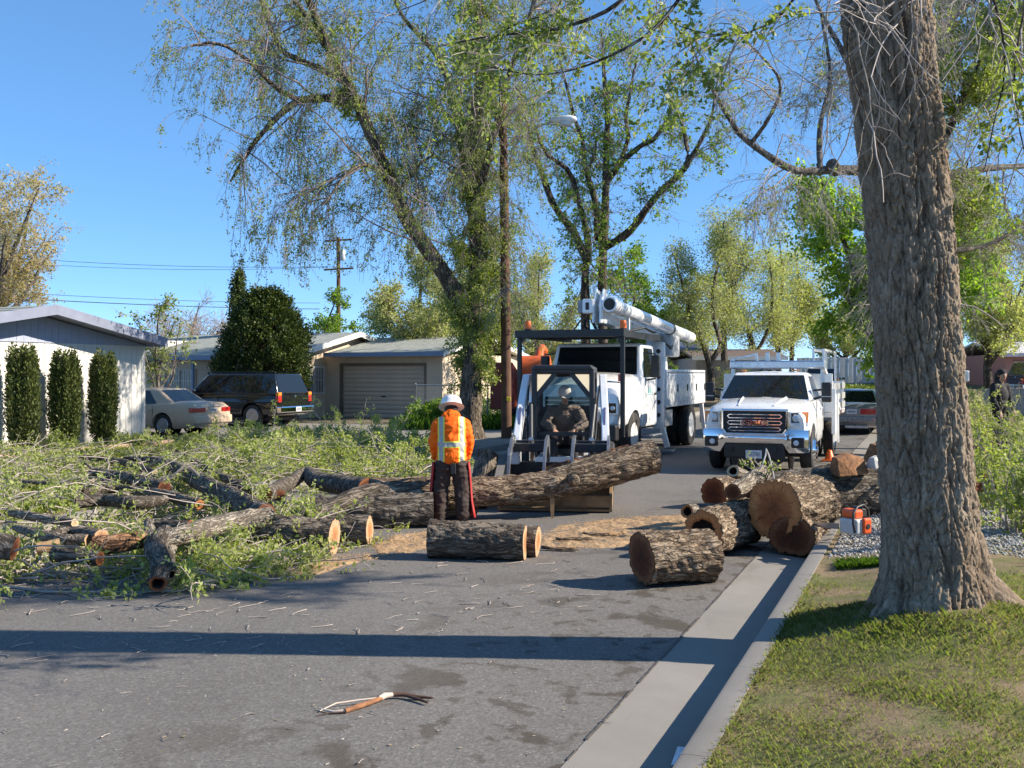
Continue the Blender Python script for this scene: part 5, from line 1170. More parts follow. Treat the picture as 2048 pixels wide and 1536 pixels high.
def suv_secs(L, W):
    h = W/2; return [(0, .5, h*.88, .9, .02), (.08, .42, h*.96, 1.02, .03), (.5, .38, h, 1.10, .04), (1.25, .36, h, 1.15, .03), (2.5, .36, h, 1.16, 0), (L-.6, .36, h, 1.16, 0), (L-.12, .40, h*.99, 1.15, 0), (L, .46, h*.95, 1.10, 0)]
car('black_suv', 'black full-size SUV parked in the driveway in front of the evergreen', 'SUV', 29.4, -25.35, R(-90), 5.05, 2.0, BLK, suv_secs(5.05, 2.0),
    (1.2, 1.95, 4.72, 5.0, .96, .78, 1.12, 1.84), (.95, 3.95), .39, ((.16, .36, 0), (.38, .62, 0), (.65, .93, 0)), z=.125, extra=suv_extra)
def grey_extra(o, L, W):
    rear_lamps(o, L+.03, W, .66, .84, .60, full=True)
    MB().box(-.86, .86, L-.14, L+.05, .38, .60).build('bumper', o.children[0].data.materials[0], o, bevel=.05, seg=3)
    p = MB().box(-.155, .155, L+.0, L+.02, .67, .82).build('license_plate', PLATEM, o, bevel=.005); plate_marks(p, L+.022, .745)
    MB().box(-.5, .2, L-.0, L+.02, .22, .30).build('valance', STEEL, o)
GREYP = plain('grey_paint', (.24, .235, .24), .3, metal=.4, coat=1, var=.05)
# tail towards the camera: nose further up the road
car('grey_sedan', 'grey sedan with a full-width red tail lamp strip parked at the kerb', 'car', 33.8+5.2, -2.15, PI, 5.2, 1.88, GREYP, sedan_secs(5.2, 1.88, .90, 1.0),
    (1.45, 2.2, 3.55, 4.3, .84, .62, .92, 1.42), (1.0, 3.85), .33, ((.24, .50, .0), (.53, .78, .03)), extra=grey_extra)
REDP = plain('red_paint', (.28, .03, .03), .25, coat=1, var=.05)
car('red_car', 'dark red car glimpsed between the bucket truck and the white pickup', 'car', 33.0, -4.6, 0.0, 4.6, 1.8, REDP, sedan_secs(4.6, 1.8, .86, .98),
    (1.25, 1.95, 3.25, 4.05, .80, .60, .90, 1.42), (.95, 3.55), .32, ((.26, .50, 0), (.53, .76, .03)))
BLU = plain('navy_paint', (.02, .024, .045), .2, coat=1, var=.1)
car('navy_suv', 'dark navy SUV with a roof rack parked before the pink house', 'SUV', 0, 0, R(90), 4.9, 1.95, BLU, suv_secs(4.9, 1.95),
    (1.2, 1.95, 4.6, 4.88, .93, .76, 1.12, 1.80), (.95, 3.85), .38, ((.16, .36, 0), (.38, .62, 0), (.65, .93, 0)), world=(24.3+5.0, 48.5, .75), extra=suv_extra)
car('black_car', 'black car parked far up the street behind the pickup rack', 'car', 66, -5.6, PI, 4.9, 1.95, BLK, suv_secs(4.9, 1.95),
    (1.2, 1.95, 4.6, 4.88, .93, .76, 1.12, 1.80), (.95, 3.85), .38, ((.16, .36, 0), (.38, .62, 0), (.65, .93, 0)), z=.5, extra=suv_extra)
def mail_truck():
    t = thing('mail_truck', 'boxy white mail truck with blue eagle emblem far off right of the near trunk', 'truck', (28.4, 62.5, 1.05), R(78))
    MB().box(-.92, .92, .7, 4.2, .45, 2.2).build('body', WHITE, t, bevel=.06, seg=3); MB().box(-.88, .88, 0, .72, .45, 1.15).build('hood', WHITE, t, bevel=.08)
    MB().box(-.8, .8, .66, .70, 1.2, 2.0).build('windshield', GLASS, t); MB().box(-.94, .94, 1.0, 4.15, 1.02, 1.08).build('side_stripe', BLU, t)
    for sx in (-1, 1):
        x0, x1 = sorted((sx*.92, sx*.93)); MB().box(x0, x1, .85, 1.7, 1.2, 2.0).build('side_window', GLASS, t)
        MB().prism([(3.7, 1.42), (2.35, 1.42), (2.2, 1.85), (2.75, 1.85), (3.2, 1.65), (3.65, 1.7)], x0-.002, x1+.004, 'YZ').build('emblem', plain('emblem_blue', (.03, .04, .20), .5), t)
        for y in (.75, 3.3): wheel(t, sx*.82, y, .34, .2, sx, STEEL)
mail_truck()

# ---------------------------------------------------------------- orange wood chipper behind the lamp pole
def chipper():
    t = thing('wood_chipper', 'orange wood chipper with tall red feed hopper behind the lamp pole', 'machine', (0.55, 36.5, .02), R(-10))
    OR = plain('machine_orange', (.62, .11, .02), .5, var=.2, dirt=((.2, .08, .04), .4)); RD_ = plain('machine_red', (.16, .02, .015), .55, var=.2)
    MB().box(-.15, .85, -1.2, .9, .65, 1.95).build('drum_housing', OR, t, bevel=.06)
    MB().lathe([(.62, 0), (.62, 1.0)], (-.15, -.15, 1.98), 'X', 24).build('drum', OR, t, smooth=40)
    MB().add([(-1.0, -1.9, .7), (-.2, -1.9, .7), (-.2, -1.9, 2.35), (-1.0, -1.9, 2.35), (-.8, -.8, .9), (-.1, -.8, .9), (-.1, -.8, 1.9), (-.8, -.8, 1.9)], [(0,3,2,1),(4,5,6,7),(0,1,5,4),(1,2,6,5),(2,3,7,6),(3,0,4,7)]).build('feed_hopper', RD_, t, bevel=.03)
    MB().tube([(.4, .2, 2.4), (.4, .5, 2.75), (.4, 1.0, 2.9), (.4, 1.5, 2.8)], .16, 12).build('discharge_chute', OR, t, smooth=50)
    MB().bar((0, -1.2, .55), (0, 2.2, .55), .3, .16).build('trailer_beam', BLACKP, t)
    for sx in (-1, 1): wheel(t, .35+sx*.75, -.2, .38, .22, sx, STEEL)
chipper()

# ---------------------------------------------------------------- skid steer loader
WARM = plain('warm_panel', (.85, .66, .42), .4, var=.08)
WARM.node_tree.nodes['Principled BSDF'].inputs['Emission Color'].default_value = (1, .78, .48, 1); WARM.node_tree.nodes['Principled BSDF'].inputs['Emission Strength'].default_value = .38
def skid_steer():
    d = 16.3; t = thing('skid_steer_loader', 'white compact loader clamping a long log in its grapple', 'loader', (0.86, d, 0), R(-6.5))
    SW = plain('loader_white', (.74, .75, .77), .35, coat=.3, var=.08, dirt=((.42, .39, .34), .4)); CHR = plain('loader_charcoal', (.035, .036, .04), .5, var=.25)
    # cab frame (open front)
    f = MB()
    for sx in (-1, 1):
        f.bar((sx*.46, -.42, .62), (sx*.46, -.42, 2.0), .085, .10); f.bar((sx*.46, .75, .8), (sx*.46, .75, 2.0), .085, .10); f.bar((sx*.46, -.45, 2.0), (sx*.46, .8, 2.0), .085, .10)
    f.bar((-.5, -.42, 2.0), (.5, -.42, 2.0), .10, .12); f.bar((-.5, .75, 1.95), (.5, .75, 1.95), .10, .12)
    f.build('cab_frame', CHR, t, bevel=.03, seg=3)
    MB().loft([[(-.5, y, 2.0), (-.44, y, 2.08), (.44, y, 2.08), (.5, y, 2.0)] for y in (-.5, .85)]).build('cab_roof', CHR, t, bevel=.02)
    for sx in (-1, 1):      # cream triangles in the upper corners, with a weak warm emission added
        MB().prism([(sx*.41, 1.93), (sx*.41, 1.66), (sx*.19, 1.93)], -.44, -.40, 'XZ').build('corner_panel', WARM, t)
        MB().bar((sx*.12, -.41, 1.95), (sx*.42, -.41, 1.58), .07, .05, (0, 1, 0)).build('gusset', CHR, t)
        g = MB()
        for i in range(8): g.bar((sx*.46, -.3+i*.14, .85), (sx*.46, -.3+i*.14, 1.95), .012)
        for z in (1.0, 1.25, 1.5, 1.75): g.bar((sx*.46, -.38, z), (sx*.46, .72, z), .012)
        g.build('side_grid', CHR, t)
    MB().box(-.42, .42, .73, .745, 1.38, 1.9).build('rear_window', CLEAR, t)
    MB().box(-.46, .46, .70, .78, .62, 1.38).build('rear_panel', CHR, t)
    MB().box(-.30, .30, .42, .60, .72, 1.35).box(-.30, .30, .02, .55, .58, .74).build('seat', BLACKP, t, bevel=.05, seg=3)
    b = MB().box(-.46, .46, -.40, 1.5, .28, .60).build('body', SW, t, bevel=.03); MB().box(-.62, .62, .8, 1.65, .60, 1.35).build('engine_cover', SW, t, bevel=.06)
    MB().box(-.42, .42, -.46, -.40, .40, .62).build('floor_panel', SW, t, bevel=.01)
    bar = MB().bar((-.40, -.30, .98), (.40, -.30, .98), .06).build('lap_bar', CHR, t)
    for sx in (-1, 1):
        MB().tube([(sx*.30, -.20, .62), (sx*.28, -.26, .98)], .02, 8).build('control_lever', BLACKP, t)
        MB().sphere((sx*.28, -.26, 1.0), .035).build('lever_knob', BLACKP, t, smooth=60)
        for y in (-.02, 1.0): wheel(t, sx*.66, y, .39, .28, sx, SW, rim_r=.52, dish=.2)
        # lift arms: from the rear tower forward and down
        a = MB(); p = [(sx*.60, 1.45, 1.50), (sx*.61, .6, 1.86), (sx*.62, -.05, 1.85), (sx*.66, -.55, 1.35), (sx*.68, -.95, .92), (sx*.66, -1.15, .62)]
        wd = [.14, .16, .17, .17, .17, .16]
        rings = []
        for i, q in enumerate(p):
            q = Vector(q); dd = (Vector(p[min(i+1, 5)])-Vector(p[max(i-1, 0)])).normalized(); nn = dd.cross(Vector((1, 0, 0))).normalized(); w_ = wd[i]
            rings.append([q+Vector((.06, 0, 0))+nn*w_/2, q+Vector((-.06, 0, 0))+nn*w_/2, q+Vector((-.06, 0, 0))-nn*w_/2, q+Vector((.06, 0, 0))-nn*w_/2])
        ar = a.loft(rings).build('lift_arm', SW, t, bevel=.018)
        st_ = MB().bar(Vector(p[3])+Vector((0, -.075, .055)), Vector(p[5])+Vector((0, -.09, .03)), .035, .03).build('arm_stripe', plain('stripe_blue', (.10, .11, .22), .5), ar)
        MB().box(sx*.66-.085, sx*.66+.085, -1.62, -1.30, .60, .85).build('arm_foot', SW, ar, bevel=.015)
        MB().tube([(sx*.55, .3, .75), (sx*.58, -.35, 1.15)], .05, 10).build('lift_cylinder', CHR, t, smooth=50); MB().tube([(sx*.58, -.35, 1.15), (sx*.62, -.60, 1.30)], .026, 10).build('lift_rod', STEEL, t)
        MB().tube([(sx*.50, -.60, 1.45), (sx*.46, -1.0, .95)], 0.035, 10).build('tilt_cylinder', CHR, t, smooth=50); MB().tube([(sx*.46, -1.0, .95), (sx*.44, -1.2, .62)], .024, 8).build('tilt_rod', STEEL, t)
        MB().tube([(sx*.57, -.2, 1.75), (sx*.55, -.55, 1.5), (sx*.53, -.9, 1.05), (sx*.5, -1.15, .8)], .016, 6).build('hose', BLACKP, t)
    # grapple attachment
    gm = plain('grapple_dark', (.03, .032, .038), .45, metal=.4, var=.3, dirt=((.14, .09, .05), .4))
    MB().bar((-.76, -1.35, .30), (.76, -1.35, .30), .14).bar((-.76, -1.35, .56), (.76, -1.35, .56), .08).build('grapple_frame', gm, t)
    for cx_ in (-.40, .49):
        cl = MB().bar((cx_-.27, -1.45, .90), (cx_+.27, -1.45, .90), .10).build('grapple_clamp', gm, t, bevel=.01)
        for sx in (-1, 1):
            x = cx_+sx*.25
            MB().prism([(-1.40, .62), (-1.46, .95), (-1.62, 1.04), (-1.98, 1.00), (-2.30, .78), (-2.44, .40), (-2.38, .40), (-2.20, .70), (-1.92, .88), (-1.66, .88), (-1.56, .62)], x-.018, x+.018, 'YZ').build('tine', plain('tine_steel', (.25, .26, .28), .4, metal=.7, var=.3) if cx_ < 0 and sx < 0 else MATS['tine_steel'], cl)
        MB().box(cx_-.24, cx_+.24, -1.80, -1.60, .80, .92).build('clamp_plate', gm, cl, bevel=.01)
        MB().tube([(cx_, -1.36, .66), (cx_, -1.62, .98)], .04, 10).build('clamp_cylinder', STEEL, cl)
    RUST = plain('worn_steel', (.30, .18, .085), .6, metal=.3, var=.35, dirt=((.42, .30, .17), .6))
    sk = MB().prism([(-1.40, .36), (-1.42, .05), (-2.35, .02), (-2.35, .05), (-1.48, .10), (-1.45, .36)], -.78, .78, 'YZ').build('bucket_floor', RUST, t)
    MB().box(-.78, .78, -2.36, -2.30, .08, .24).build('cutting_edge', RUST, t, bevel=.01)
    for sx in (-1, 1): MB().prism([(-1.4, .05), (-2.36, .02), (-2.36, .22), (-1.9, .34), (-1.4, .62)], sx*.78-.02, sx*.78+.02, 'YZ').build('bucket_side', RUST, t)
    MB().box(-.78, .78, -1.40, -1.36, .1, .62).build('bucket_back', gm, t)
    return t
skid_steer()

# ---------------------------------------------------------------- lamp pole, distant utility pole and wires
WOODP = plain('pole_wood', (.13, .065, .038), .9, var=.4, scale=2.5, bump=.5, bscale=20, dirt=((.05, .03, .02), .6))
def lamp_pole():
    x, y, z = pix(1013, 885, 28.4); t = thing('lamp_pole', 'tall brown wooden pole with a curved street lamp arm', 'street lamp', (x, y, 0.13))
    pts = [(0, 0, -.2), (-.02, 0, 3), (-.06, 0, 6.5), (-.12, 0, 10.25)]
    MB().tube(pts, [.155, .145, .13, .105], 14).build('pole', WOODP, t, smooth=50)
    MB().tube([(.1, -.05, 8.05), (.35, -.2, 8.45), (.8, -.4, 8.72), (1.35, -.6, 8.86)], .032, 8).build('arm', GALV, t, smooth=60)
    MB().tube([(.06, 0, 7.7), (.34, -.2, 8.4)], .018, 6).build('brace', GALV, t)
    h = MB(); 
    rings = [[(1.22+u*.72, -.55-u*.30+math.sin(a)*.15*s_, 8.88+math.cos(a)*(.12 if math.cos(a) > 0 else .10)*s_-.05*u) for a in [2*PI*k/14 for k in range(14)]] for u, s_ in ((0, .35), (.12, .7), (.4, 1), (.75, 1.05), (.95, .7), (1, .2))]
    L = h.loft(rings).build('lamp_head', plain('lamp_white', (.72, .73, .74), .4), t, smooth=60)
    MB().sphere((1.66, -.74, 8.74), (.20, .15, .09), 12, 8).build('lamp_lens', LENS, L, smooth=60)
    MB().box(.0, .12, -.17, -.15, 1.05, 1.17).build('pole_tag', plain('tag_yellow', (.75, .55, .04), .5), t, bevel=.01)
    MB().box(-.10, .02, -.165, -.145, .6, .95).build('pole_notice', plain('notice_dark', (.04, .035, .03), .8), t) if False else None
lamp_pole()
def far_pole():
    d = 75; x, y, z = pix(677, 750, d); t = thing('utility_pole', 'distant wooden utility pole with two crossarms and a grey transformer', 'utility pole', (x, y, .5))
    MB().tube([(0, 0, -.5), (0, 0, 11.75)], [.19, .13], 12).build('pole', WOODP, t, smooth=50)
    for z_, a_, b_ in ((11.5, -1.0, 1.05), (9.35, -1.05, 1.15)):
        cr = MB().bar((a_, -.18, z_-.06), (b_, -.18, z_+.06), .11, .13).build('crossarm', WOODP, t)
        for i in range(4): MB().lathe([(.03, 0), (.05, .05), (.04, .12), (.02, .15)], (a_+.15+(b_-a_-.3)*i/3, -.18, z_+.07), 'Z', 8).build('insulator', GALV, cr)
    MB().lathe([(.19, 0), (.21, .02), (.21, .75), (.17, .80), (.02, .84)], (.33, -.12, 10.0), 'Z', 14).build('transformer', plain('transformer_grey', (.52, .53, .54), .5), t, smooth=45)
    for a_, b_ in (((-.95, 9.5), (690-18, 0)),): pass
    return t
far_pole()
def wire(label, a, b, sag, r=0.02):
    a, b = Vector(a), Vector(b); pts = []
    for i in range(21):
        u = i/20; p = a.lerp(b, u); p.z -= sag*4*u*(1-u); pts.append(p)
    o = MB().tube([p-a for p in pts], r, 5).build('power_line', DARKM, smooth=60); o.location = a
    return tag(o, label, 'wire', 'power lines over the rooftops')
px0 = pix(677, 537, 75)
wire('upper power line from the distant utility pole to the golden tree', (px0[0]-.9, 75-.18, px0[2]+.12), pix(-420, 470, 66), .7, .016)
wire('second power line just under the topmost one left of the distant utility pole', (px0[0]-.2, 75-.18, px0[2]+.12), pix(-420, 478, 66), .9, .014)
wire('thicker low cable passing behind the dark cypress spire', pix(640, 618, 74), pix(-520, 556, 52), .35, .026)
wire('thin low cable just above the thicker one by the cypress spire', pix(640, 606, 74), pix(-520, 540, 56), .45, .016)
# ================================================================ people
SKIN = plain('skin', (.34, .19, .13), .6, var=.12, scale=12)
def capsule(mb, a, ra, b, rb, n=12):
    mb.tube([a, b], [ra, rb], n); mb.sphere(a, ra, n, 8); mb.sphere(b, rb, n, 8)
def blob(name, mb, mat, parent, vox=.012, it=5, fac=.5, fold=0.0):
    m = bpy.data.meshes.new(name); m.from_pydata(mb.v, [], mb.f); m.materials.append(mat)
    bm = bmesh.new(); bm.from_mesh(m); bmesh.ops.recalc_face_normals(bm, faces=bm.faces); bm.to_mesh(m); bm.free()
    o = link(bpy.data.objects.new(name, m), parent)
    r = o.modifiers.new('remesh', 'REMESH'); r.mode = 'VOXEL'; r.voxel_size = vox
    s = o.modifiers.new('smooth', 'SMOOTH'); s.iterations = it; s.factor = fac
    bake(o)
    if fold:      # cloth folds
        n_ = len(o.data.vertices); co = np.empty(n_*3, np.float32); no = np.empty(n_*3, np.float32); o.data.vertices.foreach_get('co', co); o.data.vertices.foreach_get('normal', no); co = co.reshape(-1, 3); no = no.reshape(-1, 3)
        w_ = np.array([(1-min(1, abs(noise.noise(Vector((x*7+z*3, y*7, z*13-x*5))))/.30))*.7+.6*noise.noise(Vector((x*16, y*16, z*24))) for x, y, z in co]); co += no*(w_*fold)[:, None]; o.data.vertices.foreach_set('co', co.ravel()); o.data.update()
    o.data.polygons.foreach_set('use_smooth', np.ones(len(o.data.polygons), dtype=bool)); o.data.materials.clear(); o.data.materials.append(mat)
    return o
def hand(mb, w_, d, side, curl=.6, sz=1.0):
    """palm at wrist w_ pointing along d; four fingers of different lengths and a thumb"""
    w_, d = Vector(w_), Vector(d).normalized(); up = Vector((0, 0, 1)); x = d.cross(up).normalized() if abs(d.z) < .95 else Vector((1, 0, 0)); n = x.cross(d)
    p = w_+d*.045*sz
    for k in (-1.2, -.4, .4, 1.2): capsule(mb, w_+x*.012*k, .016*sz, p+x*.019*k*sz+d*.035*sz, .014*sz, 8)
    for i, k in enumerate((-1.5, -.5, .5, 1.5)):
        L = (.030, .036, .034, .026)[i]*sz; a = p+x*.020*k*sz+d*.045*sz; dd = d
        for q in range(3):
            dd = (dd-n*curl*.6).normalized(); b = a+dd*L*(1-.15*q); capsule(mb, a, .0095*sz, b, .0085*sz, 8); a = b
    s = side; a = w_+x*.030*s*sz+d*.02; b = a+(d*.6+x*s*.7-n*.3).normalized()*.04*sz; c = b+(d*.9-n*.6+x*s*.1).normalized()*.032*sz
    capsule(mb, a, .013*sz, b, .011*sz, 8); capsule(mb, b, .0105*sz, c, .009*sz, 8)
def head(mb, c, f, tilt=0.0, sz=1.0):
    """c head centre, f facing direction (unit, may point down)"""
    c, f = Vector(c), Vector(f).normalized(); s = f.cross(Vector((0, 0, 1))).normalized(); u = s.cross(f)
    q = lambda a, b, d: c+s*a*sz+f*b*sz+u*d*sz
    def ell(p, r): mb.sphere(p, r*sz, 12, 8)
    ell(q(0, -.012, .035), .088); ell(q(0, .015, .0), .076); ell(q(0, .035, -.055), .052); ell(q(0, .06, -.085), .028)
    capsule(mb, q(0, .086, .008), .010*sz, q(0, .108, -.032), .015*sz, 8)
    for k in (-1, 1):
        ell(q(.031*k, .072, .012), .014); ell(q(.078*k, -.01, -.01), .018); ell(q(.079*k, -.008, -.03), .014); ell(q(.034*k, .052, -.03), .026)
    capsule(mb, q(-.02, .082, -.062), .009*sz, q(.02, .082, -.062), .009*sz, 8)
    return q
def face_bits(q, parent, hair=None):
    e = MB()
    for k in (-1, 1): e.sphere(q(.031*k, .083, .013), .0075, 8, 6)
    e.build('eyes', BLACKP, parent, smooth=60)
# ---------------------------------------------------------------- worker in the orange hoodie, seen from behind
def worker():
    x, y, _ = gnd(903, 1050); t = thing('person', 'worker in white hard hat and orange reflective hoodie standing over the logs, seen from behind', 'person', (x, y, 0), R(4))
    hoodie = NT('hoodie'); v = hoodie.coord(); sp = hoodie.n('SeparateXYZ'); hoodie.l(v, sp.inputs[0])
    ax_ = hoodie.math('ABSOLUTE', hoodie.math('ADD', sp.outputs['X'], 0.0))
    dz = hoodie.math('ABSOLUTE', hoodie.math('SUBTRACT', sp.outputs['Z'], 1.035)); dx = hoodie.math('ABSOLUTE', hoodie.math('SUBTRACT', ax_, .132))
    dmin = hoodie.math('MINIMUM', dz, dx)
    torso = hoodie.math('MULTIPLY', hoodie.math('LESS_THAN', ax_, .176), hoodie.math('LESS_THAN', sp.outputs['Z'], 1.385))
    yel = hoodie.math('MULTIPLY', hoodie.math('LESS_THAN', dmin, .043), torso); sil = hoodie.math('MULTIPLY', hoodie.math('LESS_THAN', dmin, .026), torso)
    c = hoodie.mix(hoodie.ramp(hoodie.noise(v, 9, 4), [(.3, 0.), (.7, 1.)]), (.78, .105, .006), (.95, .165, .010))
    c = hoodie.mix(yel, c, (.78, .74, .10)); c = hoodie.mix(sil, c, (.40, .40, .40))
    hoodie.bump(hoodie.noise(hoodie.coord((1, 1, .7)), 11, 3, .5, 1.2), .55, .03); hoodie.set(c, .75, spec=.2)
    PANT = plain('brown_trousers', (.040, .024, .020), .85, var=.3, bump=.4, bscale=14); CHAP = plain('red_chaps', (.42, .025, .025), .75, var=.2, bump=.3, bscale=12)
    b = MB()      # the whole body, skin
    hd = Vector((.0, .235, 1.50)); fd = Vector((.0, .8, -.6))
    q = head(b, hd, fd)
    capsule(b, (0, .13, 1.34), .058, (0, .19, 1.43), .052)
    b.sphere((0, .07, 1.2), (.15, .10, .18), 14, 10); b.sphere((0, .02, .95), (.14, .10, .14), 14, 10)
    wr = {}
    for k in (-1, 1):
        sh, el, w_ = (k*.165, .10, 1.28), (k*.222, .11, 1.06), (k*.20, .22, .845); wr[k] = w_
        capsule(b, sh, .05, el, .042); capsule(b, el, .04, w_, .028); hand(b, w_, (-k*.25, .8, -.45), -k, .7)
        hp, kn, an = (k*.09, .02, .88), (k*.135+.0, .07, .49), (k*.15, .0, .10)
        capsule(b, hp, .075, kn, .055); capsule(b, kn, .05, an, .038); capsule(b, an, .035, (k*.165, .14, .045), .032)
    B = blob('body', b, SKIN, t, .010, 3); face_bits(q, t)
    j = MB()
    j.sphere((0, .075, 1.20), (.205, .145, .21), 18, 12); j.sphere((0, .03, 1.0), (.195, .145, .24), 18, 12); capsule(j, (-.085, .03, .86), .118, (.085, .03, .86), .118); j.sphere((0, .03, .88), (.19, .165, .14), 16, 10)
    capsule(j, (-.13, .10, 1.31), .075, (.13, .10, 1.31), .075); capsule(j, (-.06, .08, 1.385), .06, (.06, .08, 1.385), .06); j.sphere((0, .10, 1.42), (.095, .085, .05), 14, 8)
    for k in (-1, 1):
        capsule(j, (k*.170, .10, 1.285), .080, (k*.225, .11, 1.06), .070); capsule(j, (k*.225, .11, 1.06), .068, (k*.205, .20, .86), .05); capsule(j, (k*.225, .10, 1.02), .058, (k*.215, .15, .95), .056)
    blob('jacket', j, hoodie.m, t, .010, 4, fold=.014)
    p = MB()
    p.sphere((0, .02, .84), (.165, .12, .13), 16, 10)
    for k in (-1, 1):
        capsule(p, (k*.092, .02, .78), .112, (k*.135, .06, .49), .104); capsule(p, (k*.135, .06, .49), .10, (k*.15, .0, .13), .092)
    blob('trousers', p, PANT, t, .010, 4, fold=.018)
    for k in (-1, 1):      # open-backed chaps hang as curved red-lined panels at the outer sides
        c = MB(); rows = []
        for z in np.linspace(.10, .80, 8):
            cx = k*np.interp(z, [.1, .49, .84], [.15, .135, .095]); cy = np.interp(z, [.1, .49, .84], [0, .07, .02]); rr_ = np.interp(z, [.1, .3, .45, .8], [.165, .135, .128, .138])
            rows.append([(cx+k*math.cos(a)*rr_, cy+math.sin(a)*rr_, z) for a in np.linspace(-.55, 1.9, 9)])
        o = c.loft(rows, close=False, caps=False).build('chaps', CHAP, t, smooth=60, fix=False); sm = o.modifiers.new('thick', 'SOLIDIFY'); sm.thickness = .012
        bt = MB(); capsule(bt, (k*.15, .0, .10), .062, (k*.155, .02, .05), .055); capsule(bt, (k*.155, .0, .045), .05, (k*.17, .16, .04), .045); blob('boot', bt, plain('boot_leather', (.05, .03, .02), .6) if k < 0 else MATS['boot_leather'], t, .011, 3)
    MB().box(-.015, .055, -.135, -.10, .66, .80).build('back_pocket_pouch', BLACKP, t, bevel=.01)
    # hard hat
    tilt = Matrix.Rotation(R(-24), 3, 'X'); h = MB(); n = 22
    prof = [(.150, -.028), (.140, -.012), (.137, .02), (.128, .06), (.104, .095), (.066, .117), (.02, .126), (.001, .127)]
    h.lathe(prof, (0, 0, 0), 'Z', n)
    h.loft([[(math.cos(a)*.17, math.sin(a)*(.175 if math.sin(a) < 0 else .205), -.032) for a in np.linspace(0, 2*PI, n, endpoint=False)], [(math.cos(a)*.145, math.sin(a)*.145, -.012) for a in np.linspace(0, 2*PI, n, endpoint=False)]])
    h.v = [tuple(tilt @ Vector(p)+Vector((0, .225, 1.535))) for p in h.v]
    hat = h.build('hard_hat', plain('hat_white', (.76, .76, .75), .35, coat=.3, var=.04), t, smooth=50)
    rg = MB()
    for xo in (-.035, 0, .035): rg.tube([tuple(tilt @ Vector((xo, math.sin(a)*.135, .122*math.cos(a)-.004*abs(xo)*30))+Vector((0, .225, 1.535))) for a in np.linspace(-1.2, 1.2, 12)], .009, 6)
    rg.build('hat_ridge', MATS['hat_white'], hat, smooth=60)
    MB().sphere((0, .20, 1.47), (.088, .085, .07), 14, 8).build('hair', plain('dark_hair', (.02, .014, .01), .8), t, smooth=60)
worker()
# ---------------------------------------------------------------- loader operator
def operator():
    t = thing('person', 'loader operator in a brown jacket and grey cap seated in the cab', 'person', (0.86, 16.30, 0.0), R(-6.5))
    COATM = plain('brown_jacket', (.13, .10, .078), .85, var=.2, bump=.5, bscale=9); JEAN = plain('dark_jeans', (.03, .028, .03), .85)
    b = MB(); hd = Vector((.0, -.02, 1.60)); fd = Vector((.35, -.85, -.45)); q = head(b, hd, fd)
    capsule(b, (0, .10, 1.36), .06, (0, .02, 1.50), .053); b.sphere((0, .16, 1.2), (.16, .11, .2), 14, 10); b.sphere((0, .26, .88), (.15, .12, .14), 14, 10)
    for k in (-1, 1):
        sh, el, w_ = (k*.20, .10, 1.33), (k*.31, -.02, 1.13), (k*.16, -.22, 1.04)
        capsule(b, sh, .05, el, .043); capsule(b, el, .04, w_, .03); hand(b, w_, (-k*.3, -.8, -.55), k, .75, 1.05)
        hp, kn, an = (k*.10, .20, .84), (k*.17, -.24, .86), (k*.16, -.28, .42)
        capsule(b, hp, .08, kn, .06); capsule(b, kn, .055, an, .04); capsule(b, an, .038, (k*.16, -.40, .36), .035)
    blob('body', b, SKIN, t, .010, 3); face_bits(q, t)
    j = MB(); j.sphere((0, .14, 1.20), (.215, .16, .22), 18, 12); j.sphere((0, .22, 1.0), (.205, .16, .2), 18, 12); capsule(j, (-.16, .10, 1.345), .078, (.16, .10, 1.345), .078); j.sphere((0, .07, 1.41), (.10, .09, .05), 12, 8)
    for k in (-1, 1): capsule(j, (k*.205, .10, 1.33), .085, (k*.315, -.02, 1.13), .075); capsule(j, (k*.315, -.02, 1.13), .073, (k*.18, -.19, 1.055), .052)
    blob('jacket', j, COATM, t, .010, 4, fold=.016)
    p = MB(); p.sphere((0, .22, .86), (.18, .15, .13), 16, 10)
    for k in (-1, 1): capsule(p, (k*.10, .20, .84), .10, (k*.17, -.24, .86), .08); capsule(p, (k*.17, -.24, .86), .078, (k*.16, -.28, .46), .062)
    blob('trousers', p, JEAN, t, .011, 4)
    for k in (-1, 1):
        bt = MB(); capsule(bt, (k*.16, -.28, .44), .055, (k*.16, -.29, .38), .052); capsule(bt, (k*.16, -.29, .37), .045, (k*.16, -.42, .36), .042); blob('boot', bt, MATS['boot_leather'], t, .011, 3)
    cp = MB(); cp.lathe([(.104, -.03), (.107, .01), (.098, .06), (.07, .10), (.03, .118), (.001, .12)], (0, 0, 0), 'Z', 20)
    cp.loft([[(s_*.085, -.07, -.028) for s_ in (-1, -.5, 0, .5, 1)], [(s_*.075, -.13-.04*(1-s_*s_), -.035) for s_ in (-1, -.5, 0, .5, 1)]], close=False, caps=False)
    rot = Matrix.Rotation(R(22), 3, 'Z') @ Matrix.Rotation(R(20), 3, 'X'); cp.v = [tuple(rot @ Vector(p_)+Vector((.0, -.03, 1.635))) for p_ in cp.v]
    cp.build('cap', plain('cap_fabric', (.40, .40, .38), .85, var=.15), t, smooth=60, fix=True)
operator()
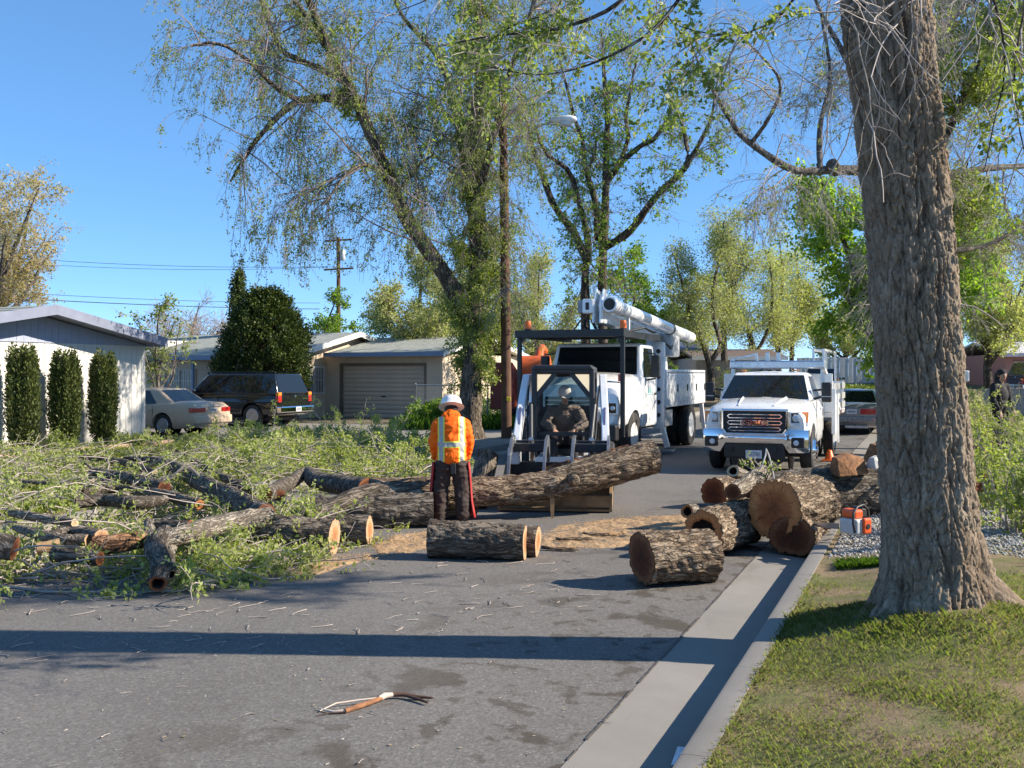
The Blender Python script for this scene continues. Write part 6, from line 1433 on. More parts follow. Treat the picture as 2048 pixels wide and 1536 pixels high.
# ---------------------------------------------------------------- person in black by the picket fence
def bystander():
    x, y, _ = at(2000, 21.0, 0); t = thing('person', 'person dressed all in black standing behind the weeds by the picket fence', 'person', (x, y, .30), R(205))
    BLK_ = plain('black_cloth', (.010, .010, .011), .85, var=.3, bump=.4, bscale=10)
    b = MB(); q = head(b, (0, .06, 1.62), (.3, .9, -.2)); capsule(b, (0, .0, 1.42), .058, (0, .04, 1.52), .05); b.sphere((0, .0, 1.2), (.15, .1, .2), 14, 10); b.sphere((0, 0, .95), (.14, .1, .14), 14, 10)
    for k in (-1, 1):
        capsule(b, (k*.18, 0, 1.38), .05, (k*.24, .02, 1.10), .042); capsule(b, (k*.24, .02, 1.10), .04, (k*.22, .16, .88), .028); hand(b, (k*.22, .16, .88), (0, .5, -.8), -k, .5)
        capsule(b, (k*.09, 0, .90), .075, (k*.11, .03, .49), .055); capsule(b, (k*.11, .03, .49), .05, (k*.12, 0, .09), .038); capsule(b, (k*.12, 0, .08), .035, (k*.13, .14, .04), .03)
    blob('body', b, SKIN, t, .011, 3)
    j = MB(); j.sphere((0, .0, 1.2), (.20, .14, .22), 16, 10); j.sphere((0, .0, .98), (.19, .14, .22), 16, 10); capsule(j, (-.15, 0, 1.385), .07, (.15, 0, 1.385), .07); j.sphere((0, -.02, 1.47), (.09, .09, .06), 12, 8)
    for k in (-1, 1): capsule(j, (k*.185, 0, 1.38), .078, (k*.245, .02, 1.10), .068); capsule(j, (k*.245, .02, 1.10), .066, (k*.225, .14, .91), .05)
    blob('jacket', j, BLK_, t, .012, 4)
    p = MB(); p.sphere((0, 0, .9), (.17, .13, .13), 14, 10)
    for k in (-1, 1): capsule(p, (k*.09, 0, .88), .10, (k*.11, .03, .49), .08); capsule(p, (k*.11, .03, .49), .076, (k*.12, 0, .08), .066)
    blob('trousers', p, BLK_, t, .012, 4)
    hr = MB(); hr.sphere((0, .04, 1.66), (.10, .105, .095), 14, 10); capsule(hr, (0, -.05, 1.62), .07, (0, -.07, 1.45), .06); blob('hair', hr, BLK_, t, .012, 3)
    for k in (-1, 1):
        bt = MB(); capsule(bt, (k*.12, 0, .08), .055, (k*.13, .15, .04), .042); blob('shoe', bt, BLK_, t, .012, 2)
bystander()
# ================================================================ logs and limbs
def log_bark(name, dark, mid, light, f=11, lich=None): return bark_mat(name, dark, mid, light, (f*.24, f, f), .8, lich)
BK_GREY = log_bark('log_bark', (.045, .034, .026), (.145, .115, .088), (.29, .245, .195), 13)
BK_WARM = log_bark('warm_log_bark', (.07, .045, .028), (.235, .17, .115), (.41, .325, .235), 15)
BK_DARK = log_bark('dark_log_bark', (.04, .031, .024), (.14, .115, .093), (.26, .225, .185), 12)
BK_PALE = log_bark('pale_log_bark', (.08, .065, .05), (.25, .205, .16), (.42, .37, .30), 20)
def cut_mat(name, sap, heart, dark, hr=.55):
    m = NT(name); c = m.n('TexCoord'); sp = m.n('SeparateXYZ'); m.l(c.outputs['Object'], sp.inputs[0])
    at_ = m.n('Attribute'); at_.attribute_name = 'ring'; r = at_.outputs['Fac']
    nz = m.noise(c.outputs['Object'], 9, 4, .6); rr_ = m.math('ADD', r, m.math('MULTIPLY', nz, .14))
    col = m.ramp(rr_, [(.05, dark), (hr, heart), (min(.97, hr+.22), sap), (1.0, tuple(x*.75 for x in sap))])
    an = m.n('Attribute'); an.attribute_name = 'ang'; cb = m.n('CombineXYZ'); m.l(m.math('MULTIPLY', an.outputs['Fac'], 26.0), cb.inputs[0]); m.l(m.math('MULTIPLY', r, 1.1), cb.inputs[1])
    oi = m.n('ObjectInfo'); m.l(m.math('MULTIPLY', oi.outputs['Random'], 40.0), cb.inputs[2])
    ck = m.math('ABSOLUTE', m.math('SUBTRACT', m.noise(cb.outputs[0], 1.0, 2, .5), .5)); ck = m.math('ADD', ck, m.math('MULTIPLY', m.math('GREATER_THAN', r, .86), .1))
    col = m.mix(m.ramp(ck, [(.0, .85), (.022, 0.)]), col, tuple(x*.3 for x in dark))
    col = m.mix(m.ramp(m.noise(c.outputs['Object'], 26, 5, .7), [(.45, 0.), (.75, .22)]), col, tuple(min(1, x*1.1) for x in sap))
    sn = m.math('SINE', m.math('MULTIPLY', rr_, 70.0)); col = m.mix(m.ramp(sn, [(.2, 0.), (.9, .28)]), col, tuple(x*.5 for x in heart))
    col = m.mix(m.ramp(m.noise(m.coord((1, 1, 9)), 12, 3), [(.5, 0.), (.7, .3)]), col, tuple(x*.6 for x in heart))
    mpz = m.coord((1, 2, 60)); m.bump(m.math('ADD', m.math('MULTIPLY', m.noise(mpz, 1.0, 3), .8), m.noise(c.outputs['Object'], 55, 3)), .5, .01); return m.set(col, .85, spec=.2)
CUT_FRESH = cut_mat('fresh_cut', (.56, .36, .22), (.46, .22, .10), (.30, .12, .05), .6)
CUT_DARK = cut_mat('dark_cut', (.24, .10, .045), (.12, .04, .018), (.05, .016, .010), .72)
CUT_RED = cut_mat('red_cut', (.58, .235, .085), (.37, .12, .042), (.15, .045, .018), .62)
CUT_PALE = cut_mat('pale_cut', (.62, .50, .33), (.50, .36, .21), (.36, .22, .11), .6)
HOLLOW = plain('hollow_dark', (.018, .010, .007), .95)
def wood(name, label, pts, radii, bark=None, ends=(None, None), seed=0, depth=.018, na=44, freq=12, group=None, cat='log', parent=None, tilt=(0, 0), hollow=False, seg=None, ell=0.0):
    """a log or limb along pts (world); ends: cut material at each end or None (tapering tip)"""
    pts = np.array(pts, float); L = np.linalg.norm(np.diff(pts, axis=0), axis=1).sum()
    m = seg or int(max(8, min(90, L/.022))); P, u = smooth_path(pts, m) if len(pts) > 2 else (pts[0]+(pts[-1]-pts[0])*np.linspace(0, 1, m)[:, None], np.linspace(0, 1, m))
    rr_ = np.interp(u, np.linspace(0, 1, len(radii)), radii)
    ax = Vector(P[-1]-P[0]); q = ax.to_track_quat('X', 'Z'); org = P[0].copy(); Mi = np.array(q.to_matrix())
    P = (P-org) @ Mi                                   # local, axis along x
    T = np.gradient(P, axis=0); T = norm(T); Y = norm(np.cross(np.array([0, 0, 1.])[None], T)); Z = np.cross(T, Y)
    g = random.Random(seed); off = Vector((g.uniform(0, 50), g.uniform(0, 50), g.uniform(0, 50)))
    V = np.empty((m, na, 3)); vor, nz_ = noise.voronoi, noise.noise
    ph1, ph2 = g.uniform(0, 6), g.uniform(0, 6)
    kn_ = [(g.uniform(.1, .9)*L, g.uniform(0, 2*PI), g.uniform(.10, .22), g.uniform(.3, .6)) for _ in range(int(1+L*1.6))]
    for i in range(m):
        sx = u[i]*L
        for k in range(na):
            a = 2*PI*k/na; ca, sa = math.cos(a), math.sin(a); r = rr_[i]
            p = Vector((sx*freq*.26, ca*r*freq, sa*r*freq))+off
            w_ = nz_(p*.9)*.4
            p2 = Vector((p.x+w_, p.y+w_, p.z-w_)); e1 = min(1., abs(nz_(p2*.7))/.26); e2 = min(1., abs(nz_(p2*1.5+off))/.24)
            p3 = Vector((p2.x*4, p2.y, p2.z)); e = (e1*(2-e1)*.6+e2*(2-e2)*.4)*min(1., .5+abs(nz_(p3))/.22)
            h = depth*1.35*(e-.6)+depth*.5*nz_(p*2.9)+depth*.35*nz_(p*6.1)+r*.05*math.cos(2*a+ph1)+r*.03*math.cos(3*a+ph2+sx)+r*.10*nz_(Vector((sx*1.7, ca, sa))+off)
            for (ks, ka, kh, kw_) in kn_:
                dd_ = ((sx-ks)/(r*kw_+.02))**2+(((a-ka+PI) % (2*PI)-PI)/(kw_*1.1))**2
                if dd_ < 6: h += r*kh*math.exp(-dd_*1.4)
            V[i, k] = P[i]+(Y[i]*ca*(1+ell)+Z[i]*sa*(1-ell))*(r+h)
    tx = [g.uniform(-.12, .12) if not tilt[0] else tilt[0], g.uniform(-.12, .12) if not tilt[1] else tilt[1]]
    for e_, i in ((0, 0), (1, m-1)):
        c = V[i].mean(0); V[i, :, 0] += (V[i, :, 1]-c[1])*tx[e_]
    idx = np.arange(m*na).reshape(m, na); nx = np.roll(idx, -1, axis=1)
    F = np.stack([idx[:-1], nx[:-1], nx[1:], idx[1:]], -1).reshape(-1, 4)
    o = mesh_np(name, V.reshape(-1, 3), F, bark or BK_GREY, parent, smooth=True)
    if parent is None: o.location = org; o.rotation_mode = 'QUATERNION'; o.rotation_quaternion = q; tag(o, label, cat, group)
    for e_, i in ((0, 0), (1, m-1)):
        mt = ends[e_]
        c = V[i].mean(0); sg = -1 if e_ == 0 else 1
        fr = [1.0, .8, .6, .4, .2]; R_ = [c+(V[i]-c)*(f*(.985 if f == 1 else 1))+np.array([sg*(.002+.006*(1-f)*g.random()), 0, 0]) for f in fr]
        hol = hollow and e_ == 0
        if hol: R_ = R_[:2]+[c+(V[i]-c)*.62+np.array([.01, 0, 0]), c+(V[i]-c)*.55+np.array([.09, 0, 0]), c+(V[i]-c)*.2+np.array([.16, 0, 0])]
        W = np.vstack(R_+[c[None]+np.array([[.16 if hol else 0, 0, 0]])])
        nr = len(R_); ix = np.arange(nr*na).reshape(nr, na); n2 = np.roll(ix, -1, axis=1)
        Fq = np.stack([ix[:-1], n2[:-1], n2[1:], ix[1:]], -1).reshape(-1, 4); Ft = np.stack([ix[-1], n2[-1], np.full(na, nr*na)], -1)
        if e_ == 1: Fq = Fq[:, ::-1]; Ft = Ft[:, ::-1]
        if sg < 0: pass
        co = mesh_np('cut_face', W, [Fq[:, ::-1], Ft[:, ::-1]], mt or CUT_DARK, o, smooth=True)
        at_ = co.data.attributes.new('ring', 'FLOAT', 'POINT'); at_.data.foreach_set('value', np.array([f for f in fr[:nr] for _ in range(na)]+[0.0], dtype=np.float32))
        a3 = co.data.attributes.new('ang', 'FLOAT', 'POINT'); a3.data.foreach_set('value', np.array([abs(2*k_/na-1) for _ in fr[:nr] for k_ in range(na)]+[0.5], dtype=np.float32))
        if hol: co.data.materials.append(HOLLOW); co.data.polygons.foreach_set('material_index', np.array([0]*na+[0]*na+[1]*(len(Fq)-2*na)+[1]*len(Ft), dtype=np.int32))
    return o
def W3(px_, d, z): return ((px_-1024)/2000*d, d, z)
PILE = 'cut logs lying on the road'
# ------------------------------------------------------ front row on the asphalt
wood('log', 'dark grey log lying alone across the road in front of the worker', [W3(858, 10.55, .19), W3(1050, 10.38, .18)], [.20, .175], BK_GREY, (CUT_DARK, CUT_FRESH), 1, .022, 60, 13, PILE)
wood('log', 'thin log round with fresh orange faces just right of the dark grey log', [W3(1057, 10.62, .17), W3(1076, 10.60, .165)], [.165, .16], BK_GREY, (CUT_FRESH, CUT_FRESH), 2, .014, 50, 12, PILE, seg=8)
wood('log', 'log half buried in brush with a fresh orange end facing right', [W3(500, 10.78, .20), W3(590, 10.74, .20), W3(669, 10.68, .19)], [.195, .19, .185], BK_GREY, (CUT_DARK, CUT_FRESH), 3, .018, 56, 13, PILE)
wood('log', 'short log with round orange end between the brush and the sawdust', [W3(655, 11.35, .17), W3(739, 11.30, .165)], [.165, .165], BK_GREY, (CUT_DARK, CUT_FRESH), 4, .016, 56, 13, PILE)
wood('log', 'short stubby log standing apart on the road near the right gutter', [W3(1283, 9.12, .25), W3(1421, 9.34, .245)], [.235, .24], BK_WARM, (CUT_DARK, CUT_DARK), 5, .030, 84, 11, PILE)
# ------------------------------------------------------ the long log in the grapple
o = wood('log', 'very long log lifted off the road by the loader grapple, tilting up to the right', [pix(738, 980, 13.15), pix(850, 985, 13.2), pix(980, 984, 13.35), pix(1090, 972, 13.5), pix(1200, 944, 13.65), pix(1306, 912, 13.85)], [.155, .19, .185, .20, .22, .235], BK_WARM, (CUT_RED, CUT_RED), 6, .028, 60, 11, PILE)
kn = MB().tube([(0, 0, 0), (.0, -.12, .03), (.02, -.2, .02)], [.10, .07, .05], 12).build('knot', BK_WARM, None, smooth=60); kw = Vector(pix(1147, 962, 13.42))
kn.parent = o; kn.location = o.rotation_quaternion.inverted() @ (kw-o.location); kn.rotation_mode = 'QUATERNION'; kn.rotation_quaternion = o.rotation_quaternion.inverted()
sp_ = MB().loft([[(-.035, 0, .16), (.035, 0, .16), (.03, .04, .16), (-.03, .04, .16)], [(-.02, 0, -.1), (.03, 0, -.1), (.02, .03, -.1), (-.02, .03, -.1)], [(.0, 0, -.21), (.015, 0, -.21), (.012, .012, -.21), (.002, .012, -.21)]]).build('splinter', CUT_PALE, None)
kw = Vector(pix(1104, 1010, 13.4)); sp_.parent = o; sp_.location = o.rotation_quaternion.inverted() @ (kw-o.location); sp_.rotation_mode = 'QUATERNION'; sp_.rotation_quaternion = o.rotation_quaternion.inverted()
wood('log', 'rotten red-brown log lying on top inside the loader grapple', [pix(1085, 950, 14.15), pix(1180, 930, 14.2), pix(1260, 905, 14.3)], [.11, .14, .12], log_bark('rotten_bark', (.05, .02, .012), (.20, .085, .045), (.33, .19, .11), 18), (CUT_RED, CUT_RED), 7, .03, 40, 15, PILE)
wood('log', 'thick shadowed log under the lifted log left of the worker', [W3(604, 12.6, .19), W3(740, 12.62, .20), W3(866, 12.7, .20)], [.165, .195, .20], BK_DARK, (CUT_RED, CUT_DARK), 8, .02, 52, 11, PILE)
wood('limb', 'forked grey limb with pale sawn end leaning on the shadowed log', [pix(622, 1043, 12.15), pix(690, 1003, 12.5), pix(755, 985, 12.75), pix(838, 990, 12.9)], [.10, .115, .12, .14], BK_GREY, (CUT_PALE, CUT_DARK), 9, .012, 36, 14, 'sawn limbs', 'limb', tilt=(.7, 0))
wood('log', 'short tilted log standing on end behind the worker', [W3(952, 14.4, .04), pix(977, 906, 14.7)], [.17, .155], BK_GREY, (CUT_DARK, CUT_PALE), 10, .016, 44, 12, PILE)
wood('log', 'grey log resting on the asphalt left of the grapple', [W3(985, 15.3, .17), W3(1110, 15.2, .17)], [.15, .16], BK_GREY, (CUT_DARK, CUT_DARK), 11, .016, 40, 12, PILE)
wood('log', 'log section propping the lifted log just behind the worker boots', [W3(868, 13.3, .14), W3(948, 13.55, .14)], [.14, .145], BK_DARK, (CUT_RED, CUT_RED), 12, .016, 40, 12, PILE)
# ------------------------------------------------------ heap by the right gutter
HEAP = 'logs heaped at the right gutter'
wood('log', 'log at the foot of the right heap with dark hollowed end facing left', [W3(1404, 10.45, .25), W3(1492, 11.35, .26)], [.235, .25], BK_WARM, (CUT_RED, CUT_DARK), 21, .030, 80, 11, HEAP, hollow=True)
wood('log', 'thin pipe-like log with dark end poking left out of the right heap', [pix(1374, 1023, 10.95), pix(1448, 1022, 11.55)], [.078, .085], BK_PALE, (CUT_RED, CUT_DARK), 22, .008, 36, 16, HEAP, hollow=True)
big = wood('log', 'large forked log atop the right heap showing two round red-brown sawn faces', [W3(1547, 10.75, .485), W3(1622, 11.30, .46)], [.30, .335], BK_WARM, (CUT_RED, CUT_DARK), 23, .034, 96, 10, HEAP, tilt=(-.1, 0), ell=-.05)
fk_ = wood('fork', None, [W3(1584, 10.62, .215), W3(1610, 11.4, .24)], [.225, .24], BK_WARM, (CUT_DARK, CUT_DARK), 24, .028, 80, 11, None, None)
q_ = big.rotation_quaternion.inverted(); fk_.parent = big; fk_.location = q_ @ (fk_.location-big.location); fk_.rotation_quaternion = q_ @ fk_.rotation_quaternion
wood('log', 'massive dark log lying across the back of the right heap', [W3(1490, 12.2, .36), W3(1610, 12.5, .40), W3(1772, 12.95, .46)], [.33, .36, .35], BK_DARK, (CUT_DARK, CUT_RED), 25, .028, 80, 10, HEAP)
wood('log', 'short rotten-topped log chunk at the left end of the right heap', [W3(1428, 14.4, .21), W3(1474, 14.8, .21)], [.215, .20], BK_WARM, (CUT_DARK, CUT_RED), 26, .03, 56, 13, HEAP)
wood('log', 'pale slim log lying slantwise atop the right heap', [pix(1466, 984, 11.05), pix(1526, 944, 11.8)], [.095, .09], BK_PALE, (CUT_DARK, CUT_RED), 27, .010, 40, 16, HEAP)
wood('log', 'small pinkish tube of wood with dark open end on the right heap', [pix(1466, 942, 12.3), pix(1500, 958, 12.9)], [.075, .075], BK_PALE, (CUT_PALE, CUT_DARK), 28, .006, 32, 16, HEAP, hollow=True)
def chunk(label, c, sz, rot, mat, seed, group=None, cat='wood chunk'):
    g = random.Random(seed); mb = MB(); a, b, h = sz
    def j(): return g.uniform(-.012, .012)
    mb.loft([[(-a+j(), -b+j(), 0), (-a+j(), b*.7+j(), 0), (-a*.9, b*.2+j(), h*.85+j()), (-a*.95, -b*.6+j(), h*.8+j())], [(0, -b*1.05+j(), 0), (0, b*.8+j(), 0), (0, b*.3+j(), h+j()), (0, -b*.5+j(), h*.95+j())], [(a+j(), -b*.9, 0), (a, b*.8+j(), 0), (a*.92, b*.25, h*.75), (a*.9, -b*.4, h*.7)]])
    o = mb.build('wood_chunk', mat, bevel=.012); o.location = c; o.rotation_euler = rot; return tag(o, label, cat, group)
SPLIT = plain('split_wood', (.27, .12, .045), .85, var=.6, scale=16, bump=.9, bscale=30, dirt=((.10, .04, .02), .8))
SPLITR = plain('red_split_wood', (.25, .085, .04), .85, var=.4, scale=8, bump=.6, bscale=20, dirt=((.09, .03, .018), .6))
chunk('orange-brown split wedge sitting on the massive dark log', (pix(1695, 950, 12.4)[0], 12.4, .70), (.21, .17, .26), (.05, -.08, .25), SPLIT, 1, 'split wedges')
chunk('orange-brown split wedge beside the near trunk left edge', (pix(1752, 935, 13.2)[0], 13.2, .68), (.16, .2, .36), (0, .25, .5), SPLIT, 2, 'split wedges')
chunk('pale grey chunk under the wedge at the near trunk left edge', (pix(1742, 960, 12.55)[0], 12.35, .77), (.11, .12, .16), (0, 0, .3), plain('pale_chunk', (.52, .50, .47), .9, var=.3, scale=14), 3)
for i, (px_, py_, d_, sz, lb) in enumerate([(1950, 965, 12.6, (.30, .24, .45), 'big red-brown split log right of the near trunk'), (1998, 960, 13.2, (.28, .2, .26), 'reddish splintered log behind the weeds right of the near trunk'), (1940, 850, 19.0, (.3, .2, .3), 'small dark red log under the bright round shrub')]):
    chunk(lb, (pix(px_, py_, d_)[0], d_, .3), sz, (.1, .1*i, .4+i), SPLITR, 10+i, 'split logs right of the near trunk')
# ------------------------------------------------------ limbs in the brush pile
LIMB = 'sawn limbs'
def limb(label, pts, radii, bark=None, ends=(None, None), seed=0, zo=.27, **kw):
    def on_pile(i, a, b):
        r = float(np.interp(i/(len(pts)-1), np.linspace(0, 1, len(radii)), radii)); z = zo*min(1, max(.15, (1190-b)/120))+r; return pix(a, b, 2000*(CAM_H-z)/(b-750))
    return wood('limb', label, [on_pile(i, a, b) for i, (a, b, c) in enumerate(pts)], radii, bark or BK_GREY, ends, seed, kw.pop('depth', .008), kw.pop('na', 24), kw.pop('freq', 16), LIMB, 'limb', **kw)
limb('long grey limb sloping down through the middle of the brush pile', [(250, 918, 17.3), (300, 920, 16.9), (345, 932, 16.4), (410, 968, 15.2), (470, 1000, 14.3), (530, 1030, 13.5)], [.05, .075, .11, .12, .125, .12], BK_DARK, (CUT_PALE, CUT_DARK), 31, na=32)
limb('thinner grey limb behind the long one reaching up to the grass', [(355, 902, 17.6), (430, 945, 16.6), (490, 975, 15.8), (560, 990, 15.2)], [.03, .05, .065, .07], BK_GREY, (CUT_DARK, CUT_DARK), 32)
limb('bent grey limb with a strip of bare pale wood near the planter edging', [(135, 912, 18.2), (200, 918, 17.8), (250, 925, 17.3), (310, 945, 16.6)], [.04, .06, .06, .05], BK_GREY, (CUT_PALE, CUT_PALE), 33)
limb('dark crooked limb rising at the back right of the brush pile', [(530, 990, 15.2), (580, 965, 15.4), (612, 945, 15.6), (640, 962, 15.2), (735, 975, 14.6)], [.10, .10, .09, .13, .14], BK_DARK, (CUT_DARK, CUT_DARK), 34)
limb('pale limb with dark hollow end jutting left over the brush', [(308, 1086, 11.45), (370, 1070, 11.8), (440, 1050, 12.3), (540, 1035, 12.9)], [.095, .10, .105, .11], BK_PALE, (CUT_DARK, CUT_DARK), 35, hollow=True, na=32)
limb('short pale stub standing up beside the hollow limb end', [(298, 1044, 11.8), (302, 1100, 11.3)], [.05, .055], BK_PALE, (CUT_FRESH, CUT_DARK), 36)
limb('round orange-faced limb end peeking out behind the pale stub', [(314, 1050, 11.9), (380, 1052, 12.6)], [.055, .06], BK_DARK, (CUT_FRESH, CUT_DARK), 37)
limb('dark limb hanging over the front edge of the brush onto the asphalt', [(316, 1168, 9.35), (322, 1130, 9.9), (312, 1095, 10.6), (330, 1070, 11.4)], [.075, .09, .10, .10], BK_DARK, (CUT_DARK, CUT_DARK), 38, hollow=True)
limb('small limb with a bright orange ringed end at the brush front edge', [(341, 1150, 9.5), (338, 1115, 10.1), (345, 1085, 10.8)], [.052, .055, .055], BK_DARK, (CUT_FRESH, CUT_DARK), 39, hollow=True)
limb('weathered pale limb near the left edge of the brush', [(22, 1026, 12.9), (60, 1032, 12.7), (110, 1040, 12.5), (150, 1046, 12.3)], [.04, .05, .05, .045], BK_PALE, (CUT_PALE, CUT_PALE), 40)
limb('pale cut limb lying below the weathered one at left', [(30, 1055, 12.1), (75, 1068, 11.9), (125, 1078, 11.7), (175, 1080, 11.6)], [.03, .05, .055, .055], BK_PALE, (CUT_PALE, CUT_FRESH), 41)
limb('blue-grey limb with orange sawn end pointing right', [(100, 1070, 12.0), (150, 1064, 11.9), (203, 1073, 11.5)], [.05, .06, .07], BK_GREY, (CUT_DARK, CUT_FRESH), 42)
limb('bare yellow-white piece of limb in the lower left brush', [(74, 1098, 11.3), (120, 1090, 11.2)], [.055, .06], CUT_PALE, (CUT_PALE, CUT_PALE), 43)
limb('dark limb under the bare yellow-white piece', [(110, 1108, 11.0), (160, 1112, 10.9), (200, 1117, 10.8)], [.075, .08, .07], BK_DARK, (CUT_DARK, CUT_DARK), 44)
limb('rust-barked short limb left of the hollow pale limb', [(188, 1092, 11.3), (240, 1086, 11.3), (290, 1078, 11.6)], [.085, .09, .08], log_bark('rust_bark', (.08, .035, .018), (.26, .13, .065), (.40, .24, .14), 16), (CUT_FRESH, CUT_DARK), 45)
limb('dark limb stump cut by the left picture edge', [(-60, 1080, 11.6), (-10, 1090, 11.4), (30, 1098, 11.2)], [.12, .13, .11], BK_DARK, (CUT_DARK, CUT_DARK), 46)
limb('dark bowed limb deep in the brush behind the weathered pale limb', [(150, 1005, 14.2), (210, 1000, 14.2), (270, 1006, 13.9), (330, 1000, 13.8)], [.07, .08, .08, .06], BK_DARK, (CUT_DARK, CUT_DARK), 47)
limb('grey limb lying in the middle of the brush near the long limb', [(165, 985, 14.9), (240, 978, 15), (330, 990, 14.6), (400, 1010, 14.0)], [.05, .06, .07, .06], BK_GREY, (CUT_DARK, CUT_RED), 48)
limb('slender tan branch crossing the far left of the brush', [(-20, 952, 15.8), (60, 964, 15.4), (150, 968, 15.2), (260, 966, 15.0)], [.02, .028, .026, .015], BK_PALE, (CUT_PALE, CUT_PALE), 49, na=14)
limb('long straight pale whip slanting across the brush', [(118, 900, 17.0), (165, 922, 16.3), (235, 985, 14.8), (290, 1015, 13.8)], [.012, .02, .02, .014], BK_PALE, (CUT_PALE, CUT_PALE), 50, na=10)
limb('thick dark limb lying flat in the rear of the brush', [(185, 945, 16.6), (250, 955, 16.3), (330, 975, 15.6)], [.07, .09, .09], BK_DARK, (CUT_DARK, CUT_DARK), 51)
# ================================================================ brush pile foliage, grass, sawdust, litter, small things
g = np.random.default_rng(101)
def in_poly(p, poly):
    x, y = p[:, 0], p[:, 1]; ins = np.zeros(len(p), bool); n = len(poly)
    for i in range(n):
        x1, y1 = poly[i]; x2, y2 = poly[(i+1) % n]
        c = ((y1 > y) != (y2 > y)) & (x < (x2-x1)*(y-y1)/(y2-y1+1e-9)+x1); ins ^= c
    return ins
def ground_pts(poly, n, h=.05):
    poly = [gnd(a, b, h)[:2] for a, b in poly]; A = np.array(poly); lo, hi = A.min(0), A.max(0); out = []
    tot = 0
    while tot < n:
        p = lo+(hi-lo)*g.random((n*3, 2)); p = p[in_poly(p, poly)]; w_ = np.clip(1.0/(p[:, 1]/10)**1.2, 0, 1.4)/1.4
        p = p[g.random(len(p)) < w_]; out.append(p); tot += len(p)
    return np.vstack(out)[:n]
BR_MAIN = [(-200, 1195), (0, 1186), (120, 1160), (240, 1120), (300, 1130), (420, 1150), (560, 1125), (625, 1080), (560, 1040), (560, 1000), (640, 980), (700, 945), (560, 930), (440, 935), (300, 920), (100, 908), (-200, 905)]
BR_FRONT = [(330, 1150), (420, 1176), (520, 1150), (640, 1108), (660, 1075), (560, 1050), (400, 1070), (330, 1100)]
BR_BACK = [(430, 935), (640, 965), (760, 960), (870, 955), (870, 905), (700, 880), (520, 880), (420, 900)]
def brush(poly, n, hgt, ln, nl, seed, size, flat=.35, tw=5):
    gg = np.random.default_rng(seed); p = ground_pts(poly, n); m = len(p)
    z = gg.random(m)**1.6*hgt
    P0 = np.stack([p[:, 0], p[:, 1], np.where(p[:, 1]*UC < 99, z, z)], 1); P0[:, 2] += np.where(p[:, 0]*UC-p[:, 1]*US < -10, .14, 0.0)
    a = gg.random(m)*2*PI; d = norm(np.stack([np.cos(a), np.sin(a), gg.normal(0.12, flat, m)], 1)); P = [P0]; L = gg.uniform(ln[0], ln[1], m); q = P0
    for k in range(7):
        d = norm(d+gg.normal(size=d.shape)*.13+np.array([0, 0, -.06])); q = q+d*(L/7)[:, None]; q[:, 2] = np.maximum(q[:, 2], .02); P.append(q)
    A = np.stack(P, 1); B, lb = sprout(gg, A, n*tw, .1, 1, (20, 65), (ln[0]*.25, ln[1]*.4), 5, .08, .05, .18); B[:, :, 2] = np.maximum(B[:, :, 2], .01)
    tws = [tubes(A, (.005+L*.006)[:, None]*np.linspace(1, .3, 8)[None], 4), tubes(B, np.full((len(B), 6), .0032), 3)]
    return tws, leaves_on(gg, B, int(nl*1.15), size, .1, .035, .6, .2, 6)
tw1, lf1 = brush(BR_MAIN, 950, .12, (.5, 1.7), 50000, 1, (.032, .07), .15, 6)
tw2, lf2 = brush(BR_FRONT, 260, .16, (.4, 1.0), 24000, 2, (.03, .06), .25)
tw3, lf3 = brush(BR_BACK, 470, .24, (.6, 1.6), 56000, 3, (.035, .08), .3)
gg = np.random.default_rng(9)
V, F = join_np(tw1+tw2+tw3); tag(mesh_np('brush_twigs', V, F, TWIGL), 'heap of cut twigs sprawled over the left lawn and road edge', 'brush', None, 'stuff')
BRUSHL = leaf_mat('brush_leaf', [(0.22, 0.26, 0.07), (0.33, 0.38, 0.11), (0.42, 0.46, 0.17), (0.36, 0.36, 0.18)], .5)
V, F = join_np([lf1, lf2, lf3]); tag(mesh_np('brush_leaves', V, F, BRUSHL), 'wilting yellow-green elm leaves on the cut brush', 'leaves', None, 'stuff')
# upright sprigs at the back of the pile
def sprig(px_, d, hgt, seed, lb):
    o = bush('brush_sprig', lb, (at(px_, d, .14)), 7, hgt, .5, 700, BRUSHL, seed, (.04, .075), 'leafy sprigs sticking up from the brush', up=.55); o['category'] = 'sprig'
for i, (px_, d, hh, lb) in enumerate([(345, 21.5, 1.0, 'leafy sprig in front of the champagne sedan'), (520, 22.5, 1.25, 'leafy sprig sticking up below the black SUV wheel'), (690, 23, 1.5, 'tallest leafy sprig sticking up left of the elm'), (790, 24, 1.1, 'leafy sprig before the garage driveway close to the worker'), (600, 22, .8, 'low leafy sprig between the two sprigs below the SUV'), (90, 19.5, .9, 'leafy sprig before the leftmost clipped shrub')]): sprig(px_, d, hh, 200+i, lb)

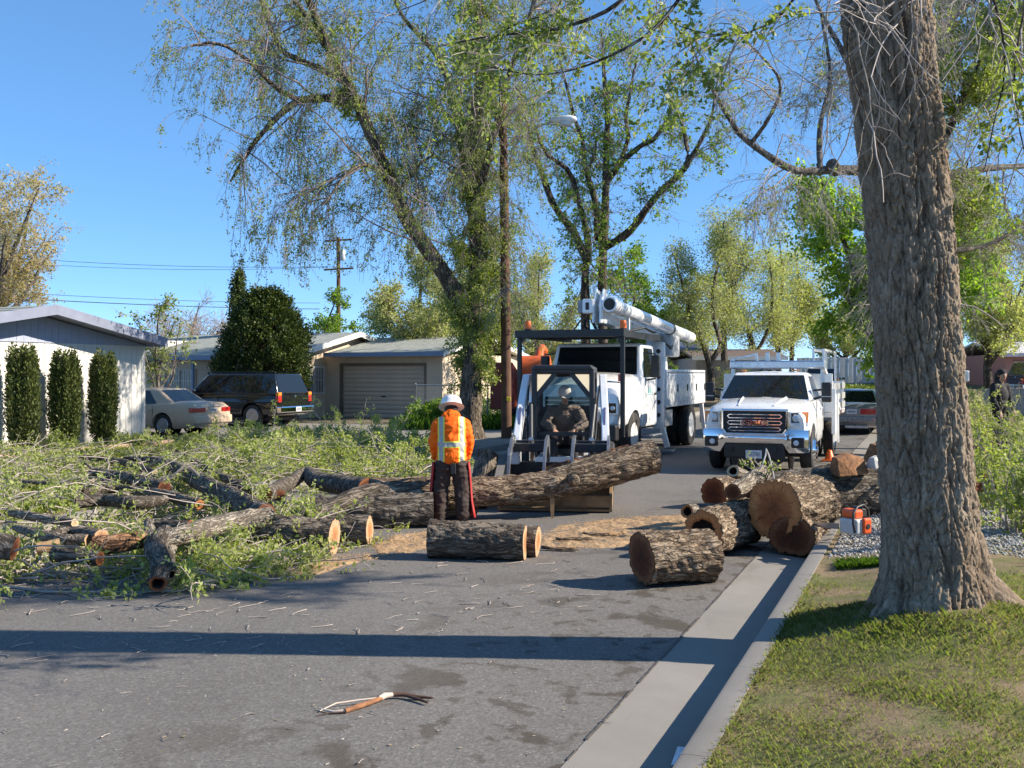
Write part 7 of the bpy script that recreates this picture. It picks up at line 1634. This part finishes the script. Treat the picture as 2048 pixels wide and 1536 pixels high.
# ---------------------------------------------------------------- grass blades
def grass(name, label, P, L, mat, seed, lean=.6, w_=.0016):
    gg = np.random.default_rng(seed); n = len(P); a = gg.random(n)*2*PI; tip = P+np.stack([np.cos(a)*lean*L, np.sin(a)*lean*L, L*gg.uniform(.6, 1, n)], 1)*gg.uniform(.7, 1.1, n)[:, None]
    mid = P*.5+tip*.5+np.stack([-np.cos(a)*.06*L, -np.sin(a)*.06*L, .14*L], 1)
    sd_ = np.stack([-np.sin(a), np.cos(a), np.zeros(n)], 1)*(w_*(1+L*8))[:, None]*.5
    V = np.stack([P-sd_, P+sd_, mid+sd_*.8, tip, mid-sd_*.8], 1).reshape(-1, 3)
    return tag(mesh_np(name, V, np.arange(5*n).reshape(n, 5), mat), label, 'grass', None, 'stuff')
GRASSM = leaf_mat('grass_blade', [(0.14, 0.20, 0.045), (0.21, 0.275, 0.065), (0.29, 0.34, 0.11), (0.38, 0.34, 0.18)], .35)
GRASSD = leaf_mat('dry_blade', [(0.32, 0.25, 0.13), (0.42, 0.34, 0.20), (0.26, 0.21, 0.11), (0.20, 0.22, 0.08)], .2)
n = 330000
s_ = 2.4+6.9*g.random(n)**1.25; t_ = -.93+(4.6)*g.random(n)
dens = .58+.55*hnoise(t_, s_, 1.4, 5)+.32*hnoise(t_, s_, 3.3, 2)
path = np.exp(-((t_-(.62+.05*(s_-4)))/.26)**2)*smst(6.6, 5.6, s_); dens -= .75*path
bare = np.exp(-(((t_+.45)/.6)**2+((s_-8.6)/.8)**2)); dens -= 1.3*bare+.5*np.exp(-(((t_-.9)/.5)**2+((s_-6.2)/.7)**2))
r2 = np.sqrt((t_-TR_T)**2+(s_-TR_S)**2); dens += .35*np.exp(-((r2-.62)/.25)**2)*(s_ < TR_S+.3)
keep = (g.random(n) < np.clip(dens, .03, 1)) & (r2 > .36); t_, s_, r2 = t_[keep], s_[keep], r2[keep]
z_ = lawn_z(t_, s_); P = np.stack([s_*US+t_*UC, s_*UC-t_*US, z_-.004], 1)
tall = np.exp(-((r2-.55)/.28)**2)*(s_ < TR_S+.2)
edge = (t_ < -.86)
L = g.uniform(.015, .042, len(P))*(1+.5*np.clip(hnoise(t_, s_, 2.1, 7), 0, 1))*(1+1.1*tall*g.random(len(P))**2.5)*np.where(edge, 1.3, 1)
dry = g.random(len(P)) < np.clip(.22-.3*hnoise(t_, s_, 1.1, 4), .05, .8)
grass('lawn_grass', 'patchy green grass on the near lawn', P[~dry], L[~dry], GRASSM, 1); grass('dry_grass', 'dry tan blades among the near lawn grass', P[dry], L[dry]*.85, GRASSD, 2, .9)
m = 1500; t2 = -.75+.45*g.random(m); s2 = 9.55+.35*g.random(m); P = np.stack([s2*US+t2*UC, s2*UC-t2*US, lawn_z(t2, s2)], 1); grass('grass_tuft', 'bright green grass tuft between the kerb and the gravel', P, g.uniform(.04, .09, m), leaf_mat('tuft_blade', [(.06, .13, .015), (.10, .19, .025)], .35), 3)
m = 9000; t2 = .9+4*g.random(m); s2 = 8.2+7*g.random(m); P = np.stack([s2*US+t2*UC, s2*UC-t2*US, lawn_z(t2, s2)], 1); grass('weedy_grass', 'weedy tall grass right of the near trunk', P, g.uniform(.05, .2, m), GRASSM, 4, .5, .005)
m = 60000; t2 = -10.2-8.6*g.random(m); s2 = 8+14.6*g.random(m); k_ = g.random(m) < np.clip(.6+.5*hnoise(t2, s2, .8, 2), .08, 1); t2, s2 = t2[k_], s2[k_]
P = np.stack([s2*US+t2*UC, s2*UC-t2*US, .14+.03*hnoise(t2, s2, .7, 1)], 1); grass('verge_grass', 'green grass of the left lawn behind the brush', P, g.uniform(.06, .17, len(P)), leaf_mat('verge_blade', [(.17, .23, .05), (.25, .31, .07), (.33, .36, .11)], .35), 5, .55, .006)
m = 12000; x2 = 8+24*g.random(m); y2 = 60+12*g.random(m)
P = np.stack([x2, y2, rise(x2, y2)], 1); grass('far_grass', 'sunlit strip of grass before the white board fence', P, g.uniform(.15, .3, m), leaf_mat('far_blade', [(.12, .17, .03), (.17, .22, .05)], .35), 6, .5, .03)
m = 8000; x2 = -4+5*g.random(m); y2 = 32.5+6*g.random(m); P = np.stack([x2, y2, np.full(m, .13)], 1); grass('fence_grass', 'green grass along the chain-link fence', P, g.uniform(.15, .5, m), MATS['tuft_blade'], 7, .4, .012)

# ---------------------------------------------------------------- gravel
def stones(name, label, P, size, mat, seed):
    gg = np.random.default_rng(seed); n = len(P); base = np.array([(1,0,0),(-1,0,0),(0,1,0),(0,-1,0),(0,0,1),(0,0,-1)], float)
    fc = np.array([(0,2,4),(2,1,4),(1,3,4),(3,0,4),(2,0,5),(1,2,5),(3,1,5),(0,3,5)])
    s_ = gg.uniform(size[0], size[1], n)[:, None, None]; V = base[None]*s_*gg.uniform(.6, 1.2, (n, 6, 1)); a = gg.random(n)*2*PI; ca, sa = np.cos(a)[:, None], np.sin(a)[:, None]
    X = V[:, :, 0]*ca-V[:, :, 1]*sa; Y = V[:, :, 0]*sa+V[:, :, 1]*ca; V = np.stack([X, Y, V[:, :, 2]*.7], -1)+P[:, None]
    F = (fc[None]+6*np.arange(n)[:, None, None]).reshape(-1, 3)
    return tag(mesh_np(name, V.reshape(-1, 3), F, mat), label, 'gravel', None, 'stuff')
STONE = leaf_mat('gravel_stone', [(.20, .195, .185), (.34, .33, .31), (.46, .45, .43), (.27, .25, .23)], 0.0, .8)
m = 16000; t2 = -.86+2.9*g.random(m); s2 = 10.1+4.4*g.random(m); k_ = g.random(m) < smst(9.9, 10.7, s2+.25*hnoise(t2, s2, 3, 1)); t2, s2 = t2[k_], s2[k_]
P = np.stack([s2*US+t2*UC, s2*UC-t2*US, lawn_z(t2, s2)+.004], 1); stones('gravel', 'grey gravel behind the near trunk under the chainsaw', P, (.010, .024), STONE, 8)

# ---------------------------------------------------------------- sawdust
SAW = plain('sawdust', (.40, .265, .145), .95, var=.5, scale=24, bump=.3, bscale=90); CHIP = leaf_mat('wood_chip', [(.46, .29, .15), (.60, .43, .26), (.30, .16, .08), (.50, .34, .19)], 0.0, .9)
def saw_patch(label, poly, h, seed, n):
    n = int(n*1.9)
    W_ = np.array([gnd(a, b)[:2] for a, b in poly]); lo, hi = W_.min(0)-.1, W_.max(0)+.1; nx, ny = 150, 110
    X, Y = np.meshgrid(np.linspace(lo[0], hi[0], nx), np.linspace(lo[1], hi[1], ny)); pts = np.stack([X.ravel(), Y.ravel()], 1); ins = in_poly(pts, [tuple(p) for p in W_]).reshape(X.shape).astype(float)
    for _ in range(9): ins = (ins+np.roll(ins, 1, 0)+np.roll(ins, -1, 0)+np.roll(ins, 1, 1)+np.roll(ins, -1, 1))/5
    nz_ = np.array([noise.fractal(Vector((x*4.2, y*2.6, seed)), .6, 2.1, 6) for x, y in pts]).reshape(X.shape)
    Z = h*(ins*1.4-1.0)+1.5*h*nz_*(.4+ins); V = np.stack([X, Y, np.maximum(Z, -.01)+.004], -1).reshape(-1, 3); idx = np.arange(nx*ny).reshape(ny, nx)
    tag(mesh_np('sawdust', V, np.stack([idx[:-1, :-1], idx[:-1, 1:], idx[1:, 1:], idx[1:, :-1]], -1).reshape(-1, 4), SAW, smooth=True), label, 'sawdust', None, 'stuff')
    c = pts[g.choice(len(pts), n, p=(ins.ravel()**.7)/(ins.ravel()**.7).sum())]+g.normal(size=(n, 2))*.05; c3 = np.concatenate([c, np.full((n, 1), .008)], 1); c3[:, 2] += g.random(n)*.012
    Vb, Fb = blades(g, c3, (.008, .030), .5, .0); Vb = Vb.reshape(-1, 4, 3); Vb[:, :, 2] = c3[:, None, 2]+(Vb[:, :, 2]-c3[:, None, 2])*.15; tag(mesh_np('wood_chips', Vb.reshape(-1, 3), Fb, CHIP), label.replace('sawdust', 'wood chips over sawdust'), 'wood chips', None, 'stuff')
saw_patch('orange sawdust spread between the lone grey log and the right heap', [(1080, 1070), (1130, 1050), (1250, 1035), (1370, 1030), (1390, 1050), (1370, 1085), (1290, 1090), (1150, 1100), (1085, 1098)], .010, 3, 9000)
saw_patch('orange sawdust in front of the worker boots', [(745, 1090), (790, 1070), (870, 1062), (960, 1055), (950, 1075), (870, 1100), (760, 1112)], .010, 7, 3600)
saw_patch('thin sawdust streak along the front of the brush', [(560, 1145), (640, 1120), (740, 1108), (760, 1118), (690, 1130), (600, 1160)], .010, 11, 1500)
gs = random.Random(6)
for i, (a, b, L_, an, lb) in enumerate([(1150, 1082, .45, .1, 'flat bark slab lying in the sawdust nearest the grey log'), (1190, 1073, .30, -.2, 'curled bark strip in the middle of the sawdust'), (1120, 1102, .42, -.25, 'thin bark strip at the front edge of the sawdust'), (1232, 1072, .22, .3, 'pale bark scrap in the sawdust near the stubby log')]):
    x, y, _ = gnd(a, b); mb = MB(); rows = []
    for k in range(7):
        u = k/6-.5; w_ = .035*(1-abs(u)*1.2)+.008; rows.append([(u*L_, -w_, .004+.01*gs.random()), (u*L_, 0, .03+.01*gs.random()), (u*L_, w_, .004+.01*gs.random())])
    o = mb.loft(rows, close=False, caps=False).build('bark_strip', BK_WARM if i != 3 else CUT_PALE, smooth=60); sm = o.modifiers.new('thick', 'SOLIDIFY'); sm.thickness = .008; o.location = (x, y, .012); o.rotation_euler = (0, 0, an); tag(o, lb, 'bark', 'bark strips in the sawdust')

# ---------------------------------------------------------------- twig litter on the road
def litter(n, poly, ln, seed, r=.0035):
    gg = np.random.default_rng(seed); p = ground_pts(poly, n, 0.0); a = gg.random(n)*2*PI; d = np.stack([np.cos(a), np.sin(a)], 1); q = p.copy(); P = []; L = gg.uniform(ln[0], ln[1], n)
    for k in range(5): P.append(np.concatenate([q, np.full((n, 1), .006)+gg.random((n, 1))*.008], 1)); a = a+gg.normal(size=n)*.35; q = q+np.stack([np.cos(a), np.sin(a)], 1)*(L/5)[:, None]
    return tubes(np.stack(P, 1), r*gg.uniform(.6, 1.5, n)[:, None]*np.linspace(1, .5, 5)[None], 4)
ROADP = [(0, 1200), (300, 1170), (560, 1150), (740, 1120), (1000, 1125), (1200, 1110), (1150, 1250), (400, 1300), (0, 1330)]
V, F = join_np([litter(150, ROADP, (.05, .28), 3), litter(60, [(0, 1300), (1100, 1200), (1250, 1536), (0, 1536)], (.02, .10), 4, .0025), litter(220, [(-50, 1205), (300, 1165), (600, 1125), (640, 1100), (300, 1120), (-50, 1160)], (.08, .4), 5)])
tag(mesh_np('twig_litter', V, F, TWIGL), 'small broken twigs scattered on the asphalt', 'twigs', None, 'stuff')
p = ground_pts([(0, 1195), (600, 1120), (1050, 1120), (1300, 1180), (1100, 1536), (0, 1536)], 260, 0.0); c3 = np.concatenate([p, np.full((260, 1), .006)], 1); Vb, Fb = blades(g, c3, (.012, .035), .6, 0); Vb = Vb.reshape(-1, 4, 3); Vb[:, :, 2] = .006+(Vb[:, :, 2]-.006)*.2
tag(mesh_np('leaf_litter', Vb.reshape(-1, 3), Fb, leaf_mat('litter_bit', [(.40, .36, .30), (.22, .20, .10), (.30, .22, .13), (.5, .48, .45)], 0.0, .9)), 'specks of leaves and chips on the asphalt', 'litter', None, 'stuff')
# the peeled branch in the foreground
def branch_on_road():
    def q(a, b, z=.012): x, y, _ = gnd(a, b); return np.array((x, y, z))
    o0 = q(760, 1415); t = thing('branch', 'half-peeled orange-brown branch lying alone on the foreground asphalt', 'branch', tuple(o0*[1, 1, 0]))
    PEEL = plain('peeled_wood', (.58, .47, .38), .7, var=.2, scale=14); ORB = plain('orange_bark', (.30, .13, .055), .8, var=.5, scale=22, bump=.5, bscale=50); DKB = plain('brown_twig', (.10, .05, .03), .8, var=.4, scale=18)
    b = o0*[1, 1, 0]
    def tb(nm, pts, r, mt): MB().tube([tuple(q(*p)-b) for p in pts], r, 8).build(nm, mt, t, smooth=60)
    tb('orange_stem', [(690, 1427, .014), (712, 1420, .016), (740, 1412, .02), (762, 1404, .022)], [.014, .017, .015, .014], ORB)
    tb('peeled_joint', [(758, 1405, .022), (770, 1400, .026), (786, 1398, .026)], [.016, .019, .013], PEEL)
    tb('dark_stem', [(784, 1398, .026), (805, 1397, .024), (832, 1400, .02), (866, 1402, .018)], [.014, .013, .012, .006], DKB)
    tb('dark_fork', [(815, 1399, .02), (836, 1404, .018), (856, 1411, .016)], [.010, .010, .006], DKB)
    tb('pale_fork', [(692, 1426, .014), (668, 1428, .012), (648, 1424, .012), (637, 1420, .014)], [.010, .008, .006, .003], PEEL)
    tb('pale_whip', [(766, 1404, .026), (720, 1410, .03), (672, 1414, .022), (640, 1426, .012)], [.006, .005, .005, .003], PEEL)
    tb('thin_tip', [(690, 1428, .012), (655, 1430, .010), (632, 1434, .008)], [.004, .004, .002], DKB)
branch_on_road()
x, y, z = gnd(1388, 1424, .0); o = MB().add([(-.045, -.09, .0), (.035, -.08, .01), (.05, .07, .035), (-.03, .08, .03), (0, 0, .03)], [(0, 1, 4), (1, 2, 4), (2, 3, 4), (3, 0, 4)]).build('paper_scrap', plain('white_paper', (.62, .64, .68), .7)); sm = o.modifiers.new('thick', 'SOLIDIFY'); sm.thickness = .004
o.location = rd(4.95, -1.12, .0); o.rotation_euler = (0, 0, R(-15)); tag(o, 'crumpled white paper scrap lying in the gutter shadow', 'paper')
# twig with leaves sprouting on top of the right heap
o = bush('leafy_sprout', 'small leafy sprout with bare white twigs on the right log heap', pix(1532, 955, 11.7), 5, .34, .12, 110, BRUSHL, 300, (.03, .05)); o['category'] = 'sprout'
MB().tube([(-.06, 0, 0), (-.05, -.02, .14), (-.01, -.02, .27), (.0, 0, .34), (.035, .01, .26), (.07, .0, .12), (.10, .02, -.04)], [.010, .010, .009, .008, .009, .009, .009], 7).build('bent_twig', plain('white_twig', (.62, .60, .56), .8, var=.15), o, smooth=60)

# ---------------------------------------------------------------- chainsaw
def chainsaw():
    x, y = pix(1719, 1060, 10.25)[:2]; t = thing('chainsaw', 'orange and white chainsaw resting on the gravel beside the log heap', 'chainsaw', (x, y, .275), R(28))
    CW = plain('saw_white', (.55, .55, .53), .5, var=.12); OR = plain('saw_orange', (.72, .10, .015), .4, coat=.3, var=.12)
    # local: guide bar towards +y (away), starter cover on -x... body faces the camera on -y
    MB().box(-.13, .07, -.08, .20, .02, .20).build('engine_body', CW, t, bevel=.03, seg=3)
    MB().box(-.045, .085, -.115, -.06, .03, .22).build('starter_cover', OR, t, bevel=.025, seg=3); MB().lathe([(.035, 0), (.03, .008)], (.02, -.115, .12), 'Y', 14, -1).build('starter_vent', BLACKP, t)
    MB().box(-.10, .05, -.02, .20, .20, .31).build('top_cover', OR, t, bevel=.03, seg=3)
    MB().box(.05, .16, .02, .22, .19, .33).build('air_filter_cover', BLACKP, t, bevel=.03, seg=3)
    MB().tube([(-.13, -.05, .05), (-.17, -.06, .16), (-.14, -.04, .28), (-.04, 0, .34), (.08, .02, .36), (.17, .03, .30), (.19, .02, .16), (.15, 0, .05)], .014, 10).build('front_handle', BLACKP, t, smooth=60)
    MB().tube([(.05, .2, .28), (.12, .32, .30), (.16, .40, .22), (.12, .40, .10), (.04, .24, .06)], .02, 10).build('rear_handle', BLACKP, t, smooth=60)
    MB().box(-.125, -.115, -.02, .12, .06, .15).build('side_panel', STEEL, t, bevel=.004)
    MB().prism([(-.1, .10), (-.5, .11), (-.54, .14), (-.5, .17), (-.1, .17)], -.155, -.148, 'YZ').build('guide_bar', STEEL, t) if False else MB().prism([(.18, .06), (.56, .04), (.60, .07), (.56, .10), (.18, .13)], -.150, -.143, 'YZ').build('guide_bar', STEEL, t)
    MB().box(.08, .12, -.04, -.02, .10, .20).build('muffler', GALV, t, bevel=.01)
chainsaw()
bpy.data.objects['chainsaw'].scale = (.86, .86, .86)
# concrete slab beyond the weeds at the right edge
o = MB().box(-1.5, 2.5, -.9, .9, -.05, .06).build('path', CONC, bevel=.01); o.location = (pix(2040, 980, 14)[0], 14.6, .29); o.rotation_euler = (0, 0, ROAD); tag(o, kind='structure')
